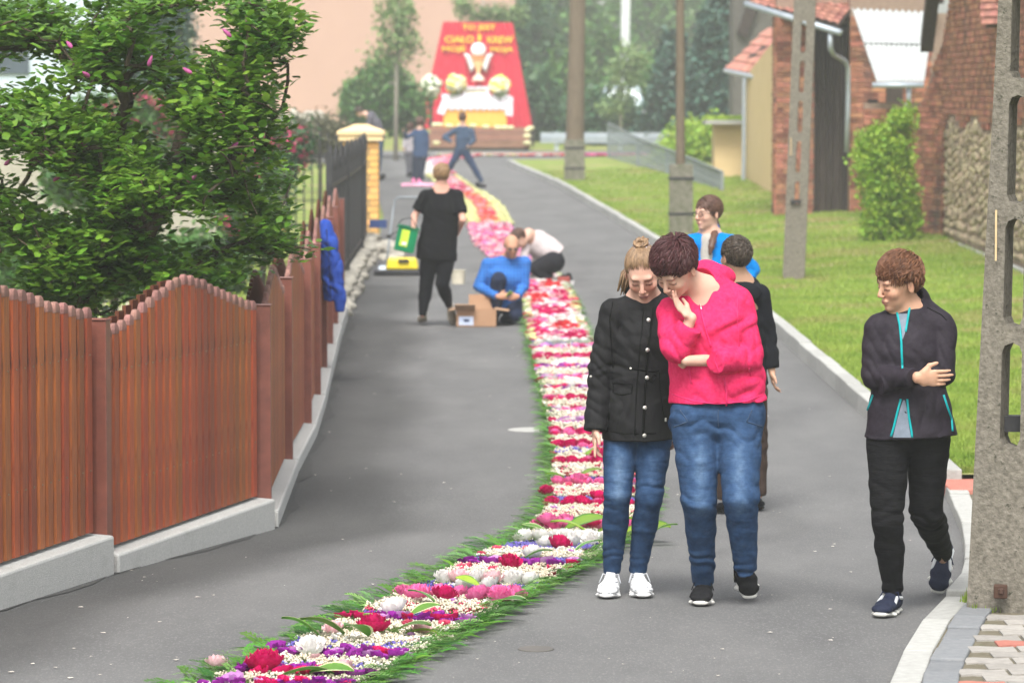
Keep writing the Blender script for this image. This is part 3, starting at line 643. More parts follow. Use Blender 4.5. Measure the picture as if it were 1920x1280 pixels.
# ================================================================ POLES
def slot_pole(name, label, base, top, wb, wt, dep, slots, yaw=0, extra=None):
    """ladder type concrete pole: two legs, cross webs and rounded through slots"""
    t = thing(name, label, 'pole', base)
    ax = Vector(top)-Vector(base); H = ax.length; side = Vector((cos(yaw), sin(yaw), 0)); dp = Vector((-sin(yaw), cos(yaw), 0))
    def c(z): return Vector(base)+ax*(z/H)
    def w(z): return wb+(wt-wb)*z/H
    # outline with slots carved: build front face as grid strips between slot edges
    B = MB()
    zs = [0]
    for (z0, z1, s) in slots:
        r = s
        zs += [z0, z0+r*.3, z0+r, z1-r, z1-r*.3, z1]
    zs += [H]; zs = sorted(zs)
    def hw(z):  # slot half width at z
        for (z0, z1, s) in slots:
            if z0 <= z <= z1:
                e = min(z-z0, z1-z); k = min(1, e/s); return s*sqrt(max(0, 1-(1-k)**2))
        return 0
    zz = []
    for a, b in zip(zs, zs[1:]):
        n_ = max(1, int((b-a)/.12)); zz += [a+(b-a)*i/n_ for i in range(n_)]
    zz.append(H)
    for sgn in (-1, 1):
        for a, b in zip(zz, zz[1:]):
            pa, pb = c(a), c(b); oa, ob = w(a)/2, w(b)/2; ia, ib = hw(a), hw(b)
            D0, D1 = -dp*dep/2, dp*dep/2
            q = [pa+side*sgn*ia+D0, pa+side*sgn*oa+D0, pa+side*sgn*oa+D1, pa+side*sgn*ia+D1, pb+side*sgn*ib+D0, pb+side*sgn*ob+D0, pb+side*sgn*ob+D1, pb+side*sgn*ib+D1]
            if sgn < 0: q = [q[1], q[0], q[3], q[2], q[5], q[4], q[7], q[6]]
            i0 = len(B.v); B.v += [tuple(v) for v in q]; B.r += [0]*8
            fs = [(0, 1, 5, 4), (2, 3, 7, 6)]
            fs += [(1, 2, 6, 5)] if sgn > 0 else [(3, 0, 4, 7)]
            if max(ia, ib) > .001: fs += [(3, 0, 4, 7)] if sgn > 0 else [(1, 2, 6, 5)]
            if a == 0: fs.append((3, 2, 1, 0))
            if b == H: fs.append((4, 5, 6, 7))
            B.f += [tuple(i+i0 for i in f) for f in fs]
    B.build('shaft', MT['concrete'], t)
    return t
b = G(1893, 1143, .04); d = b.y
tp = P(1932, -420, d)
hz = lambda py: (Z(py, d)-b.z)
sp = slot_pole('concrete_pole', 'weathered concrete pole with oval slots at the right edge, closest to the viewer', b-Vector((0, 0, .05)), tp, .35, .14, .17,
               [(hz(838)+.05, hz(640)+.05, .045), (hz(612)+.05, hz(408)+.05, .043), (hz(382)+.05, hz(178)+.05, .040), (hz(150)+.05, hz(-50)+.05, .038)], yaw=R(-20))
f = P(1876, 1108, d-.12); MB().box(tuple(f), (.03, .02, .03), rz=R(-8)).build('bolt_plate', mat('rust', (.05, .03, .022), (.09, .045, .03), rough=.9), sp, bevel=.006)
MB().lathe((f.x, f.y-.02, f.z), [(.014, -.006), (.014, .012), (.008, .016)], 6).build('bolt', mat('rust_bolt', (.07, .04, .03), rough=.8), sp)
MB().box((P(1892, 795, d+.05).x, d+.05, P(1892, 795, d).z), (.07, .035, .035), rz=R(-8)).build('cross_bracket', MT['iron'], sp)
b = G(1488, 520, .12); d2 = b.y
sp2 = slot_pole('concrete_pole', 'slim slotted concrete pole standing on the verge before the brick barn', b-Vector((0, 0, .06)), P(1512, -60, d2), .27, .27, .17,
                [(Z(y1, d2)-b.z, Z(y0, d2)-b.z, .030) for y1, y0 in ((375, 330), (315, 255), (240, 180), (165, 105), (90, 30))], yaw=R(-6))
MB().box(tuple(P(1492, 378, d2-.1)), (.06, .03, .02)).build('band', MT['iron'], sp2)
MB().box(tuple(P(1483, 275, d2-.09)), (.006, .004, .11)).build('yellow_mark', MT['paver_yellow'], sp2)
MB().box((P(1861, 440, d).x+.004, d-.085, P(1861, 440, d).z), (.004, .004, .11)).build('yellow_mark', MT['paver_yellow'], sp)
def woodpole(name, label, px, py, stub_h, top, w, sw, d=None):
    b = G(px, py, .1); d = b.y; t = thing(name, label, 'pole', b)
    pts = [b+Vector((0, .0, .15))+(P(*top, d)-b)*k/6 for k in range(7)]
    MB().tube(pts, [w/2*(1-.03*k) for k in range(7)], 12).build('shaft', MT['wood_pole'], t, smooth=True)
    m = MB(); m.box((b.x+.0, b.y-.14, b.z+stub_h/2-.1), (sw/2, .09, stub_h/2+.1), taper=.97); m.build('concrete_stub', MT['moss'], t, bevel=.01)
    for zz in (.3, .8): MB().box((b.x, b.y-.12, b.z+stub_h*zz), (sw/2+.01, .12, .02)).build('band', MT['iron'], t)
    return t
woodpole('wooden_pole', 'wooden pole bolted to a squat concrete stub in the middle of the verge', 1276, 440, 1.12, (1275, -60), .155, .38)
woodpole('wooden_pole', 'tall grey wooden pole at the far road bend beside the altar trees', 1077, 338, .9, (1084, -60), .42, .46)
b = P(1166, 225, 132); t = thing('street_lamp', 'pale distant lamp post leaning slightly above the hedge', 'lamp post', (b.x, b.y, 1.0))
MB().tube([Vector((b.x, 132, .8)), P(1166, 220, 132), P(1172, 100, 132), P(1174, -30, 132)], [.12, .11, .16, .17], 8).build('shaft', mat('pale_post', (.55, .58, .58), rough=.7), t)
# grey mesh fence on the right: posts, rails, many thin wires
mf = thing('mesh_fence', 'grey wire panel fence dropping from the far road down to the yellow annex', 'fence', (2.5, 100, .5))
fp = [(1141, 301, 231, 104), (1195, 330, 258, 95), (1250, 356, 279, 88), (1303, 372, 300, 82), (1354, 388, 322, 77)]
mfm = mat('fence_grey_paint', (.16, .19, .20), (.20, .23, .24), rough=.6)
for i, (x, yb, yt, d) in enumerate(fp):
    p0, p1 = P(x, yb+4, d), P(x, yt, d)
    MB().box(tuple((p0+p1)/2), (.03, .03, (p1.z-p0.z)/2)).build('post', mfm, mf)
    if i:
        x_, yb_, yt_, d_ = fp[i-1]; q0, q1 = P(x_, yb_, d_), P(x_, yt_, d_)
        MB().tube([q1, p1], .022, 6).build('rail', mfm, mf); MB().tube([q0+Vector((0, 0, .08)), p0+Vector((0, 0, .08))], .02, 6).build('rail', mfm, mf)
        m = MB(); n = 34
        for k in range(1, n):
            u = k/n; a_, b_ = q0.lerp(p0, u), q1.lerp(p1, u); m.box(tuple((a_+b_)/2), (.007, .03, (b_.z-a_.z)/2))
        for k in range(1, 5):
            u = k/5; m.tube([q0.lerp(q1, u), p0.lerp(p1, u)], .008, 4)
        m.build('bars', mfm, mf)['kind'] = 'stuff'
        q = [q0, p0, p0+Vector((0, 0, .13)), q0+Vector((0, 0, .13))]; MB().slab([v+Vector((-.03, 0, -.09)) for v in q], (.1, 0, 0)).build('base_board', MT['kerb'], mf)
# guard rail beyond the crossing
gr = thing('guard_rail', 'grey steel guard rail beyond the crossing road', 'guard rail', (2, 121, .7))
m = MB(); m.box((4.6, 121, 1.02), (3.7, .03, .16)); m.box((4.6, 120.97, 1.02), (3.7, .03, .04)); m.build('rail', MT['zinc'], gr)
for x in (1.4, 3.4, 5.4, 7.4): MB().box((x, 121.1, .80), (.06, .05, .4)).build('post', MT['zinc'], gr)
# ================================================================ TREES AND SHRUBS
def leafproto(l=1., w=.5):
    V = np.array([(0, 0, 0), (w*.5, l*.35, -.06*l), (w*.42, l*.7, -.05*l), (0, l, -.14*l), (-w*.42, l*.7, -.05*l), (-w*.5, l*.35, -.06*l), (0, l*.5, .03*l)], float)
    F = np.array([(0, 1, 6), (1, 2, 6), (2, 3, 6), (3, 4, 6), (4, 5, 6), (5, 0, 6)])
    return V, [F]
def quadleaf():
    return np.array([(-.35, 0, 0), (.35, 0, 0), (.4, .6, .12), (0, 1, 0), (-.4, .6, .12)], float), [np.array([(0, 1, 2, 4)]), np.array([(4, 2, 3)])]
def cloud(ells, n, noise_s=1.0, thr=0.0, shell=.55):
    """random points in a union of ellipsoids (cx,cy,cz,rx,ry,rz), thinned by lumpy noise"""
    E = np.array(ells, float); vol = E[:, 3]*E[:, 4]*E[:, 5]; idx = rng.choice(len(E), n*3, p=vol/vol.sum())
    v = rng.normal(size=(n*3, 3)); v /= np.linalg.norm(v, axis=1)[:, None]; r = shell+(1-shell)*rng.random(n*3)**.6
    r = np.where(rng.random(n*3) < .75, r, rng.random(n*3)**.33)
    p = E[idx, :3]+v*r[:, None]*E[idx, 3:6]
    q = p*noise_s; ph = np.sin(q[:, 0]*2.1+1.3*np.sin(q[:, 2]*1.7))+np.sin(q[:, 1]*2.3+q[:, 2])+np.sin(q[:, 2]*3.1+q[:, 0]*1.1)
    p = p[ph > thr*1.5-.8] if thr > -9 else p
    return p[:n]
def foliage(name, pts, size, mt, parent, per=5, spread=.25, label=None):
    V0, F0 = quadleaf(); m = len(pts)*per
    pos = np.repeat(pts, per, 0)+rng.normal(0, spread, (m, 3))
    Vv, Ff, rv = inst(V0, F0, pos-np.array(rootloc(parent)), size*(.6+.8*rng.random(m)), eul(rng.uniform(-1.2, 1.2, m), rng.uniform(-.8, .8, m), rng.random(m)*6.3), np.repeat(rng.random(len(pts)), per)*.7+rng.random(m)*.3)
    o = link_mesh(name, mesh_np(name, Vv, Ff, mt, rv=rv), parent); o['kind'] = 'stuff'
    return o
def tree(name, label, base, ells, n, size, mt, trunk_r=.1, trunk_top=None, cat='tree', bark='bark', per=5, spread=.25, thr=0., group=None, limbs=5, noise_s=1.):
    base = Vector(base); t = thing(name, label, cat, base, group)
    c = Vector(ells[0][:3]) if trunk_top is None else Vector(trunk_top)
    m = MB(); mid = base.lerp(c, .5)+Vector((random.uniform(-.1, .1), 0, 0))*trunk_r*5
    m.tube([base-Vector((0, 0, .1)), mid, c], [trunk_r, trunk_r*.75, trunk_r*.4], 8); m.build('trunk', MT[bark], t, smooth=True)
    m = MB()
    for e in ells[:limbs+1]:
        for k in range(3):
            st = base.lerp(c, random.uniform(.35, .9)); en = Vector(e[:3])+Vector((random.uniform(-.7, .7)*e[3], random.uniform(-.7, .7)*e[4], random.uniform(-.3, .8)*e[5]))
            m.tube([st, st.lerp(en, .5)+Vector((0, 0, .1*(en-st).length)), en], [trunk_r*.4, trunk_r*.25, trunk_r*.08], 5)
    m.build('limbs', MT[bark], t, smooth=True)
    o = foliage('crown', cloud(ells, n, thr=thr, noise_s=noise_s), size, mt, t, per, spread)
    return t
def E_(px, py, d, rpx, rpy, rd):
    p = P(px, py, d); k = d/7200; return (p.x, p.y, p.z, rpx*k, rd, rpy*k)
# far green backdrop: individual trees
far = [ (1010, 120, 150, 90, 130, 'leaf_dark'), (1120, 160, 160, 90, 110, 'leaf_mid'), (990, 205, 132, 60, 60, 'leaf_dark'), (1120, 235, 128, 80, 45, 'leaf_dark'), (1040, 15, 185, 100, 90, 'leaf_mid'),
        (1180, 60, 200, 90, 100, 'leaf_mid'), (1300, 40, 205, 120, 110, 'leaf_mid'), (1420, 60, 190, 90, 140, 'leaf_dark'), (1200, 190, 140, 70, 70, 'leaf_mid'), (900, -10, 190, 60, 60, 'leaf_mid'), (1060, 190, 135, 60, 80, 'leaf_mid'), (1380, 180, 150, 70, 90, 'leaf_dark')]
desc = ['round dark broadleaf tree right of the red altar board', 'mid green tree behind the tall grey wooden pole', 'low dark bush against the right flank of the altar', 'dark hedge shrub above the guard rail', 'hazy tall tree top above the altar corner', 'hazy tree behind the pale lamp post', 'faint hazy tree crown above the spruce', 'hazy dark tree behind the timber house', 'mid green shrub left of the spruce', 'hazy crown rising behind the salmon building', 'green tree between altar and wooden pole', 'shadowy tree behind the yellow annex']
for (px, py, d, rx, ry, mt), ds in zip(far, desc):
    k = d/7200; b = P(px, py, d); gzv = float(zg(d))
    el = [E_(px, py, d, rx*.7, ry*.75, rx*k*.7)]
    for j in range(7): a = random.random()*6.28; el.append(E_(px+cos(a)*rx*.55, py+sin(a)*ry*.6, d+random.uniform(-1, 1), rx*.42, ry*.38, rx*k*.45))
    tree('broadleaf_tree', ds, (b.x, d, gzv), el, 900, .22*d/140, MT[mt], trunk_r=.16, per=5, spread=.3)
# spruce
def spruce(px, pyb, pyt, wpx, d, label):
    b = Vector((X(px, d), d, float(zg(d)))); top = P(px, pyt, d); H = top.z-b.z; Rr = wpx/2*d/7200
    t = thing('spruce_tree', label, 'tree', b); MB().tube([b, top], [.16, .02], 7).build('trunk', MT['bark'], t)
    pts = []; m = MB()
    for lvl in range(26):
        f = lvl/26; z = b.z+.4+(H-.5)*f; r = Rr*(1-f)**.8+.1
        for k in range(9):
            a = k*2*pi/9+lvl*.7+random.uniform(-.2, .2); rr = r*random.uniform(.75, 1.1); tip = Vector((b.x+cos(a)*rr, b.y+sin(a)*rr, z-.25*rr)); m.tube([Vector((b.x, b.y, z)), tip], [.03, .01], 4)
            for u in np.linspace(.2, 1, 9): q_ = Vector((b.x, b.y, z)).lerp(tip, u); pts.append(q_)
    m.build('limbs', MT['bark'], t)
    foliage('crown', np.array(pts), .17, MT['needle'], t, 5, .09)
spruce(1365, 300, -120, 190, 120, 'dark green spruce behind the yellow annex')
spruce(1262, 290, 55, 130, 122, 'spruce with drooping limbs behind the middle wooden pole')
spruce(1330, 300, 20, 120, 118, 'second spruce crowding the one behind the pole, nearer the annex')
def shrub(name, label, ells, n, size, mt, base, per=6, spread=.12, thr=-.2, bloom=None, nb=0, bs=.05, cat='shrub', noise_s=3):
    t = tree(name, label, base, ells, n, size, mt, trunk_r=.05, cat=cat, per=per, spread=spread, thr=thr, noise_s=noise_s)
    if bloom:
        p = cloud(ells, nb*2, thr=.15, noise_s=noise_s*1.3, shell=.9); foliage('blooms', p[:nb], bs, bloom, t, 7, bs*.6)
    return t
shrub('bush', 'bright green bush growing between the shed and the brick house wall', [E_(1665, 350, 56.5, 50, 115, .45), E_(1655, 290, 56.5, 38, 50, .4), E_(1690, 255, 56.5, 24, 50, .35), E_(1670, 420, 56.5, 52, 50, .45), E_(1625, 300, 56.5, 22, 55, .3), E_(1690, 400, 56.5, 28, 90, .4), E_(1702, 235, 56.5, 10, 42, .2), E_(1660, 245, 56.5, 8, 25, .2), E_(1635, 262, 56.5, 8, 25, .2)], 3000, .05, MT['leaf_lime'], (X(1665, 56.5), 56.5, .1), per=6, spread=.06, thr=-.5)
shrub('bush', 'rounded yellow green bush behind the mesh fence', [E_(1290, 290, 95, 48, 58, .7), E_(1330, 270, 95, 45, 45, .7), E_(1260, 300, 95, 35, 40, .6)], 1500, .09, MT['leaf_light'], (X(1300, 95), 95, .4), spread=.12)
shrub('bush', 'dense mid green bush in front of the salmon wall left of the altar', [E_(710, 185, 112, 55, 55, .8), E_(680, 200, 112, 35, 50, .7), E_(755, 205, 112, 40, 45, .7), E_(720, 140, 112, 30, 30, .5)], 1700, .13, MT['leaf_mid'], (X(715, 112), 112, .5), spread=.15)
for (px, pt, d, lb, h) in ((742, -40, 108, 'slender young birch with airy pale foliage left of the altar', 1), (905, -60, 128, 'thin birch sapling behind the top of the altar board', 0), (1163, -20, 126, 'pale thin birch between lamp post and hedge', 2)):
    b = Vector((X(px, d), d, float(zg(d)))); top = P(px+(5 if h else 0), pt, d)
    if h == 2: top = P(px, 130, d)
    el = [E_(px, 70, d, 34, 30, .5), E_(px-25, 105, d, 28, 22, .4), E_(px+28, 90, d, 28, 24, .4), E_(px, 20, d, 36, 26, .5), E_(px+14, 150, d, 30, 22, .4), E_(px-12, 180, d, 22, 22, .4), E_(px-38, 150, d, 20, 18, .3)]
    if h == 0: el = [E_(px, 10, d, 50, 30, .5), E_(px-20, 40, d, 30, 12, .3), E_(px+50, 30, d, 25, 25, .4)]
    if h == 2: el = [E_(px, 150, d, 34, 30, .5), E_(px+20, 110, d, 28, 30, .5), E_(px-15, 190, d, 30, 30, .5)]
    tree('birch_tree', lb, b, el, 420, .10, MT['leaf_pale'], trunk_r=.07, trunk_top=top, bark='birchbark', per=4, spread=.14, thr=.1)
# left: garden behind the magnolia
for (px, d, w, lb) in ((268, 66, 36, 'dark columnar thuja seen through the magnolia, left one'), (322, 68, 40, 'dark columnar thuja seen through the magnolia, right one')):
    shrub('thuja_tree', lb, [E_(px, 60, d, w*.9, 60, .35), E_(px, 160, d, w, 80, .4), E_(px, -20, d, w*.7, 60, .3)], 1500, .06, MT['needle'], (X(px, d), d, .1), cat='tree', thr=-1)
shrub('rhododendron', 'rhododendron with deep pink blooms behind the magnolia crown', [E_(270, 215, 52, 60, 45, .5), E_(190, 230, 52, 60, 50, .5), E_(330, 240, 52, 40, 45, .4)], 900, .055, MT['leaf_mid'], (X(250, 52), 52, 0), bloom=MT['rhodo'], nb=230, bs=.045)
shrub('rhododendron', 'pink blooming rhododendron beside the black iron fence', [E_(505, 300, 52, 45, 50, .4), E_(548, 262, 52, 26, 26, .3), E_(470, 320, 52, 40, 50, .4), E_(560, 300, 52, 18, 24, .2)], 700, .05, MT['leaf_dark'], (X(510, 52), 52, 0), bloom=MT['rhodo'], nb=330, bs=.04)
shrub('azalea', 'low azalea with pink and orange blooms behind the magnolia branch ends', [E_(450, 410, 46, 38, 32, .35), E_(480, 430, 46, 26, 22, .3)], 350, .05, MT['leaf_mid'], (X(455, 46), 46, 0), bloom=MT['rhodo'], nb=120, bs=.04)
shrub('azalea', 'orange azalea clump low behind the magnolia', [E_(500, 440, 47, 34, 14, .3), E_(455, 440, 47, 20, 12, .3)], 200, .05, MT['leaf_mid'], (X(490, 47), 47, 0), bloom=MT['orange_bloom'], nb=110, bs=.04)
shrub('hedge', 'brownish clipped hedge below the salmon wall', [E_(600, 255, 76, 45, 28, .5), E_(560, 262, 76, 35, 28, .5), E_(635, 262, 76, 28, 22, .4)], 1200, .06, mat('brown_hedge_leaf', (.10, .11, .06), (.15, .14, .09), rnd=.3, trans=.2), (X(600, 76), 76, .2), thr=-1)
rw = thing('rock_wall', 'grey boulder wall at the garden corner below the salmon building', 'stone wall', (X(540, 80), 80, .3))
for k in range(34):
    px = random.uniform(505, 600); py = random.uniform(212, 262); p = P(px, max(py, 214+abs(px-550)*.2), 80+random.uniform(-.2, .2)); o = link_mesh('boulder', rme[k % 6], rw, p-rw.location); s = random.uniform(.13, .24); o.scale = (s, s, s*.8); o.rotation_euler = (random.random(), random.random(), random.random()*6)
props(sheet('garden_path', lambda y: -7.5, lambda y: -3.4, mat('sand_path', (.42, .37, .28), (.5, .45, .35)), .006, 26, 48, 2), kind='structure')
MB().box((X(60, 60), 60, 1.0), (3.2, .12, 1.0)).build('garden_wall', mat('cream_wall', (.30, .28, .23), (.36, .33, .28))); props(COL.objects[-1], 'pale cream garden wall behind the magnolia on the left', 'wall')
for (px, py, d, rx, ry, lb) in ((215, 470, 36, 75, 75, 'dark green bush in the garden behind the magnolia trunk'), (60, 500, 38, 90, 80, 'dark green bush at the far left behind the magnolia'), (370, 500, 40, 80, 50, 'low dark bush behind the peak of the wooden fence'), (170, 330, 44, 80, 50, 'mid green bush glimpsed through the gap in the magnolia crown')):
    shrub('garden_bush', lb, [E_(px, py, d, rx, ry, .6), E_(px-rx*.5, py+ry*.3, d, rx*.6, ry*.7, .5), E_(px+rx*.5, py+ry*.2, d, rx*.6, ry*.7, .5)], 800, .07, MT['leaf_mid'], (X(px, d), d, 0), spread=.08, thr=-.6)
# car hidden in the greenery
cr = thing('parked_car', 'light silver car mostly hidden in the trees beyond the crossing', 'car', (X(1165, 131), 131, 1.0))
cm = mat('silver_paint', (.45, .52, .55), rough=.3, metal=.3)
cx = X(1165, 131); m = MB(); m.box((cx, 131, 1.75), (.85, 1.9, .36), taper=.93); m.build('body', cm, cr, bevel=.12); m = MB(); m.box((cx, 131.2, 2.35), (.74, 1.2, .28), taper=.8); m.build('cabin', mat('car_glass', (.25, .33, .36), rough=.1, spec=.7), cr, bevel=.08); MB().box((cx, 131.2, 2.64), (.58, .9, .02)).build('roof', cm, cr, bevel=.01)
for sx in (-1, 1):
    for sy in (-1.2, 1.2): MB().tube([(cx+sx*.65, 131+sy, 1.32), (cx+sx*.86, 131+sy, 1.32)], .31, 14).build('wheel', MT['iron'], cr)
    MB().box((cx+sx*.6, 129.12, 1.85), (.14, .05, .07)).build('headlight', MT['sheet'], cr)
# magnolia
mag = thing('magnolia_tree', 'spreading magnolia with glossy leaves and a few purple buds above the wooden fence', 'tree', (X(90, 22.0), 22.0, .1))
els = [E_(120, 60, 22, 190, 90, .9), E_(330, 60, 21.5, 170, 90, .8), E_(470, 90, 21.5, 90, 110, .7), E_(180, 230, 21.5, 250, 120, 1.0), E_(420, 250, 21.3, 120, 130, .8), E_(250, 400, 21.3, 250, 110, 1.0),
       E_(480, 440, 21.5, 90, 70, .5), E_(80, 480, 21, 170, 90, .8), E_(330, 490, 21.4, 150, 60, .7), E_(552, 480, 21.6, 44, 40, .25), E_(520, 60, 21.6, 62, 50, .4), E_(530, 330, 22.5, 40, 35, .3), E_(580, 530, 21.7, 12, 14, .1), E_(60, 290, 21, 150, 120, .8)]
pts = cloud(els+[E_(60, 520, 21, 160, 80, .7), E_(240, 500, 21, 150, 50, .6), E_(170, 560, 21.5, 160, 40, .6)], 5000, noise_s=3.6, thr=.46, shell=.2)
# clear windows through the crown where the photograph shows the garden beyond
def px_of(p): # inverse of P for thinning
    y = p[:, 1]; cx_ = p[:, 0]; dz_ = p[:, 2]-CAMZ
    k = CT*y-ST*dz_; up = ST*y+CT*dz_
    return 960+7200*cx_/k, 640-7200*up/k
qx, qy = px_of(pts)
keep = np.ones(len(pts), bool)
for (hx, hy, rx, ry, pr) in ((170, 185, 95, 32, .8), (215, 500, 50, 30, .5), (60, 130, 60, 22, .6), (290, 70, 35, 45, .75), (25, 410, 30, 25, .6), (240, 120, 26, 40, .7), (450, 415, 30, 25, .9), (120, 420, 40, 18, .5), (560, 400, 25, 40, .9), (500, 150, 20, 20, .6), (160, 40, 30, 30, .6), (370, 180, 22, 20, .5), (430, 40, 22, 30, .5)):
    inside = ((qx-hx)/rx)**2+((qy-hy)/ry)**2 < 1; keep &= ~(inside & (rng.random(len(pts)) < pr))
keep &= ~((qy > 612) & (qx > 110)) & (qx < 612) & ~((qx > 560) & (qy > 60) & (qy < 395)) & ~((qx > 540) & (qy > 110) & (qy < 210))
pts = pts[keep]
# branch skeleton: join every twig cluster to the nearest already reached node
root = Vector((X(90, 22.0), 22.0, .1)); nodes = [root, Vector((X(110, 21.9), 21.9, .55)), Vector((X(150, 21.8), 21.8, Z(560, 21.8)))]; par = [-1, 0, 1]
for g_ in ((2, 200, 500), (3, 265, 430), (4, 300, 370), (5, 330, 290), (6, 360, 210), (7, 400, 130), (2, 60, 470), (9, 20, 380), (10, 70, 290), (11, 130, 180), (12, 200, 100), (2, 280, 520), (14, 380, 500), (15, 470, 450), (4, 210, 300), (17, 240, 190), (18, 330, 100), (5, 420, 340), (20, 500, 270), (21, 530, 200), (22, 540, 120)):
    j, a_, b_ = g_; nodes.append(P(a_, b_, 21.6+random.uniform(-.3, .3))); par.append(min(j, len(nodes)-2))
sel = pts[rng.permutation(len(pts))[:900]]; order = np.argsort(np.linalg.norm(sel-np.array(nodes[4]), axis=1))
NP = [np.array(n_) for n_ in nodes]
for i in order:
    p = sel[i]; A_ = np.array(NP); dd = np.linalg.norm(A_-p, axis=1)+.25*np.maximum(0, A_[:, 2]-p[2]); j = int(np.argmin(dd)); NP.append(p); par.append(j)
cntc = [1]*len(NP)
for i in range(len(NP)-1, 0, -1): cntc[par[i]] += cntc[i]
bm = MB(); tk = MB()
for i in range(1, len(NP)):
    a_, b_ = Vector(NP[par[i]]), Vector(NP[i]); r1 = .0042*cntc[i]**.48; r0 = min(.0042*cntc[par[i]]**.48, r1*1.5)
    mid = a_.lerp(b_, .5)+Vector((random.uniform(-1, 1), random.uniform(-1, 1), random.uniform(-.2, 1)))*(b_-a_).length*.09
    (tk if i < 3 else bm).tube([a_, mid, b_], [r0, (r0+r1)/2, r1*.9], 6 if r0 > .01 else 4, caps=False)
tk.build('trunk', MT['bark'], mag, smooth=True); bm.build('branches', MT['bark'], mag, smooth=True)
V0, F0 = leafproto(1., .52)
per = 7; m_ = len(pts)*per
pos = np.repeat(pts, per, 0)+rng.normal(0, .035, (m_, 3))
yaw = rng.random(m_)*2*pi; R3 = eul(rng.uniform(-.15, .75, m_), rng.uniform(-.5, .5, m_), yaw)
lp = np.argsort(pos[:, 1])[:220]; mask = np.zeros(m_, bool)
fx, fy = px_of(pos); vis = np.where((fy > 0) & (fx > 0))[0]; lp = vis[np.argsort(pos[vis, 1])[:240]]; mask[lp] = True
sz = .042+.050*rng.random(m_)
V_, F_, rv = inst(V0, F0, pos[~mask]-np.array(mag.location), sz[~mask], R3[~mask], rng.random((~mask).sum()))
props(link_mesh('foliage', mesh_np('foliage', V_, F_, MT['mag_leaf'], smooth=False, rv=rv), mag), kind='stuff')
lme = mesh_np('leaf', V0, F0, MT['mag_leaf'])
for i in lp:
    o = link_mesh('leaf', lme, mag, Vector(pos[i])-mag.location); o.rotation_euler = Matrix(R3[i].tolist()).to_euler(); s = float(sz[i]); o.scale = (s, s, s)
budm = mat('magnolia_bud', (.36, .05, .20), (.55, .16, .36), rough=.5, trans=.2)
bud = MB(); bud.lathe((0, 0, 0), [(.003, 0), (.012, .012), (.014, .03), (.010, .055), (.002, .075)], 8)
bme = bpy.data.meshes.new('bud'); bme.from_pydata(bud.v, [], bud.f); bme.materials.append(budm); bme.polygons.foreach_set('use_smooth', [True]*len(bme.polygons))
for (px, py) in ((135, 90), (168, 144), (278, 125), (360, 138), (420, 222), (434, 278), (145, 278), (100, 340), (8, 310), (434, 70), (351, 342)):
    o = link_mesh('bud', bme, mag, P(px, py, 20.75)-mag.location); o.rotation_euler = (random.uniform(-1, 1), random.uniform(.3, 1.4), random.uniform(0, 6)); o.scale = (.9,)*3
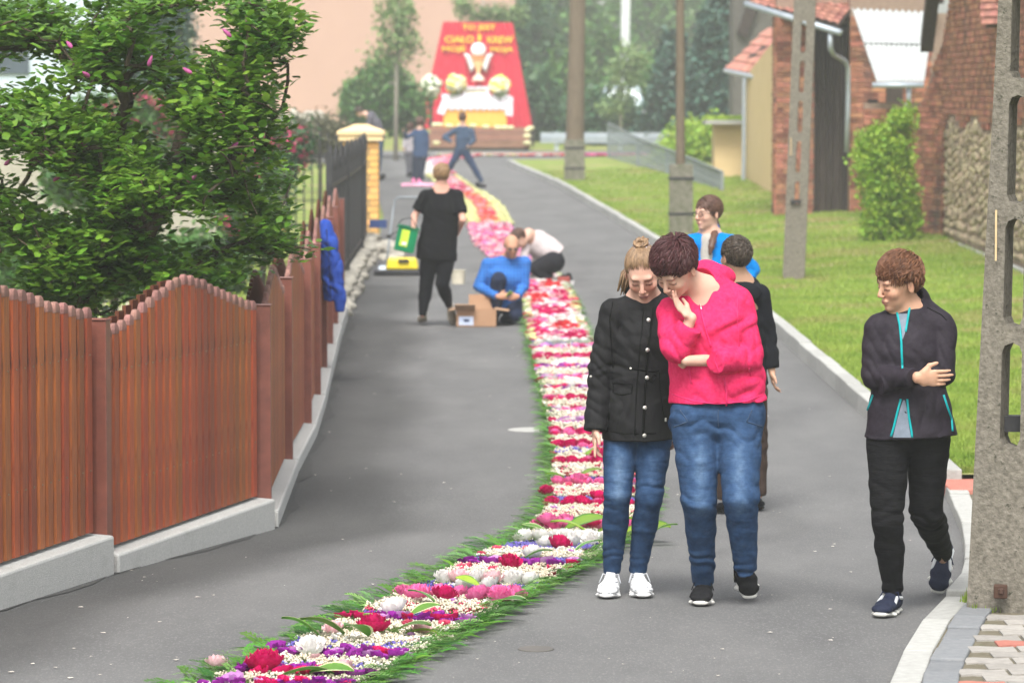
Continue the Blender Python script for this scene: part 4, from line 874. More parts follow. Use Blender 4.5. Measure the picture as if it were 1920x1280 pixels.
# ================================================================ PEOPLE: signed distance bodies and clothes
class Sdf:
    def __init__(s): s.p = []
    def seg(s, a, b, ra, rb=None, side=(1, 0, 0), k=.02, cut=False, flat=0):
        a = np.array(a, float); b = np.array(b, float); rb = ra if rb is None else rb
        ra = (ra, ra) if np.isscalar(ra) else ra; rb = (rb, rb) if np.isscalar(rb) else rb
        s.p.append(('s', a, b, ra, rb, np.array(side, float), k, cut, flat)); return s
    def loft(s, st, side=(1, 0, 0), k=.02, flat=0):
        for i, (p, q) in enumerate(zip(st, st[1:])):
            s.seg(p[0], q[0], (p[1], p[2]), (q[1], q[2]), side, k if i == 0 else .012, flat=flat if i == len(st)-2 else 0)
        return s
    def ell(s, c, r, M=np.eye(3), k=.02, cut=False):
        s.p.append(('e', np.array(c, float), np.array(r, float), np.array(M, float), k, cut)); return s
    def mesh(s, h, disp=None, clip=None):
        lo = np.full(3, 1e9); hi = -lo; bx = []
        for q in s.p:
            if q[0] == 's':
                r = max(*q[3], *q[4]); l = np.minimum(q[1], q[2])-r; u = np.maximum(q[1], q[2])+r; k = q[6]; cut = q[7]
            else: r = q[2].max(); l = q[1]-r; u = q[1]+r; k = q[4]; cut = q[5]
            bx.append((l-k-.02, u+k+.02))
            if not cut: lo = np.minimum(lo, l); hi = np.maximum(hi, u)
        lo -= 3*h+.01; hi += 3*h+.01
        n = np.ceil((hi-lo)/h).astype(int)+1
        ax = [(lo[i]+np.arange(n[i])*h).astype(np.float32) for i in range(3)]
        D = np.full(n, .25, np.float32)
        for q, (l, u) in zip(s.p, bx):
            i0 = np.clip(np.floor((l-lo)/h).astype(int), 0, n-1); i1 = np.clip(np.ceil((u-lo)/h).astype(int)+1, 1, n)
            if (i1 <= i0).any(): continue
            sl = tuple(slice(a, b) for a, b in zip(i0, i1))
            x = ax[0][sl[0]][:, None, None]; y = ax[1][sl[1]][None, :, None]; z = ax[2][sl[2]][None, None, :]
            if q[0] == 's':
                _, a, b, ra, rb, sd, k, cut, flat = q
                ab = b-a; L = max(np.linalg.norm(ab), 1e-6); w = ab/L
                uu = sd-w*(sd@w)
                if np.linalg.norm(uu) < .05: uu = np.cross(w, (0, 1, 0.1))
                uu /= np.linalg.norm(uu); vv = np.cross(w, uu)
                X_, Y_, Z_ = x-np.float32(a[0]), y-np.float32(a[1]), z-np.float32(a[2])
                f = np.float32
                t = X_*f(w[0])+Y_*f(w[1])+Z_*f(w[2]); pu = X_*f(uu[0])+Y_*f(uu[1])+Z_*f(uu[2]); pv = X_*f(vv[0])+Y_*f(vv[1])+Z_*f(vv[2])
                tc = np.clip(t, 0, L); over = t-tc; fr = tc/f(L)
                rw = f(ra[0])+f(rb[0]-ra[0])*fr; rd = f(ra[1])+f(rb[1]-ra[1])*fr
                if flat:
                    mn = np.minimum(rw, rd); d = (np.sqrt((pu/rw)**2+(pv/rd)**2)-1)*mn
                    ov = np.where(over < 0, np.abs(over)-mn*.9 if flat == 1 else np.abs(over), over); d = np.maximum(d, ov) if flat == 2 else np.where(over > 0, np.maximum(d, over), np.sqrt(np.maximum(d+mn, 0)**2+over**2)-mn)
                else:
                    mn = np.minimum(rw, rd); d = (np.sqrt((pu/rw)**2+(pv/rd)**2+(over/mn)**2)-1)*mn
            else:
                _, c, r, M, k, cut = q
                f = np.float32; X_, Y_, Z_ = x-f(c[0]), y-f(c[1]), z-f(c[2])
                a0 = (X_*f(M[0, 0])+Y_*f(M[1, 0])+Z_*f(M[2, 0]))/f(r[0]); a1 = (X_*f(M[0, 1])+Y_*f(M[1, 1])+Z_*f(M[2, 1]))/f(r[1]); a2 = (X_*f(M[0, 2])+Y_*f(M[1, 2])+Z_*f(M[2, 2]))/f(r[2])
                k0 = np.sqrt(a0*a0+a1*a1+a2*a2); k1 = np.sqrt((a0/f(r[0]))**2+(a1/f(r[1]))**2+(a2/f(r[2]))**2)+f(1e-6); d = k0*(k0-1)/k1
            C = D[sl]
            if cut:
                d = -d; hh = np.clip(.5-.5*(d-C)/k, 0, 1) if False else np.clip(.5+.5*(d-C)/k, 0, 1); D[sl] = C+(d-C)*hh+k*hh*(1-hh)
            else:
                hh = np.clip(.5+.5*(d-C)/k, 0, 1); D[sl] = d+(C-d)*hh-k*hh*(1-hh)
        x, y, z = ax[0][:, None, None], ax[1][None, :, None], ax[2][None, None, :]
        if disp is not None: D += disp(x, y, z).astype(np.float32)
        if clip is not None: D = np.maximum(D, clip(x, y, z))
        return nets(D, lo, h)
def nets(D, lo, h):
    ins = D < 0
    a = ins[:-1, :-1, :-1]; allv = np.zeros(a.shape, np.int8)
    for i in (0, 1):
        for j in (0, 1):
            for k in (0, 1): allv += ins[i:ins.shape[0]-1+i, j:ins.shape[1]-1+j, k:ins.shape[2]-1+k]
    act = (allv > 0) & (allv < 8); I = np.argwhere(act)
    idx = np.full(act.shape, -1, np.int32); idx[act] = np.arange(len(I))
    cor = {}
    for i in (0, 1):
        for j in (0, 1):
            for k in (0, 1): cor[(i, j, k)] = D[I[:, 0]+i, I[:, 1]+j, I[:, 2]+k]
    acc = np.zeros((len(I), 3)); cnt = np.zeros(len(I))
    keys = list(cor)
    for p in keys:
        for axn in range(3):
            if p[axn] == 1: continue
            q = list(p); q[axn] = 1; q = tuple(q); d0, d1 = cor[p], cor[q]; m = (d0 < 0) != (d1 < 0)
            t = np.where(m, d0/np.where(m, d0-d1, 1), 0)
            pos = np.zeros((len(I), 3)); pos[:] = p; pos[:, axn] = t
            acc += pos*m[:, None]; cnt += m
    V = (I+acc/np.maximum(cnt, 1)[:, None])*h+lo
    Fs = []
    for axn in range(3):
        o1, o2 = [(1, 2), (2, 0), (0, 1)][axn]
        s0 = [slice(None)]*3; s1 = [slice(None)]*3; s0[axn] = slice(0, -1); s1[axn] = slice(1, None)
        A, B = ins[tuple(s0)], ins[tuple(s1)]; ed = np.argwhere(A != B); ed = ed[(ed[:, o1] > 0) & (ed[:, o2] > 0) & (ed[:, o1] < D.shape[o1]-1) & (ed[:, o2] < D.shape[o2]-1)]
        fl = A[ed[:, 0], ed[:, 1], ed[:, 2]]
        def g_(d1, d2):
            e = ed.copy(); e[:, o1] -= d1; e[:, o2] -= d2; return idx[e[:, 0], e[:, 1], e[:, 2]]
        q = np.stack([g_(1, 1), g_(0, 1), g_(0, 0), g_(1, 0)], 1); q[~fl] = q[~fl][:, ::-1]; Fs.append(q)
    F = np.concatenate(Fs); F = F[(F >= 0).all(1)]
    # one smoothing pass
    e = np.concatenate([F[:, [0, 1]], F[:, [1, 2]], F[:, [2, 3]], F[:, [3, 0]]]); s_ = np.zeros_like(V); c_ = np.zeros(len(V))
    for ax_ in range(3): s_[:, ax_] = np.bincount(e[:, 0], V[e[:, 1], ax_], len(V))+np.bincount(e[:, 1], V[e[:, 0], ax_], len(V))
    c_ = np.bincount(e[:, 0], minlength=len(V))+np.bincount(e[:, 1], minlength=len(V))
    V = V*.55+.45*s_/np.maximum(c_, 1)[:, None]
    return V, F
def hframe(yaw, pitch, roll):
    return np.array(Matrix.Rotation(R(yaw), 3, 'Z') @ Matrix.Rotation(R(pitch), 3, 'X') @ Matrix.Rotation(R(roll), 3, 'Y'))
def add_head(S, o, M, s=1., male=False):
    o = np.array(o, float)
    def c(x, y, z): return o+M@(np.array((x, y, z))*s)
    def el(x, y, z, rx, ry, rz, k=.012, cut=False): S.ell(c(x, y, z), np.array((rx, ry, rz))*s, M, k*s, cut)
    el(0, .02, .035, .074, .092, .082, .02); el(0, -.02, -.012, .061, .066, .082, .03); el(0, -.03, -.072, .043, .046, .036, .03)
    el(0, -.068, -.098, .017, .015, .013, .022)
    el(.036, -.055, -.028, .024, .024, .022, .02); el(-.036, -.055, -.028, .024, .024, .022, .02)
    S.seg(c(-.034, -.076, .024), c(.034, -.076, .024), .011*s, k=.014*s)
    for q in (-1, 1):
        el(q*.030, -.096, .000, .017, .014, .011, .012, True); el(q*.030, -.074, -.001, .0135, .0125, .012, .004)
        el(q*.079, .016, -.012, .007, .017, .031, .006); el(q*.085, .012, -.008, .004, .010, .018, .004, True)
    S.seg(c(0, -.084, .012), c(0, -.106, -.030), (.0075*s, .008*s), (.011*s, .010*s), side=M[:, 0], k=.010*s)
    el(-.011, -.096, -.035, .0075, .009, .007, .006); el(.011, -.096, -.035, .0075, .009, .007, .006)
    el(0, -.085, -.060, .023, .011, .0068, .006); el(0, -.083, -.071, .019, .011, .0075, .006)
    el(0, -.099, -.0655, .023, .008, .0016, .003, True)
def head_color(V, o, M, s, skin, lip=(.55, .22, .2), brow=(.10, .06, .04), cheek=.12, stub=0, lash=True):
    q = ((V-np.array(o))@M)/s; x, y, z = q.T; ax = np.abs(x)
    C = np.tile(np.array(skin), (len(V), 1)).astype(float)
    near = (np.linalg.norm(q, axis=1) < .17) & (y < .05)
    def mixc(w, col): nonlocal C; w = np.clip(w*near, 0, 1)[:, None]; C = C*(1-w)+np.array(col)*w
    g = lambda a, sg: np.exp(-(a/sg)**2)
    red = np.array(skin)*np.array((1.04, .72, .68))
    mixc(cheek*3*g(ax-.038, .02)*g(z+.03, .022)*(y < -.02), red); mixc(.5*g(ax, .012)*g(z+.034, .014)*(y < -.08), red)
    mixc(.8*g(ax, .0185)*g(z+.0655, .010)*(y < -.070), lip); mixc(.85*(ax < .021)*g(z+.0655, .0028)*(y < -.07), np.array(lip)*.35)
    bz = .0205-.12*(ax-.028)**2/.02
    mixc(.75*g(z-bz, .0048)*(ax > .012)*(ax < .050)*(y < -.05), brow)
    if lash: mixc(.95*g(z+.0045+.25*(ax-.03)**2/.02, .0042)*(ax > .014)*(ax < .046)*(y < -.06), np.array(brow)*.5)
    mixc(.35*g(ax-.030, .017)*g(z-.001, .012)*(y < -.06), np.array(skin)*np.array((.62, .5, .48)))
    mixc(.8*g(ax-.0085, .004)*g(z+.0405, .003)*(y < -.085), np.array(skin)*.25)
    mixc(.4*(np.abs(ax-.082) < .008)*g(z+.01, .018)*(y > 0)*(y < .03), red*.8)
    if stub: mixc(stub*(z < -.045)*(z > -.13)*(y < .01)*(1-g(z+.0655, .01)*g(ax, .02)), np.array(skin)*.45)
    return C
def add_hand(S, wr, f, n, t, curl=.35, s=1., spread=.12, idx=None, thumb=.5):
    wr = np.array(wr, float); f = np.array(f, float)/np.linalg.norm(f); t = np.array(t, float); t -= f*(t@f); t /= np.linalg.norm(t)
    n_ = np.cross(f, t); n_ *= np.sign(n_@np.array(n, float)) or 1
    S.seg(wr, wr+f*.03*s, (.025*s, .019*s), (.032*s, .016*s), side=t, k=.012); S.seg(wr+f*.03*s, wr+f*.078*s, (.034*s, .015*s), (.038*s, .012*s), side=t, k=.012)
    for i, (u, L) in enumerate(((.029, .072), (.010, .080), (-.010, .074), (-.028, .058))):
        c_ = curl if not (idx is not None and i == 0) else idx
        p = wr+f*(.083-.006*abs(i-1))*s+t*u*s; a = c_*.6; rad = .0088
        for j, fr in enumerate((.45, .31, .24)):
            dv = f*cos(a)+n_*sin(a)+t*u*spread*20*(1-.3*j)*.2; dv /= np.linalg.norm(dv); q = p+dv*L*fr*s
            S.seg(p, q, rad*s, (rad-.0009)*s, k=.004); p = q; rad -= .0009; a += c_*.9
    p = wr+f*.028*s+t*.024*s; d1 = f*.62+t*.72+n_*.25; d1 /= np.linalg.norm(d1); q = p+d1*.040*s; S.seg(p, q, .013*s, .0105*s, k=.010)
    d2 = f*(.95)+t*(.35-.3*thumb)+n_*.3*thumb; d2 /= np.linalg.norm(d2); S.seg(q, q+d2*.034*s, .0105*s, .0082*s, k=.005)
skinm = mat('skin', (1, 1, 1), (.93, .93, .93), rough=.55, scale=25, attr=True, spec=.35, bump=.12, bscale=160, bdist=.002)
b_ = skinm.node_tree.nodes['Principled BSDF']; b_.inputs['Subsurface Weight'].default_value = .12; b_.inputs['Subsurface Radius'].default_value = (.01, .004, .002); b_.inputs['Subsurface Scale'].default_value = 1
def fabric(name, a, b=None, rough=.9, **k): return mat(name, a, b, rough=rough, attr=True, **k)
def hairmat(name, a, b): return mat(name, a, b, rough=.45, scale=60, stretch=(1, 1, .2), rnd=.24, spec=.4)
def cloth_disp(A=.004, f=9., crease=None, local=None):
    """soft folds; crease: horizontal bands (zc, sigma, wavelength, amp); local: (centre, direction, reach, wavelength, amp)"""
    def rdg(v): return 1-2*np.abs(np.sin(v*.5+.4))
    def fn(x, y, z):
        w1 = 2.2*np.sin(f*.9*x+1.1+.7*np.sin(f*2.3*z))+1.7*np.sin(f*y*.8)
        d = A*(np.sin(f*1.9*z+w1)*np.sin(f*1.3*x+1.9*np.sin(f*.7*z)+f*.6*y+.7)+.4*rdg(f*3.1*z+2.6*w1+f*1.5*x)*np.sin(f*1.1*x-f*.9*z))
        if crease is not None:
            for (zc, sg, lam, am) in crease:
                ph = 2*pi*z/lam+2.4*np.sin(19*x+zc*7)+1.8*np.sin(23*y+11*x)+1.1*np.sin(47*x+3*zc)+1.3*np.sin(2*pi*z/lam*.37+8*x)
                d = d+am*np.exp(-((z-zc)/sg)**2)*rdg(ph)*(.55+.45*np.sin(13*x+29*z+zc))
        if local is not None:
            for (c, dr, rr, lam, am) in local:
                dr = np.array(dr, float); dr = dr/np.linalg.norm(dr)
                r2 = ((x-c[0])**2+(y-c[1])**2+(z-c[2])**2)/rr**2; s_ = (x-c[0])*dr[0]+(y-c[1])*dr[1]+(z-c[2])*dr[2]; q = (x-c[0])*dr[2]-(z-c[2])*dr[0]
                d = d+am*np.exp(-r2)*rdg(2*pi*s_/lam+2.2*np.sin(q*22)+1.2*np.sin(q*47+s_*30))
        return d
    return fn
def make_hair(name, mt, parent, o, M, s, region, flow, n=260, ln=.08, rad=.0075, lift=.012, cap=None, er=(.081, .099, .089), seed=1, steps=7, vox=.005, extra=None, curl=0., lenf=None, r0=.75, topl=0.):
    r = np.random.default_rng(seed); o = np.array(o); er = np.array(er); ec = np.array((0, .02, .035))
    B = MB(); base = np.array(rootloc(parent)); cnt = 0; tries = 0
    while cnt < n and tries < n*12:
        tries += 1
        v = r.normal(size=3); v /= np.linalg.norm(v); p = ec+v*er
        if not region(p, r): continue
        cnt += 1; pts = []; L = ln*(.7+.5*r.random())*(lenf(p) if lenf else 1); ph = r.random()*6.28; lf = (lift+topl*max(0, min(1, (p[2]-.05)/.06)))*(.3+1.2*r.random())
        for j in range(steps):
            t = j/(steps-1); u = (p-ec)/er; u /= np.linalg.norm(u); h = lf*sin(pi*min(1, t*.9+.12)); q = ec+u*er+u*h
            pts.append(o+M@(q*s)); nrm = u/er; nrm /= np.linalg.norm(nrm)
            dv = flow(p); dv = dv+curl*np.cross(nrm, dv)*sin(ph+t*4); dv = dv-nrm*(dv@nrm); dv /= np.linalg.norm(dv)+1e-6
            p = p+dv*L/(steps-1)
        B.cur = r.random()*.999+.0005; rr = rad*s*(.7+.6*r.random())
        B.tube([Vector(a) for a in pts], [rr*(r0 if j == 0 else 1)*(1-.82*(j/(steps-1))**1.6) for j in range(steps)], 5)
    if extra: extra(B)
    hair = B.build(name, mt, parent, smooth=True)
    S = Sdf(); S.ell(o+M@(ec*s), (er-.004)*s, M, .01)
    if cap: cap(S)
    V, F = S.mesh(vox)
    q = ((V-o)@M)/s
    me = mesh_np('hair_base', V-base, [F], mt, smooth=True); hb = link_mesh('hair_base', me, hair)
    return hair
class Fig:
    def __init__(s, label, d, at, vox=.005, group=None):
        s.d = d; s.vox = vox; g_ = P(at[0], at[1], d); s.root = thing('person', label, 'person', (g_[0], d, float(zg(d))), group); s.base = np.array(s.root.location); s.k = 7200/d
    def p(s, px, py, dd=0.): return np.array(P(px, py, s.d+dd))
    def part(s, name, S, mt, disp=None, clip=None, col=None, vox=None, parent=None, shade=None):
        V, F = S.mesh(vox or s.vox, disp, clip)
        c = col(V) if callable(col) else np.tile(np.array(col if col is not None else (1, 1, 1)), (len(V), 1))
        pr = parent or s.root
        me = mesh_np(name, V-np.array(rootloc(pr)), [F], mt, smooth=True, col=c); o = link_mesh(name, me, pr)
        s.bvh = BVHTree.FromPolygons(V.tolist(), F.tolist()); return o
    def surf(s, px, py, off=.003):
        o = Vector((0, 0, CAMZ)); dv = (P(px, py, 10)-o).normalized(); h = s.bvh.ray_cast(o, dv)
        return (h[0]-dv*off, h[1]) if h[0] is not None else (None, None)
    def line(s, name, pix, mt, r=.004, off=.002, parent=None, n=5):
        pts = []
        for (a, b) in zip(pix, pix[1:]):
            for j in range(n): pts.append(s.surf(a[0]+(b[0]-a[0])*j/n, a[1]+(b[1]-a[1])*j/n, off)[0])
        pts.append(s.surf(*pix[-1], off)[0]); pts = [q for q in pts if q is not None]
        if len(pts) < 2: return None
        return MB().tube(pts, r, 6).build(name, mt, parent or s.root, smooth=True)
    def button(s, name, px, py, mt, r=.009, parent=None):
        p, n_ = s.surf(px, py, .0); B = MB()
        if p is None: return None
        q = n_.to_track_quat('Z', 'Y').to_matrix(); vs = []
        prof = [(r, -.002), (r, .003), (r*.7, .006), (0.0005, .006)]; m_ = 10
        for rr, z in prof:
            for k in range(m_): vs.append(p+q@Vector((rr*cos(2*pi*k/m_), rr*sin(2*pi*k/m_), z)))
        B.add(vs, [(i*m_+k, i*m_+(k+1) % m_, (i+1)*m_+(k+1) % m_, (i+1)*m_+k) for i in range(3) for k in range(m_)]); return B.build(name, mt, parent or s.root, smooth=True)
def shoe(fig, toe, dv, up=(0, 0, 1), L=.265, mt=None, sole=None, w=.046, lace=None, hi=.0, vox=.006, tongue=True, accent=None):
    toe = np.array(toe, float); dv = np.array(dv, float); dv /= np.linalg.norm(dv); up = np.array(up, float); up -= dv*(up@dv); up /= np.linalg.norm(up); sd = np.cross(dv, up)
    def c(a, h, x=0): return toe-dv*(L*(1-a))+up*h+sd*x
    S = Sdf(); S.loft([(c(.10, .050), w*.72, .036), (c(.35, .048), w*.82, .036), (c(.62, .045), w*.98, .028), (c(.84, .038), w*.90, .020), (c(.91, .034), w*.7, .016)], side=sd, k=.01)
    S.seg(c(.16, .06), c(.16, .105+hi), (w*.72, .043), (w*.66, .040), side=sd, k=.02)
    if tongue: S.seg(c(.40, .075), c(.25, .128+hi), (.022, .010), (.020, .008), side=sd, k=.012)
    o = fig.part('shoe', S, mt, vox=vox)
    S2 = Sdf(); S2.loft([(c(.07, .014), w*.78, .013), (c(.4, .013), w*.85, .012), (c(.68, .013), w*1.05, .012), (c(.95, .019), w*.72, .011)], side=sd, k=.008); bv = fig.bvh
    fig.part('sole', S2, sole, vox=vox, parent=o)
    if lace:
        B = MB()
        for j in range(5):
            a = .36+.075*j; h = .098-.055*(a-.3)/.4
            pts = [Vector(c(a, h-.014, -.026)), Vector(c(a+.015, h+.002, -.010)), Vector(c(a+.02, h+.003, .010)), Vector(c(a, h-.014, .026))]; B.tube(pts, .0035, 5)
        B.tube([Vector(c(.37, .088, 0)), Vector(c(.36, .10, -.035)), Vector(c(.44, .06, -.050))], .003, 5); B.tube([Vector(c(.37, .088, 0)), Vector(c(.36, .10, .035)), Vector(c(.44, .06, .050))], .003, 5)
        B.build('laces', lace, o, smooth=True)
    fig.bvh = bv
    return o
def leg_clothes(S, hip, kn, an, b=1., r=(.088, .062, .054, .041), kd=.03, flat=True, calf=.008):
    hip, kn, an = map(np.array, (hip, kn, an)); m1 = hip*.5+kn*.5; m2 = kn*.62+an*.38
    S.seg(hip, m1, r[0]*b, (r[0]*.52+r[1]*.48)*b, k=kd); S.seg(m1, kn, (r[0]*.52+r[1]*.48)*b, r[1]*b, k=.012)
    S.seg(kn, m2+np.array((0, calf, 0)), r[1]*b, r[2]*b*1.04, k=.012); S.seg(m2+np.array((0, calf, 0)), an, r[2]*b*1.04, r[3]*b, k=.012, flat=1 if flat else 0)
def arm_clothes(S, sh, el, wr, r=(.056, .050, .048, .042), k=.03, end=1., flat=True):
    sh, el, wr = map(np.array, (sh, el, wr)); w2 = el+(wr-el)*end
    S.seg(sh, el, r[0], r[1], k=k*.5); S.seg(el, w2, r[2], r[3], k=.006, flat=1 if flat else 0)
SKIN = np.array((.56, .34, .25)); SKINW = np.array((.60, .37, .28)); SKINT = np.array((.46, .27, .18))
def body(fig, J, M, hs, skin, b=1., vox=None, hands=(), neckr=.052, col=None, male=False, **hc):
    """one continuous body: head, neck, trunk, arms, hands and legs"""
    S = Sdf(); g_ = lambda k: fig.p(*J[k]) if not isinstance(J[k], np.ndarray) else J[k]
    o = g_('head'); add_head(S, o, M, hs, male)
    nb = g_('neck'); S.seg(o+M@(np.array((0, .025, -.05))*hs), nb, neckr*b, neckr*b*1.1, k=.018)
    S.seg(g_('shL'), g_('shR'), .042*b, k=.03); S.seg(nb, g_('chest'), (.10*b, .07*b), (.13*b, .085*b), side=g_('shR')-g_('shL'), k=.04)
    S.seg(g_('chest'), g_('waist'), (.12*b, .080*b), (.10*b, .065*b), side=g_('shR')-g_('shL'), k=.03); hc_ = (g_('hipL')+g_('hipR'))/2
    S.seg(g_('waist'), hc_, (.10*b, .065*b), (.10*b, .065*b), side=g_('shR')-g_('shL'), k=.03)
    for q in 'LR':
        S.seg(g_('sh'+q), g_('el'+q), .040*b, .034*b, k=.02); S.seg(g_('el'+q), g_('wr'+q), .036*b, .024*b, k=.01)
        S.seg(g_('hip'+q), g_('kn'+q), .07*b, .05*b, k=.03); S.seg(g_('kn'+q), g_('an'+q), .042*b, .022*b, k=.02)
    for h in hands: add_hand(S, *h[0], **h[1])
    s_ = hc.copy(); 
    return fig.part('body', S, skinm, col=lambda V: head_color(V, o, M, hs, skin, **s_), vox=vox)
denim = mat('denim', (.024, .055, .125), (.040, .085, .175), rough=.85, scale=45, attr=True, bump=.55, bscale=9, bdist=.014, bstretch=(1, 1, 3.2), spec=.1)
def denim_col(fades):
    def fn(V):
        k = np.full(len(V), .8)+.10*np.sin(V[:, 2]*70+3*np.sin(V[:, 0]*40))*np.sin(V[:, 0]*33)
        for (c, rx, rz, a) in fades: k += a*np.exp(-((V[:, 0]-c[0])/rx)**2-((V[:, 2]-c[2])/rz)**2)/(1+np.exp((V[:, 1]-c[1]-.0)/.02))
        q = np.maximum(0, k-.9); return np.stack([k*(1+.9*q), k*(1+.35*q), k*(1-.05*q)], 1)
    return fn
metalb = mat('metal_button', (.6, .58, .54), rough=.3, metal=.7)
# ---------------------------------------------------------------- girl in the black parka
f = Fig('girl in a black parka, slim blue jeans and white sneakers looking down at the flowers', 17.5, (1180, 1110))
M = hframe(-6, 33, -4)
tL = np.array(G(1136, 1124)); tR = np.array(G(1208, 1123))
dL = np.array((-.16, -1, 0)); dR = np.array((.12, -1, 0))
J = dict(head=(1206, 512, -.02), neck=(1208, 560, .04), shL=(1152, 580, .02), shR=(1262, 580, .04), elL=(1128, 690, .03), elR=(1275, 690, .10), wrL=(1118, 800, -.06), wrR=(1270, 790, .08), chest=(1205, 630, .04), waist=(1200, 710, .04),
         hipL=(1166, 800, .04), hipR=(1228, 800, .04), knL=(1158, 925, -.02), knR=(1217, 930, .01), anL=tL-dL*.20+np.array((0, 0, .07)), anR=tR-dR*.20+np.array((0, 0, .07)))
body(f, J, M, 1.03, SKINW*np.array((1.0, .97, .97)), b=.86, lip=(.45, .16, .16), brow=(.16, .09, .05), cheek=.26, hands=[((f.p(*J['wrL']), (-.10, -.12, -1), (1, 0, 0), (.1, -1, 0)), dict(curl=.45, idx=.05, s=.92)), ((f.p(*J['wrR']), (0, 0, -1), (-1, 0, 0), (0, -1, 0)), dict(curl=.5, s=.9))])
S = Sdf(); an = lambda q: f.p(*J[q]) if not isinstance(J[q], np.ndarray) else J[q]
S.seg(f.p(1170, 790, .04), f.p(1226, 790, .04), .085, k=.03)
leg_clothes(S, an('hipL'), an('knL'), an('anL')+np.array((0, 0, .035)), r=(.086, .062, .056, .040)); leg_clothes(S, an('hipR'), an('knR'), an('anR')+np.array((0, 0, .035)), r=(.086, .062, .056, .040))
zk = an('knL')[2]
f.part('jeans', S, denim, disp=cloth_disp(.0015, 14, crease=[(zk, .07, .055, .004), (zk-.3, .12, .045, .003), (zk+.2, .12, .09, .0025), (zk-.12, .06, .06, .002)]), col=denim_col([(f.p(1160, 880, -.02), .035, .10, .9), (f.p(1158, 925, -.02), .04, .04, .6), (f.p(1222, 880, .0), .03, .10, .35)]))
jet = mat('black_cotton', (.007, .007, .008), (.013, .013, .014), rough=.75, attr=True, bump=.7, bscale=14, bdist=.012, bstretch=(1.5, 1, 1), spec=.15)
S = Sdf()
S.seg(f.p(1150, 584, .03), f.p(1258, 578, .05), .062, k=.03)
S.loft([(f.p(1206, 580, .04), .115, .085), (f.p(1206, 640, .04), .155, .125), (f.p(1203, 710, .04), .150, .125), (f.p(1196, 762, .04), .160, .135), (f.p(1196, 822, .04), .165, .14)], k=.03, flat=1)
arm_clothes(S, f.p(1150, 592, .03), f.p(1127, 688, .02), f.p(1117, 806, -.05), r=(.064, .058, .057, .052)); arm_clothes(S, f.p(1258, 592, .05), f.p(1272, 690, .10), f.p(1268, 800, .06), r=(.062, .056, .055, .05))
S.loft([(f.p(1209, 578, .05), .075, .07), (f.p(1209, 556, .06), .075, .072)], k=.02); S.ell(f.p(1212, 545, .13), (.10, .05, .06), k=.02)
S.ell(f.p(1206, 536, -.01), (.062, .09, .055), k=.015, cut=True)
jk = f.part('parka', S, jet, disp=cloth_disp(.004, 12, crease=[(f.p(0, 700)[2], .06, .05, .003)], local=[(f.p(1124, 690, -.03), (.3, 0, 1), .13, .05, .006), (f.p(1118, 770, -.03), (0, 0, 1), .10, .055, .004), (f.p(1150, 620, -.05), (1, 0, .6), .12, .05, .005), (f.p(1165, 780, -.08), (1, 0, .3), .12, .06, .004), (f.p(1220, 650, -.08), (.6, 0, 1), .12, .06, .004)]))
f.line('placket', [(1226, 576), (1216, 650), (1212, 700), (1208, 760), (1206, 818)], jet, .006, .0, jk)
f.line('placket', [(1207, 580), (1200, 650), (1196, 700), (1192, 760), (1190, 816)], jet, .003, .0, jk)
for q in ((1216, 600), (1214, 656), (1213, 708), (1209, 764), (1208, 816), (1108, 706)): f.button('button', *q, metalb, .010 if q[0] > 1150 else .006, jk)
f.line('drawcord', [(1178, 690), (1200, 693), (1222, 696), (1236, 694)], jet, .0035, .002, jk); f.line('drawcord', [(1218, 712), (1226, 700), (1232, 706), (1224, 717), (1216, 712)], jet, .003, .003, jk); f.line('drawcord', [(1236, 694), (1238, 730), (1243, 770), (1248, 786)], jet, .0025, .002, jk)
f.line('cord_stop', [(1248, 783), (1248, 790)], metalb, .005, .003, jk); f.line('cord_stop', [(1181, 690), (1184, 691)], metalb, .005, .003, jk)
f.line('pocket_flap', [(1150, 736), (1165, 740), (1184, 737), (1186, 720), (1150, 718), (1150, 736)], jet, .0035, .0, jk); f.line('hem_seam', [(1104, 802), (1128, 804)], jet, .004, .0, jk); f.line('hem_seam', [(1132, 806), (1170, 813), (1230, 812)], jet, .003, .0, jk); f.line('shoulder_seam', [(1150, 560), (1143, 600), (1146, 640), (1150, 700)], jet, .003, .0, jk)
white = mat('white_sneaker', (.62, .63, .64), (.72, .72, .72), rough=.6, scale=60, attr=True); greyd = mat('grey_pattern', (.15, .17, .2), rough=.7); wsole = mat('white_sole', (.66, .66, .65), rough=.6, attr=True, scale=20)
for T, D_ in ((tL, dL), (tR, dR)):
    o = shoe(f, T, D_, mt=white, sole=wsole, lace=mat('white_lace', (.5, .52, .55)), L=.25, w=.047, hi=.012)
    cxs = 1140 if T is tL else 1205; B = MB()
    for yy in range(1076, 1119, 5):
        for xx in range(-28, 30, 7):
            if random.random() < .35 or (abs(xx) < 9 and yy < 1096): continue
            p1, _ = f.surf(cxs+xx+random.uniform(-2, 2), yy, .0005); p2, _ = f.surf(cxs+xx+4, yy+random.uniform(-1, 1), .0005)
            if p1 is not None and p2 is not None: B.tube([p1, p2], .0020, 4)
    if B.v: B.build('print', greyd, o)
    B = MB(); c = T-D_*.185+np.array((0, -.015, .125)); B.box(tuple(c), (.012, .004, .004)); B.build('tongue_label', MT['iron'], o)
def reg_pull(p, r):
    x, y, z = p; hl = .066-.028*(abs(x)/.07)**2 if y < -.03 else (.0 if abs(x) > .05 and y < .03 else -.06+.0*y)
    if y < .0 and abs(x) > .055: hl = .018
    return z > hl+r.normal(0, .004)
bunL = np.array((0, .055, .122))
ghair = hairmat('fair_brown_hair', (.12, .072, .038), (.30, .19, .105))
o_ = f.p(*J['head'])
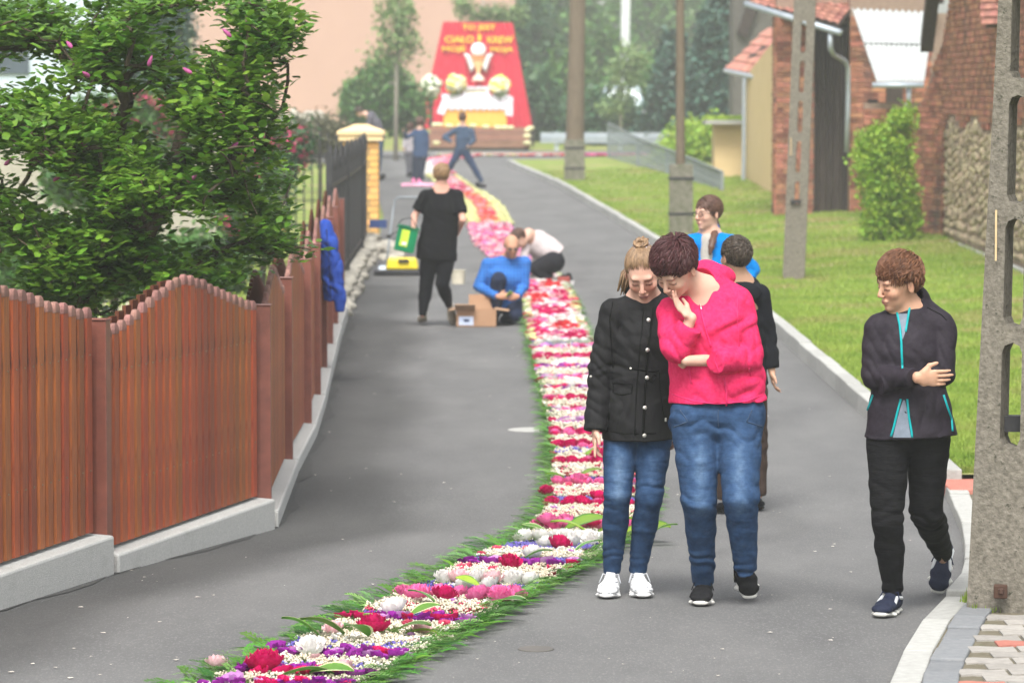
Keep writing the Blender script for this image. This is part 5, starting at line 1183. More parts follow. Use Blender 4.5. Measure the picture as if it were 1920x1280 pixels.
def girl_extra(B):
    b0 = o_+M@(bunL*.98); r = np.random.default_rng(4)
    for k in range(60):
        a = r.random()*6.28; rr = .006+.030*r.random()**.6; u = M[:, 0]; v = M[:, 1]; w = M[:, 2]; B.cur = r.random()*.99+.001
        B.tube([Vector(b0+u*rr*cos(a+t)*.9+v*rr*sin(a+t)+w*(.004+.012*sin(t*1.7+k))) for t in np.linspace(0, 2.4, 7)], [.002, .004, .005, .005, .005, .004, .002], 5)
    for k in range(26):
        a = r.normal(0, .010, 3); B.cur = r.random()*.99+.001
        B.tube([Vector(b0+M[:, 1]*.03+a), Vector(f.p(1190, 500, .13)+a), Vector(f.p(1172, 520, .13)+a*1.4), Vector(f.p(1166, 545, .12)+a*1.6)], [.006, .008, .007, .002], 5)
hr = make_hair('hair', ghair, f.root, o_, M, 1.03, reg_pull, lambda p: bunL-p, n=2800, ln=.11, rad=.0016, lift=.002, r0=.25, er=(.0775, .0955, .0865), seed=3, extra=girl_extra, cap=lambda S: (S.ell(o_+M@np.array((0, -.085, -.045)), (.082, .087, .099), M, .010, True), S.ell(o_+M@np.array((0, -.0, -.085)), (.11, .12, .065), M, .01, True)))
B = MB(); b0 = o_+M@(bunL*.93); ring = [Vector(b0+M[:, 0]*.031*cos(a)+M[:, 1]*.031*sin(a)+M[:, 2]*.008*sin(a*5)) for a in np.linspace(0, 2*pi, 25)]; B.tube(ring, [.008+.002*(i % 2) for i in range(25)], 7)
B.build('scrunchie', mat('patterned_scrunchie', (.03, .025, .03), (.6, .5, .5), scale=170, rough=.8), hr, smooth=True)
# ---------------------------------------------------------------- woman in the pink fleece
f = Fig('woman in a bright pink zip fleece and blue jeans resting her chin on her hand', 17.15, (1350, 1120))
M = hframe(-40, 40, 6)
tL = np.array(G(1313, 1138)); tR = np.array(G(1407, 1127))
dL = np.array((-.12, -1, 0)); dR = np.array((.16, -.8, -.62))
J = dict(head=(1266, 506, -.10), neck=(1316, 545, .02), shL=(1262, 575, .0), shR=(1388, 566, .02), elL=(1268, 660, -.12), elR=(1408, 674, -.02), wrL=(1296, 596, -.15), wrR=(1286, 676, -.15), chest=(1325, 610, .02), waist=(1342, 690, .02),
         hipL=(1303, 790, .02), hipR=(1388, 790, .02), knL=(1311, 935, -.04), knR=(1388, 930, -.10), anL=tL-dL*.20+np.array((0, 0, .075)), anR=f.p(1398, 1062, .08))
body(f, J, M, 1.03, SKINW, b=.98, lip=(.46, .20, .18), brow=(.10, .06, .05), cheek=.12, neckr=.056, hands=[((f.p(*J['wrL']), (-.7, -.05, .68), (.6, .5, .6), (.2, .8, .3)), dict(curl=.30, thumb=.2, s=.92, spread=.05)), ((f.p(1286, 676, -.12), (-.35, .9, .0), (0, 1, 0), (0, .0, 1)), dict(curl=.5))])
S = Sdf(); S.seg(f.p(1308, 775, .02), f.p(1386, 775, .02), .118, k=.04)
an = lambda q: f.p(*J[q]) if not isinstance(J[q], np.ndarray) else J[q]
leg_clothes(S, an('hipL'), an('knL'), an('anL')+np.array((0, 0, .015)), r=(.109, .079, .065, .050)); leg_clothes(S, an('hipR')+np.array((-.005, 0, 0)), an('knR'), an('anR')+np.array((0, 0, -.015)), r=(.109, .079, .066, .050))
zk = an('knL')[2]
f.part('jeans', S, denim, disp=cloth_disp(.0022, 11, crease=[(zk-.02, .08, .075, .0055), (zk-.34, .09, .06, .0075), (zk+.33, .09, .085, .0055), (zk+.14, .12, .10, .003)]), col=denim_col([(f.p(1312, 875, -.05), .035, .14, .75), (f.p(1384, 875, -.05), .032, .14, .7), (f.p(1312, 950, -.05), .045, .05, .4), (f.p(1388, 945, -.08), .045, .05, .4)]))
dseam = mat('denim_seam', (.035, .06, .11), rough=.9)
for ln in ([(1347, 768), (1346, 785), (1347, 800)], [(1275, 768), (1290, 790), (1264, 800)], [(1410, 768), (1400, 790), (1430, 800)]): f.line('seam', ln, dseam, .003, .0)
pinkm = mat('pink_fleece', (.56, .018, .085), (.70, .036, .13), rough=.95, scale=60, attr=True, bump=.6, bscale=11, bdist=.016, spec=.05)
S = Sdf()
S.seg(f.p(1262, 586, .0), f.p(1384, 572, .02), .064, k=.03); S.seg(f.p(1345, 535, .05), f.p(1386, 560, .03), .050, .058, k=.04); S.seg(f.p(1300, 560, .04), f.p(1262, 588, .0), .045, .055, k=.03)
S.loft([(f.p(1320, 575, .02), .13, .095), (f.p(1325, 620, .01), .205, .140), (f.p(1338, 680, .02), .198, .135), (f.p(1346, 715, .02), .205, .138), (f.p(1347, 752, .02), .218, .143)], k=.035, flat=1)
arm_clothes(S, f.p(1258, 588, .0), f.p(1268, 656, -.12), f.p(1293, 612, -.150), r=(.066, .062, .060, .054))
arm_clothes(S, f.p(1388, 580, .02), f.p(1404, 672, -.03), f.p(1342, 679, -.19), r=(.068, .062, .062, .054))
S.seg(f.p(1300, 612, -.185), f.p(1286, 628, -.18), .060, .060, k=.01, flat=2) if False else None
S.loft([(f.p(1310, 560, .0), .08, .075), (f.p(1322, 530, .05), .088, .075), (f.p(1334, 510, .10), .080, .05)], k=.02)
S.ell(f.p(1342, 520, .13), (.095, .06, .055), k=.03)
S.seg(f.p(1313, 566, -.10), f.p(1316, 530, -.01), .040, .052, k=.012, cut=True); S.seg(f.p(1298, 505, -.05), f.p(1318, 535, .02), .062, .052, k=.012, cut=True)
z7 = f.p(0, 690)[2]
fl = f.part('fleece', S, pinkm, disp=cloth_disp(.005, 9, crease=[(f.p(0, 748)[2], .04, .07, .003)], local=[(f.p(1268, 655, -.15), (.5, 0, 1), .10, .06, .006), (f.p(1402, 670, -.05), (1, 0, .8), .12, .07, .007), (f.p(1380, 610, -.08), (1, 0, -.5), .14, .08, .006), (f.p(1320, 650, -.12), (.4, 0, 1), .12, .07, .005), (f.p(1355, 720, -.10), (.2, 0, 1), .16, .10, .005), (f.p(1250, 610, -.05), (1, 0, .3), .09, .05, .004)]))
pz = mat('pink_zip', (.62, .02, .12), rough=.6)
f.line('zip', [(1310, 560), (1316, 590), (1325, 625), (1333, 650)], pz, .005, .001, fl); f.line('zip', [(1358, 708), (1362, 735), (1362, 762)], pz, .005, .001, fl)
f.line('zip_pull', [(1311, 562), (1315, 580)], metalb, .004, .004, fl); f.button('zip_end', 1362, 762, metalb, .006, fl)
f.line('pocket_zip', [(1293, 690), (1294, 705), (1296, 718)], pz, .005, .002, fl); f.line('pocket_zip', [(1404, 690), (1408, 704)], pz, .004, .001, fl); f.line('hem_seam', [(1260, 738), (1300, 752), (1345, 757), (1400, 752), (1434, 738)], pz, .003, .0, fl)
f.line('cuff_seam', [(1344, 662), (1340, 676), (1350, 700)], pz, .003, .0, fl); f.line('shoulder_seam', [(1385, 545), (1382, 580), (1384, 620), (1386, 650)], pz, .0025, .0, fl)
f.line('collar_seam', [(1313, 560), (1335, 540), (1350, 515)], pz, .003, .0, fl)
blk = mat('black_mesh_shoe', (.008, .008, .009), (.016, .016, .018), rough=.85, scale=120, attr=True, spec=.1); wl = mat('off_white_sole', (.58, .57, .53), rough=.7, attr=True)
blace = mat('black_lace', (.01, .01, .012))
for T, D_, U_ in ((tL, dL, (0, 0, 1)), (tR, dR, (0, -.5, .8))):
    o = shoe(f, T, D_, U_, mt=blk, sole=wl, lace=blace, L=.26, w=.048)
    D1 = D_/np.linalg.norm(D_); U1 = np.array(U_, float); U1 -= D1*(U1@D1); U1 /= np.linalg.norm(U1); sd = np.cross(D1, U1)
    if True:
        c = lambda a, h, x: Vector(T-D1*.26*(1-a)+U1*h+sd*x)
        sg = -1; f.line('side_stripe', [(1322, 1126), (1332, 1126), (1340, 1116)] if T is tL else [(1418, 1108), (1424, 1096), (1424, 1080)], wl, .004, .001, o)
        B = MB(); B.tube([c(.52, .042, .050*sg*-1), c(.62, .034, .052*sg*-1), c(.50, .045, .049*sg*-1), c(.28, .062, .042*sg*-1)], [.002, .006, .005, .002], 5); B.build('side_stripe', wl, o)
bh_ = hairmat('burgundy_hair', (.035, .010, .012), (.10, .030, .032)); o_ = f.p(*J['head'])
cr_ = np.array((.015, .055, .125))
def reg_short(p, r):
    x, y, z = p
    if y < -.045: return z > .062
    if y < -.012: return z > .026
    if y < .035: return z > .034
    if y < .055: return z > -.01
    return z > -.068
def tousle(o, M, s, flow, n=190, seed=2, zmin=.055, lift=.016, ln=.062, rad=.0026, jit=.55, er=(.081, .098, .093)):
    def fn(B):
        r = np.random.default_rng(seed); ec = np.array((0, .02, .035)); e = np.array(er); c = 0
        while c < n:
            v = r.normal(size=3); v /= np.linalg.norm(v); p = ec+v*e
            if p[2] < zmin-.05*max(0, p[1]/.08): continue
            c += 1; d0 = flow(p)+r.normal(0, jit, 3); pts = []; lf = lift*(.3+r.random()*.9); L = ln*(.6+.7*r.random()); up_ = r.normal(0, .25, 3)
            for j in range(6):
                t = j/5; u = (p-ec)/e; u /= np.linalg.norm(u); nn = u/e; nn /= np.linalg.norm(nn)
                pts.append(Vector(o+M@((ec+u*e+nn*lf*sin(pi*min(1, t*.75+.12)))*s))); d = d0+up_*t; d = d-nn*(d@nn); d /= np.linalg.norm(d)+1e-6; p = p+d*L/5
            B.cur = r.random()*.99+.001; B.tube(pts, [rad*s*q for q in (.6, 1, 1.1, .9, .6, .12)], 5)
    return fn
lshort = lambda p: .4 if (p[2] < .055 and p[1] > -.05) else (.55 if p[1] < -.01 and p[2] < .095 else 1.)
def fl_pink(p): d_ = p-cr_; return d_/(np.linalg.norm(d_)+.01)+np.array((-.3, -.35, 0))*(p[1] < .03)
hr = make_hair('hair', bh_, f.root, o_, M, 1.03, reg_short, fl_pink, n=4200, ln=.07, rad=.0016, lift=.011, er=(.082, .101, .093), seed=5, curl=.12, extra=tousle(o_, M, 1.03, fl_pink, seed=21, n=260, lift=.013), lenf=lshort, topl=.010, cap=lambda S: (S.ell(o_+M@np.array((0, -.095, -.050)), (.085, .085, .095), M, .012, True), S.ell(o_+M@np.array((.0, -.01, -.090)), (.12, .065, .080), M, .01, True)))
# ---------------------------------------------------------------- woman on the right in the softshell
f = Fig('woman with short copper hair in a dark softshell with teal zips, arms crossed', 16.85, (1700, 1130))
M = hframe(-64, 14, 6)
tL = np.array(G(1648, 1160)); tR = np.array(G(1757, 1117))
dL = np.array((-.42, -1, 0)); dR = np.array((-.22, -.62, -.72))
J = dict(head=(1684, 531, -.02), neck=(1704, 585, .03), shL=(1650, 612, .0), shR=(1762, 612, .02), elL=(1636, 712, .0), elR=(1770, 702, -.02), wrL=(1722, 706, -.18), wrR=(1672, 724, -.05), chest=(1702, 640, .03), waist=(1702, 720, .03),
         hipL=(1666, 825, .03), hipR=(1740, 825, .05), knL=(1664, 975, -.03), knR=(1737, 958, .12), anL=tL-dL*.19+np.array((0, 0, .075)), anR=f.p(1768, 1048, .72))
body(f, J, M, .98, SKINT*np.array((1.12, 1.1, 1.1)), b=.92, lip=(.42, .19, .16), brow=(.12, .06, .04), cheek=.15, hands=[((f.p(1719, 708, -.20), (1, .02, -.02), (0, 1, -.2), (.15, -.2, 1)), dict(curl=.22, thumb=.0, spread=.2)), ((f.p(1680, 724, -.05), (-.85, .45, -.12), (0, 1, 0), (0, -1, .2)), dict(curl=.3, s=.95))])
S = Sdf(); S.seg(f.p(1672, 808, .03), f.p(1732, 808, .04), .098, k=.04); an = lambda q: f.p(*J[q]) if not isinstance(J[q], np.ndarray) else J[q]
leg_clothes(S, an('hipL'), an('knL'), an('anL')+np.array((0, 0, .02)), r=(.100, .068, .061, .043)); leg_clothes(S, an('hipR'), an('knR'), an('anR')+np.array((0, 0, .03)), r=(.100, .070, .064, .044))
blk2 = mat('black_leggings', (.005, .005, .006), (.009, .009, .010), rough=.85, attr=True, scale=40, bump=.8, bscale=12, bdist=.010, bstretch=(1, 1, 4), spec=.1)
zk = an('knL')[2]
f.part('leggings', S, blk2, disp=cloth_disp(.003, 12, crease=[(zk+.0, .10, .07, .006), (zk-.33, .08, .05, .005)]))
S = Sdf(); S.loft([(f.p(1704, 600, .04), .10, .07), (f.p(1703, 700, .03), .11, .095), (f.p(1698, 812, .02), .07, .11)], k=.03, flat=1); None
f.part('t_shirt', S, fabric('grey_jersey', (.14, .17, .21), (.19, .22, .27), scale=40))
soft = mat('dark_softshell', (.014, .011, .016), (.024, .019, .027), rough=.72, attr=True, scale=50, bump=.6, bscale=16, bdist=.010, spec=.18)
S = Sdf()
S.seg(f.p(1650, 614, .0), f.p(1760, 612, .02), .056, k=.03); S.seg(f.p(1725, 568, .06), f.p(1764, 604, .03), .045, .052, k=.04); S.seg(f.p(1680, 590, .04), f.p(1648, 610, .0), .040, .050, k=.03)
S.loft([(f.p(1706, 602, .03), .11, .085), (f.p(1702, 650, .03), .158, .128), (f.p(1703, 720, .03), .158, .125), (f.p(1705, 770, .03), .185, .135), (f.p(1707, 818, .03), .205, .145)], k=.03, flat=1)
arm_clothes(S, f.p(1645, 620, .0), f.p(1640, 706, -.02), f.p(1712, 708, -.18), r=(.062, .056, .056, .045), k=.02)
arm_clothes(S, f.p(1768, 618, .02), f.p(1768, 700, -.02), f.p(1650, 720, -.09), r=(.062, .056, .052, .045), k=.02)
S.loft([(f.p(1705, 592, .03), .078, .072), (f.p(1710, 560, .06), .074, .066)], k=.02); S.ell(f.p(1704, 552, .03), (.060, .070, .045), k=.01, cut=True)
None
None
sj = f.part('softshell', S, soft, disp=cloth_disp(.0035, 11, crease=[(f.p(0, 812)[2], .03, .09, .002)], local=[(f.p(1636, 706, -.04), (.6, 0, 1), .10, .05, .0035), (f.p(1700, 712, -.17), (1, 0, .1), .10, .05, .003), (f.p(1768, 665, -.04), (.5, 0, 1), .12, .07, .0035), (f.p(1640, 650, -.04), (.5, 0, 1), .10, .07, .003), (f.p(1735, 780, -.12), (1, 0, .5), .13, .08, .004), (f.p(1670, 660, -.12), (.5, 0, 1), .10, .07, .004)]), clip=lambda x, y, z: (f.p(1700, 826, 0)[2]+.10*(x-f.p(1705, 0, 0)[0])**2*4-z)+0*x+0*y)
tsm = bpy.data.materials['grey_jersey']
def wedge(rows_):
    B = MB(); pr = []
    for (y, xa_, xb_) in rows_:
        pr.append([f.surf(xa_+(xb_-xa_)*i/4, y, .0025)[0] for i in range(5)])
    pr = [r for r in pr if all(q is not None for q in r)]
    V = [q for r in pr for q in r]; B.add(V, [(r*5+i, r*5+i+1, (r+1)*5+i+1, (r+1)*5+i) for r in range(len(pr)-1) for i in range(4)])
    c_ = np.ones((len(V), 3)); me = mesh_np('t_shirt_front', np.array([tuple(v) for v in V])-np.array(rootloc(f.root)), [np.array(B.f)], tsm, smooth=True, col=c_); link_mesh('t_shirt_front', me, f.root)
wedge([(588, 1684, 1704), (597, 1686, 1702), (606, 1688, 1700), (615, 1690, 1699), (624, 1691, 1697), (636, 1692, 1692.5)])
wedge([(750, 1693, 1697), (765, 1688, 1700), (780, 1684, 1702), (795, 1680, 1704), (808, 1677, 1706), (820, 1674, 1708)])
teal = mat('teal_zip', (.0, .30, .32), rough=.5)
f.line('zip', [(1682, 586), (1687, 610), (1690, 640), (1691, 668), (1692, 690)], teal, .0055, .001, sj); f.line('zip', [(1706, 574), (1703, 592), (1698, 622)], teal, .0055, .001, sj)
f.line('zip', [(1689, 748), (1682, 775), (1676, 800), (1667, 830)], teal, .0055, .001, sj); f.line('zip', [(1701, 748), (1704, 780), (1709, 808), (1712, 838)], teal, .0055, .001, sj); f.line('zip_pull', [(1712, 836), (1713, 848)], teal, .006, .0, sj)
f.line('pocket_zip', [(1637, 740), (1630, 760), (1622, 780)], teal, .006, .001, sj); f.line('pocket_zip', [(1769, 740), (1776, 762), (1784, 785), (1786, 808)], teal, .006, .001, sj)
f.line('shoulder_seam', [(1632, 584), (1660, 578)], soft, .003, .0, sj); f.line('shoulder_seam', [(1738, 576), (1765, 590), (1775, 600)], soft, .003, .0, sj)
nav = mat('navy_mesh_shoe', (.006, .009, .024), (.012, .017, .038), rough=.8, scale=120, attr=True); wl2 = mat('cream_sole', (.50, .50, .46), rough=.7, attr=True); nlace = mat('navy_lace', (.008, .012, .04)); gmat = mat('silver_overlay', (.45, .47, .48), rough=.5)
for T, D_, U_ in ((tL, dL, (0, 0, 1)), (tR, dR, (0, -.5, .8))):
    o = shoe(f, T, D_, U_, mt=nav, sole=wl2, lace=nlace, L=.26, w=.047)
    D1 = D_/np.linalg.norm(D_); U1 = np.array(U_, float); U1 -= D1*(U1@D1); U1 /= np.linalg.norm(U1); sd = np.cross(D1, U1)
    for sg in (-1, 1):
        c = lambda a, h, x: Vector(T-D1*.26*(1-a)+U1*h+sd*x)
        B = MB(); B.tube([c(.66, .040, .044*sg), c(.56, .060, .040*sg), c(.40, .078, .034*sg), c(.18, .070, .037*sg), c(.05, .060, .026*sg)], [.003, .007, .008, .009, .004], 6); B.build('overlay', gmat, o)
ch = hairmat('copper_hair', (.060, .022, .011), (.22, .095, .045)); o_ = f.p(*J['head']); cr2 = np.array((.0, .070, .115))
def fl_cop(p): d_ = p-cr2; return d_/(np.linalg.norm(d_)+.01)+np.array((0, -.9, .0))*(p[2] > .05)+np.array((0, .0, -.6))*(p[2] <= .05)
hr = make_hair('hair', ch, f.root, o_, M, .98, reg_short, fl_cop, n=4200, ln=.075, rad=.0016, lift=.011, er=(.080, .095, .094), seed=8, curl=.10, extra=tousle(o_, M, .98, fl_cop, seed=22, n=320, lift=.022, er=(.079, .093, .094)), lenf=lshort, topl=.008, cap=lambda S: (S.ell(o_+M@np.array((0, -.095, -.042)), (.085, .085, .092), M, .012, True), S.ell(o_+M@np.array((.0, -.01, -.090)), (.12, .065, .080), M, .01, True)))
# ---------------------------------------------------------------- further people (mid distance and far)
def fb(name, c, v=.15, **k): return mat(name, tuple(x*(1-v) for x in c), tuple(x*(1+v) for x in c), rough=.9, scale=25, attr=True, spec=.08, **k)
darkshoe = fb('dark_shoe', (.015, .015, .017)); darksole = fb('dark_sole', (.02, .02, .02))
def walker(label, d, at, J, hr, hs, skin, T, top, legs, hair, vox=.010, shR=.056, arm=(.052, .046, .044, .038), sl=(1., 1.), legr=(.085, .062, .055, .042), toes=None, shoem=None, solem=None, hands=None, hood=None, hairkw=None, braid=None, pelvis=.095,
           body_kw=None, legend=(1, 1), topname='top', disp=.004, b=.9):
    f = Fig(label, d, at, vox=vox); M = hframe(*hr); an = lambda q: f.p(*J[q]) if not isinstance(J[q], np.ndarray) else J[q]
    hl = []
    for q, hd in zip('LR', hands or (None, None)):
        if hd: hl.append(((an('wr'+q), hd[0], hd[1], hd[2]), dict(curl=hd[3] if len(hd) > 3 else .5, s=.95)))
        else:
            v = an('wr'+q)-an('el'+q); hl.append(((an('wr'+q), v, (0, 1, 0), (0, -1, .3)), dict(curl=.5, s=.9)))
    body(f, J, M, hs, skin, b=b, hands=hl, **(body_kw or {}))
    S = Sdf(); S.seg(an('hipL')*.9+an('hipR')*.1, an('hipR')*.9+an('hipL')*.1, pelvis, k=.04)
    leg_clothes(S, an('hipL'), an('knL'), an('anL'), r=legr); leg_clothes(S, an('hipR'), an('knR'), an('anR'), r=legr)
    f.part('trousers', S, legs, disp=cloth_disp(disp*.6, 11, crease=[(an('knL')[2], .12, .06, disp)]))
    S = Sdf(); S.seg(an('shL'), an('shR'), shR, k=.03); S.seg(an('neck')*.5+an('shR')*.5+np.array((0, 0, -.0)), an('shR'), shR*.75, shR*.9, k=.03); S.seg(an('neck')*.5+an('shL')*.5, an('shL'), shR*.75, shR*.9, k=.03)
    sd = an('shR')-an('shL')
    S.loft([(f.p(*t[:3]), t[3], t[4]) for t in T], side=sd, k=.03, flat=1)
    for q, e in zip('LR', sl):
        if e < .6: S.seg(an('sh'+q), an('sh'+q)*(1-e*1.6)+an('el'+q)*e*1.6, arm[0], arm[1]*1.12, k=.03, flat=1)
        else: arm_clothes(S, an('sh'+q), an('el'+q), an('wr'+q), r=arm, end=e*.93)
    if hood is not None: hood(S, f)
    tp = f.part(topname, S, top, disp=cloth_disp(disp, 10, local=[(an('elL'), (.4, 0, 1), .12, .06, disp), (an('elR'), (.4, 0, 1), .12, .06, disp)]))
    for i, (tt, dv, u) in enumerate(toes or ()):
        shoe(f, tt, dv, u, mt=(shoem or darkshoe), sole=(solem or darksole), L=.26, vox=vox*.8, tongue=False)
    o = an('head')
    if hair is not None:
        kw = dict(region=reg_short, flow=fl_cop, n=260, ln=.07, rad=.006, lift=.008, er=(.081, .100, .092), seed=11, vox=vox*.7,
                  cap=lambda S: (S.ell(o+M@np.array((0, -.095, -.042)), (.085, .085, .092), M, .012, True), S.ell(o+M@np.array((.0, -.01, -.090)), (.12, .065, .080), M, .01, True)))
        kw.update(hairkw or {}); reg = kw.pop('region'); fl_ = kw.pop('flow')
        h = make_hair('hair', hair, f.root, o, M, hs, reg, fl_, **kw)
        if braid:
            B = MB(); pts = [Vector(f.p(*q[:3])) for q in braid]; rr = [q[3] for q in braid]; N = []; Rr_ = []
            for i in range(len(pts)-1):
                for j in range(4): t = j/4; N.append(pts[i].lerp(pts[i+1], t)); Rr_.append((rr[i]*(1-t)+rr[i+1]*t)*(1+.16*sin((i*4+j)*2.1)))
            N.append(pts[-1]); Rr_.append(rr[-1]); B.tube(N, Rr_, 9); B.build('braid' if len(braid) > 3 else 'ponytail', hair, h, smooth=True)
    f.M = M; f.J = J; return f
# woman in blue with a braid and glasses, standing behind
d = 27.
J = dict(head=(1327, 400, 0), neck=(1330, 440, .03), shL=(1294, 456, 0), shR=(1376, 456, 0), elL=(1280, 520, 0), elR=(1412, 505, .08), wrL=(1290, 580, -.1), wrR=(1385, 560, -.05), chest=(1335, 480, .02), waist=(1336, 540, .02), hipL=(1313, 600, .02), hipR=(1358, 600, .02),
         knL=(1315, 700, 0), knR=(1356, 700, 0), anL=(1318, 795, .02), anR=(1356, 790, .02))
bluej = fb('blue_fleece', (.0, .16, .48), .12, bump=.3, bscale=60)
brh = hairmat('brown_hair', (.055, .026, .018), (.12, .06, .04))
f = walker('woman with glasses and a long brown braid in a bright blue jacket, behind the others', d, (1335, 800), J, (-52, 2, 0), 1.0, SKINW, [(1336, 458, .02, .12, .09), (1336, 500, .02, .165, .12), (1338, 550, .02, .155, .12), (1338, 610, .02, .17, .13)],
           bluej, fb('dark_trousers', (.02, .022, .03)), brh, vox=.008, toes=[(np.array(G(1315, 812)), (-.2, -1, 0), (0, 0, 1)), (np.array(G(1360, 806)), (.2, -1, 0), (0, 0, 1))],
           hairkw=dict(region=lambda p, r: p[2] > (.055 if p[1] < -.04 else .0 if p[1] < .03 else -.07), flow=lambda p: np.array((.0, .1, -.08))-p, er=(.080, .102, .092), lift=.003, n=900, rad=.0032, ln=.09, r0=.3),
           braid=[(1337, 402, .08, .035), (1342, 425, .07, .030), (1338, 445, -.06, .026), (1334, 462, -.12, .024), (1331, 478, -.13, .008)],
           hood=lambda S, f: (S.seg(f.p(1333, 446, .03), f.p(1333, 432, .04), (.066, .062), (.070, .066), k=.02), S.seg(f.p(1322, 440, -.06), f.p(1324, 470, -.13), .028, .010, k=.008, cut=True)))
S = Sdf(); S.seg(f.p(1326, 450, -.03), f.p(1327, 500, -.05), .05, .06); f.part('t_shirt', S, fb('grey_top', (.35, .33, .30)), vox=.012)
o_ = f.p(*J['head']); M = f.M; gl = MB()
for q in (-1, 1):
    c = lambda x, y, z: Vector(o_+M@np.array((x, y, z)))
    gl.tube([c(q*.032+.021*cos(a), -.094, .0-.002+.017*sin(a)) for a in np.linspace(0, 2*pi, 15)], .0022, 5); gl.tube([c(q*.053, -.094, .004), c(q*.079, -.02, .006), c(q*.08, .02, .004)], .0022, 5)
gl.tube([c(-.011, -.096, .0), c(.011, -.096, .0)], .002, 5)
g_ = gl.build('glasses', MT['iron'], f.root, smooth=True)
# boy in the black hoodie walking away
d = 21.9
J = dict(head=(1378, 482, .0), neck=(1385, 528, .02), shL=(1345, 552, .0), shR=(1424, 552, .0), elL=(1340, 630, .0), elR=(1440, 628, .04), wrL=(1345, 700, -.05), wrR=(1447, 694, .02), chest=(1387, 580, .0), waist=(1390, 650, 0), hipL=(1368, 735, 0), hipR=(1412, 735, 0),
         knL=(1366, 835, -.1), knR=(1421, 835, .1), anL=(1352, 932, .0), anR=(1424, 928, .15))
bh2 = hairmat('dark_brown_hair', (.028, .020, .014), (.075, .055, .04))
f = walker('boy with short dark hair in a black hoodie and brown trousers, facing away', d, (1390, 950), J, (208, -4, 0), .97, SKINT, [(1386, 556, .02, .10, .08), (1387, 600, .02, .150, .115), (1389, 660, .02, .145, .115), (1391, 722, .02, .150, .12)],
           fb('black_hoodie', (.009, .010, .013), bump=.3, bscale=60), fb('brown_trousers', (.050, .034, .028), .12), bh2, vox=.008, arm=(.056, .050, .050, .046), legr=(.080, .056, .050, .040),
           toes=[(np.array(G(1337, 962)), (-1, -.25, 0), (0, 0, 1)), (np.array(G(1424, 958)), (.25, -1, 0), (0, 0, 1))], hairkw=dict(n=1300, rad=.003, ln=.04, lift=.006),
           hood=lambda S, f: (S.ell(f.p(1392, 535, .06), (.105, .06, .06), k=.03), S.ell(f.p(1395, 548, -.11), (.10, .05, .065), k=.03), S.ell(f.p(1384, 520, 0), (.06, .075, .05), k=.01, cut=True)))
# woman in black t-shirt walking away with the green basket
d = 39.7
J = dict(head=(828, 330, .0), neck=(827, 356, .01), shL=(798, 368, .0), shR=(857, 368, .0), elL=(777, 406, .0), elR=(870, 414, .0), wrL=(775, 436, -.05), wrR=(858, 432, -.20), chest=(828, 385, .0), waist=(824, 425, 0), hipL=(806, 478, 0), hipR=(838, 478, 0),
         knL=(799, 535, .03), knR=(829, 532, -.05), anL=(792, 592, .0), anR=(843, 574, .12))
J['wrR'] = np.array(P(856, 440, 39.9)); J['elR'] = np.array(P(868, 412, 39.6))
fairh = hairmat('dark_blond_hair', (.16, .095, .045), (.32, .20, .10))
whs = fb('white_shoe', (.6, .58, .52)); whs2 = fb('cream_sole_far', (.42, .38, .30))
f = walker('woman in a black t-shirt and leggings with a blond bun walking away', d, (820, 605), J, (178, 4, 0), 1.0, SKINW*np.array((1.05, .95, .95)), [(827, 366, .0, .14, .10), (828, 392, .0, .185, .13), (825, 430, .0, .190, .135), (820, 460, .0, .205, .15), (818, 487, .0, .215, .15)],
           fb('black_tshirt', (.007, .007, .008), bump=.3, bscale=30), fb('black_leggings_far', (.007, .007, .009)), fairh, vox=.012, sl=(.45, .45), arm=(.066, .062, .05, .04), legr=(.100, .070, .064, .036), pelvis=.115, b=1.02,
           toes=[(np.array(G(789, 607)), (-.15, .8, -.25), (0, .2, 1)), (np.array(P(850, 611, 39.9)), (.15, .45, -.9), (0, 1, .35))], shoem=whs, solem=whs2, hood=lambda S, f: S.ell(f.p(827, 358, .02), (.095, .12, .062), k=.012, cut=True),
           hairkw=dict(region=lambda p, r: p[2] > (.055 if p[1] < -.04 else .0 if p[1] < .03 else -.075), flow=lambda p: np.array((.0, .06, .10))-p, er=(.082, .102, .093), lift=.004, n=300, rad=.006, ln=.09, extra=lambda B: [B.lathe(tuple(np.array(P(829, 313, 39.72))+np.array((random.gauss(0, .016), random.gauss(0, .016), random.gauss(0, .010)))), [(.01, -.03), (.038, -.02), (.045, 0), (.036, .022), (.01, .032)], 8) for _ in range(7)]))

# green basket she carries
b = P(762, 448, 39.6); gb_ = thing('green_basket', 'green plastic container with a lime label held by the woman in black', 'basket', b)
Mx = Matrix.Rotation(R(12), 3, 'Y')
def bx(m, c, h): m.box(tuple(b+Mx@Vector(c)), h, M=Mx)
m = MB(); m.box(tuple(b+Mx@Vector((0, 0, -.125))), (.09, .115, .006), M=Mx)
bx(m, (-.098, 0, 0), (.005, .12, .125)); bx(m, (.098, 0, 0), (.005, .12, .125)); bx(m, (0, -.118, 0), (.10, .005, .125)); bx(m, (0, .118, 0), (.10, .005, .125)); m.build('shell', mat('green_plastic', (.0, .16, .06), rough=.4), gb_)
m = MB(); 
for c_, h_ in (((-.104, 0, .125), (.012, .132, .008)), ((.104, 0, .125), (.012, .132, .008)), ((0, -.124, .125), (.10, .012, .0075)), ((0, .124, .125), (.10, .012, .0075))): bx(m, c_, h_)
m.build('rim', mat('green_rim', (.0, .13, .05), rough=.4), gb_)
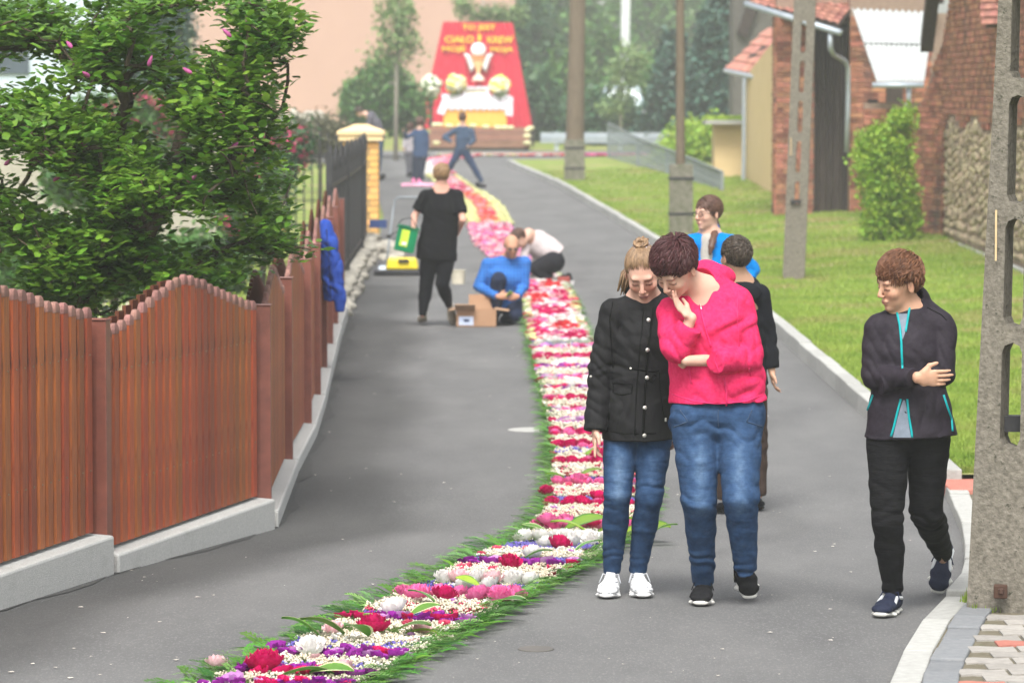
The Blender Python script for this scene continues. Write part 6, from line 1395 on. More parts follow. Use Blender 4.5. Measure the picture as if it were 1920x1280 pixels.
m = MB(); bx(m, (-.018, -.1255, .01), (.042, .002, .085)); m.build('label', mat('lime_label', (.42, .62, .05), rough=.5), gb_); m = MB(); bx(m, (-.01, -.129, -.045), (.024, .0015, .016)); m.build('label_panel', mat('pale_label', (.6, .66, .6)), gb_)
MB().tube([b+Vector((-.10, 0, .12)), b+Vector((-.05, 0, .20)), b+Vector((.05, 0, .22)), b+Vector((.12, 0, .10))], .006, 6).build('handle', MT['iron'], gb_)
# kneeling bald man in the blue checked shirt
d = 40.0
J = dict(head=(959, 462, -.12), neck=(955, 486, .02), shL=(914, 496, .0), shR=(984, 492, .0), elL=(898, 537, -.02), elR=(981, 538, -.02), wrL=(934, 556, -.22), wrR=(970, 556, -.22), chest=(948, 510, .02), waist=(944, 545, .10), hipL=(928, 568, .16), hipR=(962, 568, .16),
         knL=(935, 524, -.16), knR=(966, 590, -.12), anL=(928, 592, -.08), anR=(945, 601, .30))
shirt = mat('blue_check_shirt', (.015, .075, .30), (.03, .13, .42), rough=.85, scale=6, attr=True)
nt_ = shirt.node_tree; bs_ = nt_.nodes['Principled BSDF']; src = bs_.inputs['Base Color'].links[0].from_socket
tc_ = nt_.nodes.new('ShaderNodeTexCoord'); wv = [nt_.nodes.new('ShaderNodeTexWave') for _ in range(2)]
for w_, dr in zip(wv, ('X', 'Z')): w_.bands_direction = dr; w_.inputs['Scale'].default_value = 9; nt_.links.new(tc_.outputs['Object'], w_.inputs['Vector'])
ml = nt_.nodes.new('ShaderNodeMath'); ml.operation = 'MULTIPLY'; nt_.links.new(wv[0].outputs['Fac'], ml.inputs[0]); nt_.links.new(wv[1].outputs['Fac'], ml.inputs[1])
mx_ = nt_.nodes.new('ShaderNodeMix'); mx_.data_type = 'RGBA'; nt_.links.new(ml.outputs[0], mx_.inputs[0]); nt_.links.new(src, mx_.inputs[6]); mx_.inputs[7].default_value = (.03, .20, .55, 1); nt_.links.new(mx_.outputs[2], bs_.inputs['Base Color'])
f = walker('bald man in a blue checked shirt and dark glasses kneeling by the flower carpet', d, (945, 605), J, (10, 17, 0), 1.0, SKINT*np.array((1.05, .95, .9)), [(950, 496, .0, .15, .10), (948, 520, .0, .20, .14), (942, 548, .08, .19, .15), (940, 568, .12, .19, .15)],
           shirt, fb('navy_trousers', (.018, .025, .050)), hairmat('short_grey_hair', (.03, .025, .022), (.06, .05, .045)), vox=.011, shR=.060, arm=(.064, .062, .058, .046), legr=(.095, .078, .070, .055), pelvis=.11, b=1.0,
           toes=[(np.array(G(925, 609))+np.array((0, 0, .0)), (-.1, -1, 0), (0, 0, 1))], hands=[((1, -.2, .1), (0, 1, 0), (0, 0, 1), .9), ((-.8, -.4, -.1), (0, 1, 0), (0, 0, 1), .9)], body_kw=dict(male=True, stub=.35),
           hairkw=dict(region=lambda p, r: abs(p[0]) > .05 and -.02 < p[1] and -.06 < p[2] < .03, flow=lambda p: np.array((0, .2, -1.)), er=(.076, .094, .086), lift=.001, n=160, ln=.02, rad=.004,
           cap=lambda S: (S.ell(f0o+M0@np.array((0, -.05, .07)), (.16, .15, .075), M0, .004, True), S.ell(f0o+M0@np.array((0, -.10, -.04)), (.12, .10, .12), M0, .004, True))) if False else dict(region=lambda p, r: abs(p[0]) > .05 and -.02 < p[1] and -.06 < p[2] < .03, flow=lambda p: np.array((0, .2, -1.)), er=(.0745, .0935, .0845), lift=.0005, n=220, ln=.02, rad=.004, cap=lambda S: S.ell(np.array(P(959, 440, 39.8)), (.2, .2, .085), np.eye(3), .002, True)))
o_ = f.p(*J['head']); M = f.M; gl = MB(); c = lambda x, y, z: Vector(o_+M@np.array((x, y, z)))
for q in (-1, 1):
    gl.tube([c(q*.030-.018, -.095, .0), c(q*.030, -.098, .0), c(q*.030+.018, -.095, .0)], [.008, .014, .008], 8); gl.tube([c(q*.053, -.094, .004), c(q*.080, -.02, .006), c(q*.081, .02, .004)], .003, 5)
gl.tube([c(-.014, -.098, .003), c(.014, -.098, .003)], .003, 5); gl.build('glasses', mat('dark_lens', (.02, .02, .02), rough=.2, spec=.6), f.root, smooth=True)
sp_ = P(953, 553, 39.72); m = MB(); [m.tube([sp_+Vector((-.03, 0, -.02)), sp_+Vector((.02, 0, .03))+Vector((random.gauss(0, .015), random.gauss(0, .015), random.gauss(0, .015)))], [.003, .012], 5) for _ in range(6)]
m.build('flower_sprig', MT['leaf_light']); props(COL.objects[-1], 'small pale green sprig in the hands of the kneeling man', 'sprig')
# woman crouching with back arched in white top
d = 48.6
J = dict(head=(974, 448, -.20), neck=(990, 440, -.15), shL=(988, 452, -.08), shR=(1008, 446, .12), elL=(982, 490, -.15), elR=(1004, 492, .05), wrL=(986, 522, -.2), wrR=(1000, 526, 0), chest=(1006, 452, 0), waist=(1036, 478, 0), hipL=(1036, 490, -.1), hipR=(1036, 490, .14),
         knL=(1004, 502, -.12), knR=(1012, 500, .14), anL=(1030, 526, -.10), anR=(1036, 527, .12))
f = walker('woman in a pale top and dark trousers crouching over the flowers behind the kneeling man', d, (1020, 530), J, (-78, 62, 0), 1.0, SKINW, [(992, 446, 0, .10, .12), (1006, 455, 0, .15, .17), (1026, 468, 0, .16, .17), (1040, 482, 0, .17, .17)],
           fb('pale_top', (.50, .44, .44)), fb('black_trousers', (.014, .014, .018)), brh, vox=.015, arm=(.06, .052, .05, .045), legr=(.12, .085, .075, .05), pelvis=.155, b=.9,
           toes=[(np.array(G(1024, 534)), (-1, -.3, 0), (0, 0, 1)), (np.array(G(1034, 531)), (-1, -.1, 0), (0, 0, 1))], hairkw=dict(n=150, rad=.009, ln=.08))
# far people
def far(label, d, at, J, hr, T, top, legs, hair, **k):
    return walker(label, d, at, J, hr, 1.0, SKINW, T, fb('cloth_far', top), fb('trousers_far', legs), hair, vox=.018, disp=.006, hairkw=dict(k.pop('hk', {}), vox=.018), **k)
d = 88.5
far('dark-haired girl in a navy jacket and dark trousers standing left of the far carpet', d, (785, 342), dict(head=(788, 229, 0), neck=(787, 243, 0), shL=(775, 251, 0), shR=(799, 251, 0), elL=(762, 258, -.1), elR=(801, 272, 0), wrL=(757, 247, -.25), wrR=(797, 290, -.05), chest=(787, 260, 0), waist=(787, 275, 0), hipL=(781, 295, 0), hipR=(793, 295, 0),
    knL=(779, 318, 0), knR=(790, 318, 0), anL=(777, 339, 0), anR=(789, 340, 0)), (175, 0, 0), [(787, 249, 0, .14, .10), (788, 265, 0, .17, .12), (788, 280, 0, .165, .12), (788, 295, 0, .18, .13)], (.035, .060, .12), (.022, .03, .05), brh, arm=(.06, .055, .05, .04), legr=(.10, .08, .075, .065),
    toes=[(np.array(G(775, 345)), (0, -1, 0), (0, 0, 1)), (np.array(G(790, 346)), (.3, -1, 0), (0, 0, 1))], shoem=fb('pink_shoe', (.6, .15, .3)),
    hk=dict(region=lambda p, r: p[2] > (.05 if p[1] < -.04 else -.03), flow=lambda p: np.array((0, .3, -1.)), ln=.26, rad=.012, lift=.012, n=150), braid=[(788, 228, .06, .10), (788, 245, .10, .10), (788, 255, .10, .04)])
far('girl in navy sweater and tight jeans striding with legs apart over the far carpet', 82, (870, 340), dict(head=(867, 222, 0), neck=(868, 238, 0), shL=(853, 245, 0), shR=(884, 246, 0), elL=(834, 258, 0), elR=(889, 262, 0), wrL=(848, 268, -.2), wrR=(878, 274, -.2), chest=(869, 256, 0), waist=(868, 270, 0), hipL=(860, 284, 0), hipR=(872, 285, 0),
    knL=(850, 302, 0), knR=(888, 313, 0), anL=(838, 326, .1), anR=(904, 342, 0)), (178, 4, 0), [(868, 243, 0, .15, .10), (869, 258, 0, .175, .12), (867, 272, 0, .15, .12), (866, 282, 0, .155, .12)], (.04, .065, .11), (.03, .05, .10), brh, arm=(.066, .06, .052, .04), legr=(.095, .07, .062, .045),
    toes=[(np.array(G(913, 352)), (.8, .3, 0), (0, 0, 1)), (np.array(G(836, 335)), (-.5, .5, 0), (0, 0, 1))],
    hk=dict(region=lambda p, r: p[2] > (.05 if p[1] < -.04 else -.05), flow=lambda p: np.array((0, .12, .05))-p, n=100, rad=.012, ln=.08), braid=[(868, 224, .12, .05), (870, 240, .12, .04), (871, 256, .12, .035), (871, 264, .10, .01)])
far('man in a grey plaid shirt and jeans bending forward beyond the brick pillar', 88.5, (705, 340), dict(head=(674, 210, -.05), neck=(686, 214, 0), shL=(694, 222, -.15), shR=(698, 220, .2), elL=(690, 240, -.2), elR=(692, 240, .15), wrL=(685, 255, -.3), wrR=(687, 257, .1), chest=(700, 230, 0), waist=(708, 248, 0), hipL=(710, 262, -.1), hipR=(711, 262, .1),
    knL=(707, 298, -.1), knR=(709, 298, .1), anL=(703, 330, -.1), anR=(707, 330, .1)), (-80, 40, 0), [(696, 219, 0, .13, .13), (701, 232, 0, .16, .17), (708, 248, 0, .15, .16), (711, 262, 0, .15, .17)], (.085, .082, .10), (.045, .085, .15), bh2, arm=(.06, .055, .045, .036), legr=(.12, .085, .075, .065),
    toes=[(np.array(G(698, 338)), (-1, 0, 0), (0, 0, 1)), (np.array(G(702, 336)), (-1, 0, 0), (0, 0, 1))], sl=(.45, .45), body_kw=dict(male=True))
far('small child with brown hair mostly hidden beside the girl in the navy jacket', 90, (766, 335), dict(head=(770, 240, 0), neck=(769, 252, 0), shL=(760, 257, 0), shR=(777, 257, 0), elL=(757, 268, 0), elR=(779, 270, 0), wrL=(757, 278, -.1), wrR=(778, 280, 0), chest=(768, 262, 0), waist=(768, 275, 0), hipL=(764, 288, 0), hipR=(773, 288, 0),
    knL=(765, 306, 0), knR=(773, 306, 0), anL=(765, 325, 0), anR=(773, 325, 0)), (160, 0, 0), [(768, 256, 0, .10, .08), (768, 268, 0, .12, .09), (768, 285, 0, .13, .1)], (.30, .28, .30), (.10, .10, .12), brh, shR=.045, arm=(.045, .04, .036, .03), legr=(.07, .05, .045, .04), pelvis=.08, b=.7,
    toes=[(np.array(G(763, 332)), (-.3, -1, 0), (0, 0, 1)), (np.array(G(774, 332)), (.3, -1, 0), (0, 0, 1))])

# ================================================================ THINGS ON THE ROAD
# cardboard box
card = mat('cardboard', (.33, .19, .11), (.38, .23, .14), rough=.9); cin = mat('cardboard_inside', (.42, .27, .17), rough=.9)
b = G(893, 613); t = thing('cardboard_box', 'open cardboard box with a blue and white label beside the kneeling man', 'box', b, rz=0)
w, l, h = .205, .15, .17
def bb_(c, hh, mt=card, nm='side', M=None, lb=None):
    m = MB(); m.box((b.x+c[0], b.y+c[1], b.z+c[2]), hh, M=M); return m.build(nm, mt, t)
bb_((0, l, .005), (w, l, .004), nm='bottom'); bb_((0, .004, h/2+.004), (w, .004, h/2)); bb_((0, 2*l-.004, h/2+.004), (w, .004, h/2)); bb_((-w+.004, l, h/2+.004), (.004, l-.009, h/2)); bb_((w-.004, l, h/2+.004), (.004, l-.009, h/2)); bb_((-.005, l, h/2), (.004, l-.02, h/2-.01), nm='divider')
bb_((-.115, -.055, h+.035), (.105, .075, .004), cin, 'flap', Matrix.Rotation(R(-28), 3, 'X')); bb_((w+.06, l, h+.005), (.075, l-.01, .004), cin, 'flap', Matrix.Rotation(R(8), 3, 'Y')); bb_((.06, 2*l+.02, h+.075), (.14, .004, .075), card, 'flap', Matrix.Rotation(R(-12), 3, 'X')); bb_((-w-.03, l, h+.01), (.05, l-.01, .004), cin, 'flap', Matrix.Rotation(R(-14), 3, 'Y'))
bb_((-.105, -.0015, .065), (.075, .002, .045), mat('blue_white_label', (.50, .58, .75), (.62, .68, .8)), 'label'); bb_((-.10, -.005, .068), (.028, .0015, .014), mat('label_print', (.05, .07, .15)), 'label_print')
# cream bucket
b = G(859, 532); t = thing('bucket', 'small cream plastic bucket standing on the asphalt behind the woman in black', 'bucket', b)
cb = mat('cream_plastic', (.50, .46, .36), rough=.5); m = MB(); m.lathe(tuple(b), [(.062, 0), (.08, .0), (.092, .16), (.096, .16), (.096, .175), (.088, .175), (.076, .02)], 18); m.build('shell', cb, t, smooth=False)
m = MB(); m.tube([b+Vector((.094*cos(a), -.01-.03*sin(a), .165-.06*sin(a))) for a in np.linspace(0, pi, 9)], .003, 5); m.build('handle', MT['zinc'], t)
# floor sweeper: yellow housing, black brush deck, grey handle bow
b = G(748, 517); t = thing('floor_sweeper', 'yellow push sweeper with black brush deck and grey tubular handle', 'sweeper', b); k = b.y/7200
m = MB(); m.box((b.x-.03, b.y+.2, b.z+.045), (.30, .22, .035)); m.build('brush_deck', MT['iron'], t, bevel=.015)
yp = mat('yellow_plastic', (.70, .55, .02), rough=.4); m = MB(); m.box((b.x+.04, b.y+.18, b.z+.155), (.215, .17, .075), taper=.86); m.build('housing', yp, t, bevel=.03)
m = MB(); m.box((b.x+.06, b.y+.0, b.z+.20), (.07, .02, .018)); m.build('grip_slot', MT['iron'], t)
m = MB(); m.box((b.x-.22, b.y+.16, b.z+.09), (.06, .15, .04), taper=.8); m.build('side_arm', MT['zinc'], t, bevel=.01)
for sx in (-.28, .26): MB().tube([(b.x+sx, b.y+.3, b.z+.08), (b.x+sx+.04, b.y+.3, b.z+.08)], .08, 14).build('wheel', MT['iron'], t)
d0 = b.y+.25
MB().tube([P(724, 500, d0), P(731, 445, d0+.3), P(737, 395, d0+.5), P(741, 375, d0+.55), P(748, 370, d0+.55), P(775, 370, d0+.55), P(790, 371, d0+.55), P(796, 378, d0+.5), P(803, 500, d0)], .016, 8).build('handle', mat('grey_tube', (.18, .20, .22), rough=.4, metal=.3), t, smooth=True)
MB().tube([P(729, 442, d0+.3), P(745, 434, d0+.3), P(775, 434, d0+.3), P(800, 440, d0+.3)], .010, 6).build('handle_brace', MT['iron'], t, smooth=True); MB().box(tuple(P(729, 443, d0+.28)), (.03, .02, .02)).build('clamp', MT['iron'], t)
# red box and white cup by the crouching woman
b = G(1057, 536); MB().box((b.x, b.y+.06, b.z+.057), (.075, .06, .055)).build('red_box', mat('brick_red_plastic', (.30, .06, .05), rough=.6), bevel=.006); props(COL.objects[-1], 'small brick red box on the asphalt beside the crouching woman', 'box')
b = G(1073, 534); MB().lathe(tuple(b), [(.022, 0), (.03, .055), (.026, .055), (.019, .004)], 12).build('cup', mat('white_plastic', (.6, .58, .58))); props(COL.objects[-1], 'tiny white cup right of the small red box', 'cup')
b = G(802, 349); m = MB(); [m.lathe((b.x+random.gauss(-.1, .16), b.y+random.gauss(0, .2), b.z), [(.05, 0), (.06, .03), (.02, .06)], 7) for _ in range(40)]; m.build('petal_heap', mat('pink_petals', (.70, .25, .42), (.8, .5, .6), scale=8)); props(COL.objects[-1], 'heap of pink petals at the feet of the girl in the navy jacket', 'petals', kind='stuff')
# blue work jacket hanging on the fence
bj = mat('cobalt_cloth', (.008, .035, .22), (.015, .055, .30), rough=.85, attr=True, scale=20)
f = Fig('x', 31.8, (625, 500)); f.root.name = 'hanging_jacket'; props(f.root, 'cobalt blue work jacket hanging over the wooden fence', 'jacket')
S = Sdf(); S.loft([(f.p(611, 420, .0), .045, .05), (f.p(616, 450, .0), .075, .09), (f.p(621, 500, .0), .085, .13), (f.p(624, 535, .0), .080, .14), (f.p(625, 562, .0), .075, .14)], k=.02, flat=1)
S.loft([(f.p(621, 455, -.10), .050, .05), (f.p(631, 510, -.12), .052, .055), (f.p(637, 560, -.12), .045, .05), (f.p(638, 584, -.12), .040, .045)], k=.02, flat=1)
f.part('cloth', S, bj, vox=.009, disp=cloth_disp(.008, 10, local=[(f.p(620, 500, -.1), (1, 0, .1), .3, .07, .008)]))
f.line('seam', [(612, 430), (616, 470), (619, 520), (620, 560)], bj, .005, .0); S = Sdf(); S.seg(f.p(609, 422, .0), f.p(606, 440, .1), .035, .05); f.part('collar', S, bj, vox=.009)
# ================================================================ ALTAR AT THE END OF THE ROAD
AD = 126.
altar = thing('altar', 'outdoor altar board draped in pleated red cloth with gold lettering and a chalice emblem', 'altar', P(895, 240, AD))
redc = mat('red_cloth', (.50, .018, .045), (.62, .03, .07), rough=.85, scale=4); gold = mat('gold_letters', (.85, .50, .04), rough=.6); wht = mat('white_linen', (.66, .66, .72), rough=.9, attr=False); orc = mat('orange_cloth', (.78, .40, .06), (.82, .45, .09), rough=.9)
b0, b1, t0, t1 = P(786, 242, AD), P(999, 242, AD), P(831, 41, AD), P(961, 43, AD)
n = 150; V = []
for j in range(9):
    v = j/8
    for i in range(n+1):
        u = i/n; p = b0.lerp(b1, u).lerp(t0.lerp(t1, u), v); V.append((p.x, p.y+.035*sin(u*150)+.02*sin(u*47+v), p.z-.03*sin(v*0)))
F = [(j*(n+1)+i, j*(n+1)+i+1, (j+1)*(n+1)+i+1, (j+1)*(n+1)+i) for j in range(8) for i in range(n)]
link_mesh('cloth', mesh_np('cloth', np.array(V)-np.array(altar.location), [np.array(F)], redc, smooth=True), altar)
m = MB(); m.hexa([b0+Vector((.02, .06, 0)), b1+Vector((-.02, .06, 0)), b1+Vector((-.02, .16, 0)), b0+Vector((.02, .16, 0)), t0+Vector((.02, .06, -.02)), t1+Vector((-.02, .06, -.02)), t1+Vector((-.02, .16, -.02)), t0+Vector((.02, .16, -.02))]); m.build('board', MT['darkwood'], altar)
for q in (b0, b1): MB().tube([q+Vector((0, .12, -1)), q+Vector((0, .12, .6))], .05, 6).build('support', MT['darkwood'], altar)
def text(body_, px, py, hpx, wpx, d, mt, parent, name='lettering', dep=.012):
    cu = bpy.data.curves.new('text', 'FONT'); cu.body = body_; cu.align_x = 'CENTER'; cu.align_y = 'CENTER'; cu.extrude = dep; cu.offset = .022; cu.resolution_u = 3
    o = bpy.data.objects.new('text', cu); COL.objects.link(o); bpy.context.view_layer.update()
    me = bpy.data.meshes.new_from_object(o.evaluated_get(bpy.context.evaluated_depsgraph_get())); COL.objects.unlink(o); bpy.data.objects.remove(o)
    xs = [v.co.x for v in me.vertices]; ys = [v.co.y for v in me.vertices]; k = d/7200; sx = wpx*k/(max(xs)-min(xs)); sy = hpx*k/(max(ys)-min(ys)); cx, cy = (max(xs)+min(xs))/2, (max(ys)+min(ys))/2
    for v in me.vertices: v.co = ((v.co.x-cx)*sx, -v.co.z, (v.co.y-cy)*sy)
    me.materials.clear(); me.materials.append(mt); me.name = name
    o = link_mesh(name, me, parent, P(px, py, d)-rootloc(parent)); return o
text('TO JEST', 898, 53, 13, 62, AD-.09, gold, altar); text('CIA\u0141O', 861, 74, 13, 54, AD-.09, gold, altar); text('I', 899, 71, 13, 6, AD-.09, gold, altar); text('KREW', 938, 75, 13, 48, AD-.09, gold, altar); text('MOJE', 851, 93, 12, 44, AD-.09, gold, altar); text('MOJA', 941, 94, 12, 42, AD-.09, gold, altar)
# chalice with host and wings
def lathep(px, prof, d, mt, nm, n_=20):
    """profile in pixels (radius px, y px), flattened relief"""
    m = MB(); k = d/7200; vs = []
    for r, y in prof:
        c = P(px, y, d)
        for q in range(n_): a = 2*pi*q/n_; vs.append((c.x+r*k*cos(a), c.y+r*k*.35*sin(a), c.z))
    mm = len(prof); m.add(vs, [(i*n_+q, i*n_+(q+1) % n_, (i+1)*n_+(q+1) % n_, (i+1)*n_+q) for i in range(mm-1) for q in range(n_)]+[tuple(range(n_)), tuple((mm-1)*n_+q for q in range(n_-1, -1, -1))]); return m.build(nm, mt, altar, smooth=True)
em = AD-.22
lathep(897, [(2, 80.5), (8, 82), (13, 88), (14.5, 94), (13, 100), (8, 106), (2, 108)], em, mat('host_white', (.72, .72, .68)), 'host')
lathep(897, [(15, 104), (14.5, 110)], em-.02, mat('cup_rim', (.60, .22, .08)), 'rim'); lathep(897, [(12, 110), (11, 118), (7, 126), (4, 132), (3, 136)], em, mat('cup_gold', (.70, .40, .16), (.78, .5, .25), scale=3), 'cup')
lathep(897, [(3, 136), (4, 140), (9, 145), (12, 150), (11, 151.5)], em, mat('cup_foot', (.68, .48, .34), (.72, .6, .5), scale=3), 'foot')
feat = mat('wing_white', (.62, .64, .62), (.7, .72, .7))
for sg in (-1, 1):
    for j in range(6):
        a = P(897+sg*11, 112+j*2, em); b_2 = P(897+sg*(27-j*2.6), 102+j*6.5, em); m = MB(); m.tube([a, a.lerp(b_2, .6)+Vector((0, -.02, .03)), b_2], [.04, .065, .03], 6); m.build('wing_feather', feat, altar, smooth=True)
# table with cloth
tb = thing('altar_table', 'altar table with orange front and scalloped white linen cloth', 'table', P(891, 238, 124.6)); td = 124.6; k = td/7200
c = P(891, 221, td); MB().box((c.x, c.y, c.z), (59*k, .35, 17*k)).build('front', orc, tb)
def clothstrip(pxa, pxb, yt, yb, d, nm, sc=6, amp=4):
    n = int((pxb-pxa)/1.2); V = []
    for i in range(n+1):
        px = pxa+(pxb-pxa)*i/n; e = yb-amp*abs(cos(pi*(px-pxa)/sc)); dd = .03*sin(px*.9)
        V += [tuple(P(px, yt, d+dd*.2)), tuple(P(px, e, d+dd))]
    me = mesh_np(nm, np.array(V)-np.array(tb.location), [np.array([(2*i, 2*i+1, 2*i+3, 2*i+2) for i in range(n)])], wht, smooth=True); return link_mesh(nm, me, tb)
clothstrip(829, 953, 180, 208, td-.42, 'cloth_front', 12, 4)
m = MB(); p0, p1 = P(826, 180, td-.42), P(959, 182, td-.42); m.slab([p0, p1, p1+Vector((-.1, .9, .04)), p0+Vector((.1, .9, .04))], (0, 0, .02)); m.build('cloth_top', wht, tb)
m = MB(); m.slab([P(832, 180, td-.44), P(843, 180, td-.44), P(833, 216, td-.44), P(819, 212, td-.44)], (0, .03, 0)); m.slab([P(946, 182, td-.44), P(962, 182, td-.44), P(961, 218, td-.44), P(948, 216, td-.44)], (0, .03, 0)); m.build('cloth_corner', wht, tb)
ms = thing('altar_stand', 'small white framed stand on the altar table between the bouquets', 'stand', P(892, 178, td)); 
for a, b_, c_, d__ in ((868, 163, 917, 167), (868, 176, 917, 180), (868, 167, 873, 176), (912, 167, 917, 176)):
    q = P((a+c_)/2, (b_+d__)/2, td-.3); MB().box(tuple(q), ((c_-a)/2*k, .05, (d__-b_)/2*k)).build('frame', wht, ms)
MB().box(tuple(P(892.5, 171.5, td-.27)), (20*k, .02, 4.6*k)).build('panel', mat('cream_panel', (.6, .55, .42)), ms)
# bouquets
def blossom_ball(name, label, px, py, rp, d, cols, leafy=True, pot=None, n=110):
    c = P(px, py, d); k = d/7200; t = thing(name, label, 'flowers', (c.x, c.y, c.z-rp*k))
    v = rng.normal(size=(n, 3)); v /= np.linalg.norm(v, axis=1)[:, None]; v[:, 1] = -np.abs(v[:, 1]); pos = np.array(c)+v*rp*k*(.75+.25*rng.random((n, 1)))-np.array(t.location)
    for i, cm_ in enumerate(cols):
        s_ = pos[i::len(cols)]; V, F = rocks[i]; Vv, Ff, rv = inst(V, [F[:, ::-1]], s_, rp*k*.30*(.7+.6*rng.random(len(s_))), eul(rng.random(len(s_)), rng.random(len(s_)), rng.random(len(s_))*6), rng.random(len(s_)))
        link_mesh('blossoms', mesh_np('blossoms', Vv, Ff, cm_, rv=rv), t)
    foliage('leaves', np.array(c)+v[:40]*rp*k*.7+np.array((0, .05, -rp*k*.6)), .10, MT['leaf_mid'], t, 4, .06)
    m = MB(); m.lathe((c.x, c.y, c.z-rp*k*1.75), [(rp*k*.3, 0), (rp*k*.45, rp*k*.9), (rp*k*.4, rp*k*.92)], 12); m.build('vase', pot or MT['leaf_dark'], t)
yb_ = mat('yellow_blossom', (.82, .66, .05), (.86, .76, .2), rnd=.1); wb_ = mat('white_blossom', (.62, .66, .52), (.72, .74, .62), rnd=.1); cb_ = mat('cream_blossom', (.66, .62, .35), (.74, .7, .45), rnd=.1)
blossom_ball('bouquet', 'round white and green bouquet at the left end of the altar table', 808, 160, 18, td-.2, [wb_, MT['leaf_pale'], wb_]); blossom_ball('bouquet', 'yellow and white bouquet left of the chalice on the altar', 855, 157, 17, td-.3, [yb_, cb_, wb_]); blossom_ball('bouquet', 'yellow and white bouquet right of the chalice on the altar', 937, 161, 17, td-.3, [yb_, cb_, wb_])
MB().tube([P(808, 175, td-.2), P(808, 238, td-.2)], .06, 8).build('flower_stand', MT['iron']); props(COL.objects[-1], 'slim dark stand carrying the white bouquet left of the altar', 'stand')
# wooden steps with white blossoms
st_ = thing('altar_steps', 'brown wooden board steps below the altar with white blossoms along their edges', 'steps', P(898, 278, 121.5))
wd = mat('brown_step_board', (.22, .11, .075), (.30, .16, .11), rough=.9, rnd=.15, scale=3)
for j, (xa_, xb_, ya, yb2) in enumerate(((800, 994, 265, 277), (803, 993, 252, 263), (806, 992, 240, 250))):
    dd = 121.5+j*.8; k = dd/7200; c = P((xa_+xb_)/2, (ya+yb2)/2, dd)
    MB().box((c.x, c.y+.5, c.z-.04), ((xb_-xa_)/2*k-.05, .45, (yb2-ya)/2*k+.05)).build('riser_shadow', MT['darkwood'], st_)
    for q in range(2): MB().box((c.x, c.y, c.z-(yb2-ya)*k*(.25-.5*q)), ((xb_-xa_)/2*k, .03, (yb2-ya)*k*.22)).build('board', wd, st_)
    MB().box((c.x, c.y+.42, c.z+(yb2-ya)*k*.5), ((xb_-xa_)/2*k, .45, .015)).build('tread', wd, st_)
for (px, py) in ((758, 232), (756, 247), (816, 234), (842, 236), (862, 236), (886, 236), (911, 238), (933, 239), (957, 239), (995, 240), (988, 255), (988, 268), (818, 268), (824, 234), (945, 239), (990, 244)):
    if px < 790: continue
    c = P(px, py, 121.2); V, F = rocks[px % 6]; o = link_mesh('blossom', bpy.data.meshes.get('blossom_mesh%d' % (px % 6)) or mesh_np('blossom_mesh%d' % (px % 6), V, [F[:, ::-1]], cb_), st_, c-st_.location); o.scale = (.13, .1, .08)
fpot = thing('flower_pot_stand', 'two pale blossom clusters on a stand at the left of the steps', 'flowers', P(757, 275, 121)); 
for py in (232, 247): V, F = rocks[2]; o = link_mesh('blossom', mesh_np('blossom', V, [F[:, ::-1]], cb_), fpot, P(757, py, 121)-fpot.location); o.scale = (.15, .12, .1)
MB().tube([P(757, 277, 121), P(757, 230, 121)], .03, 6).build('stem', MT['leaf_dark'], fpot)

# ================================================================ FLOWER CARPET
_C = [(11, -1.95), (13, -1.33), (15, -.81), (17.2, -.27), (19.6, .20), (21.3, .46), (23.9, .54), (27.7, .56), (37.2, .45), (45, .43), (50, .32), (54, .12), (60, -.22), (74, -.58), (83.6, -1.2), (95, -1.85), (103, -2.12), (107, -2.0), (111, -1.55), (114, -1.2)]
cy_ = np.array([a for a, b in _C]); cx_ = np.array([b for a, b in _C])
def cxc(y): # smoothed centre line
    y = np.asarray(y, float); return sum(np.interp(y+o, cy_, cx_) for o in (-1.2, -.6, 0, .6, 1.2))/5
ys_ = np.linspace(11.5, 113.6, 4000); xs_ = cxc(ys_); tx = np.gradient(xs_); ty = np.gradient(ys_); ln_ = np.hypot(tx, ty); tx /= ln_; ty /= ln_; S_ = np.concatenate([[0], np.cumsum(np.hypot(np.diff(xs_), np.diff(ys_)))])
def cpos(s, w):
    y = np.interp(s, S_, ys_); x = np.interp(s, S_, xs_); a = np.interp(s, S_, tx); b = np.interp(s, S_, ty); X_, Y_ = x+b*w, y-a*w; return np.stack([X_, Y_, zg(Y_)], 1), np.arctan2(b, a)
s_of = lambda y: float(np.interp(y, ys_, S_))
carpet = thing('flower_carpet', 'long winding carpet of peonies, lilac florets and leaves laid along the road', 'flower carpet', (0, 0, 0))
HW = .26
# proto flowers
def peony_proto(layers, seed, flat=.62, nu=4, nv=3):
    r = np.random.default_rng(seed); V = []; F = []
    for (cnt, tilt, R_, w, L) in layers:
        for i in range(cnt):
            a = 2*pi*(i+r.random()*.6)/cnt; i0 = len(V)
            for v in range(nv):
                for u in range(nu):
                    uu = (u/(nu-1)-.5); t = v/(nv-1); el = tilt+t*.5*(1 if tilt < .7 else .3)+r.normal(0, .07)
                    rad = R_*.25+L*t*cos(el)+r.normal(0, .02)*t; z = L*t*sin(el)+.10*(1-(R_))+r.normal(0, .030)*t+.07*t*sin(u*2.6+i*1.7); wd_ = w*(.35+.9*sin(t*2.2+.3))*uu
                    x = rad*(1-.25*abs(uu)*2*(uu**2)); V.append((x*cos(a)-wd_*sin(a), x*sin(a)+wd_*cos(a), (z+.10*abs(uu)*2*w)*flat/.62))
            for v in range(nv-1):
                for u in range(nu-1): q = i0+v*nu+u; F.append((q, q+1, q+nu+1, q+nu))
    return np.array(V), [np.array(F)]
PE = [peony_proto([(9, .12, 1., .62, .95), (9, .45, .85, .5, .9), (9, .8, .65, .42, .85), (8, 1.1, .45, .36, .85), (7, 1.35, .25, .32, .8)], s, flat=.72, nv=4) for s in range(4)]
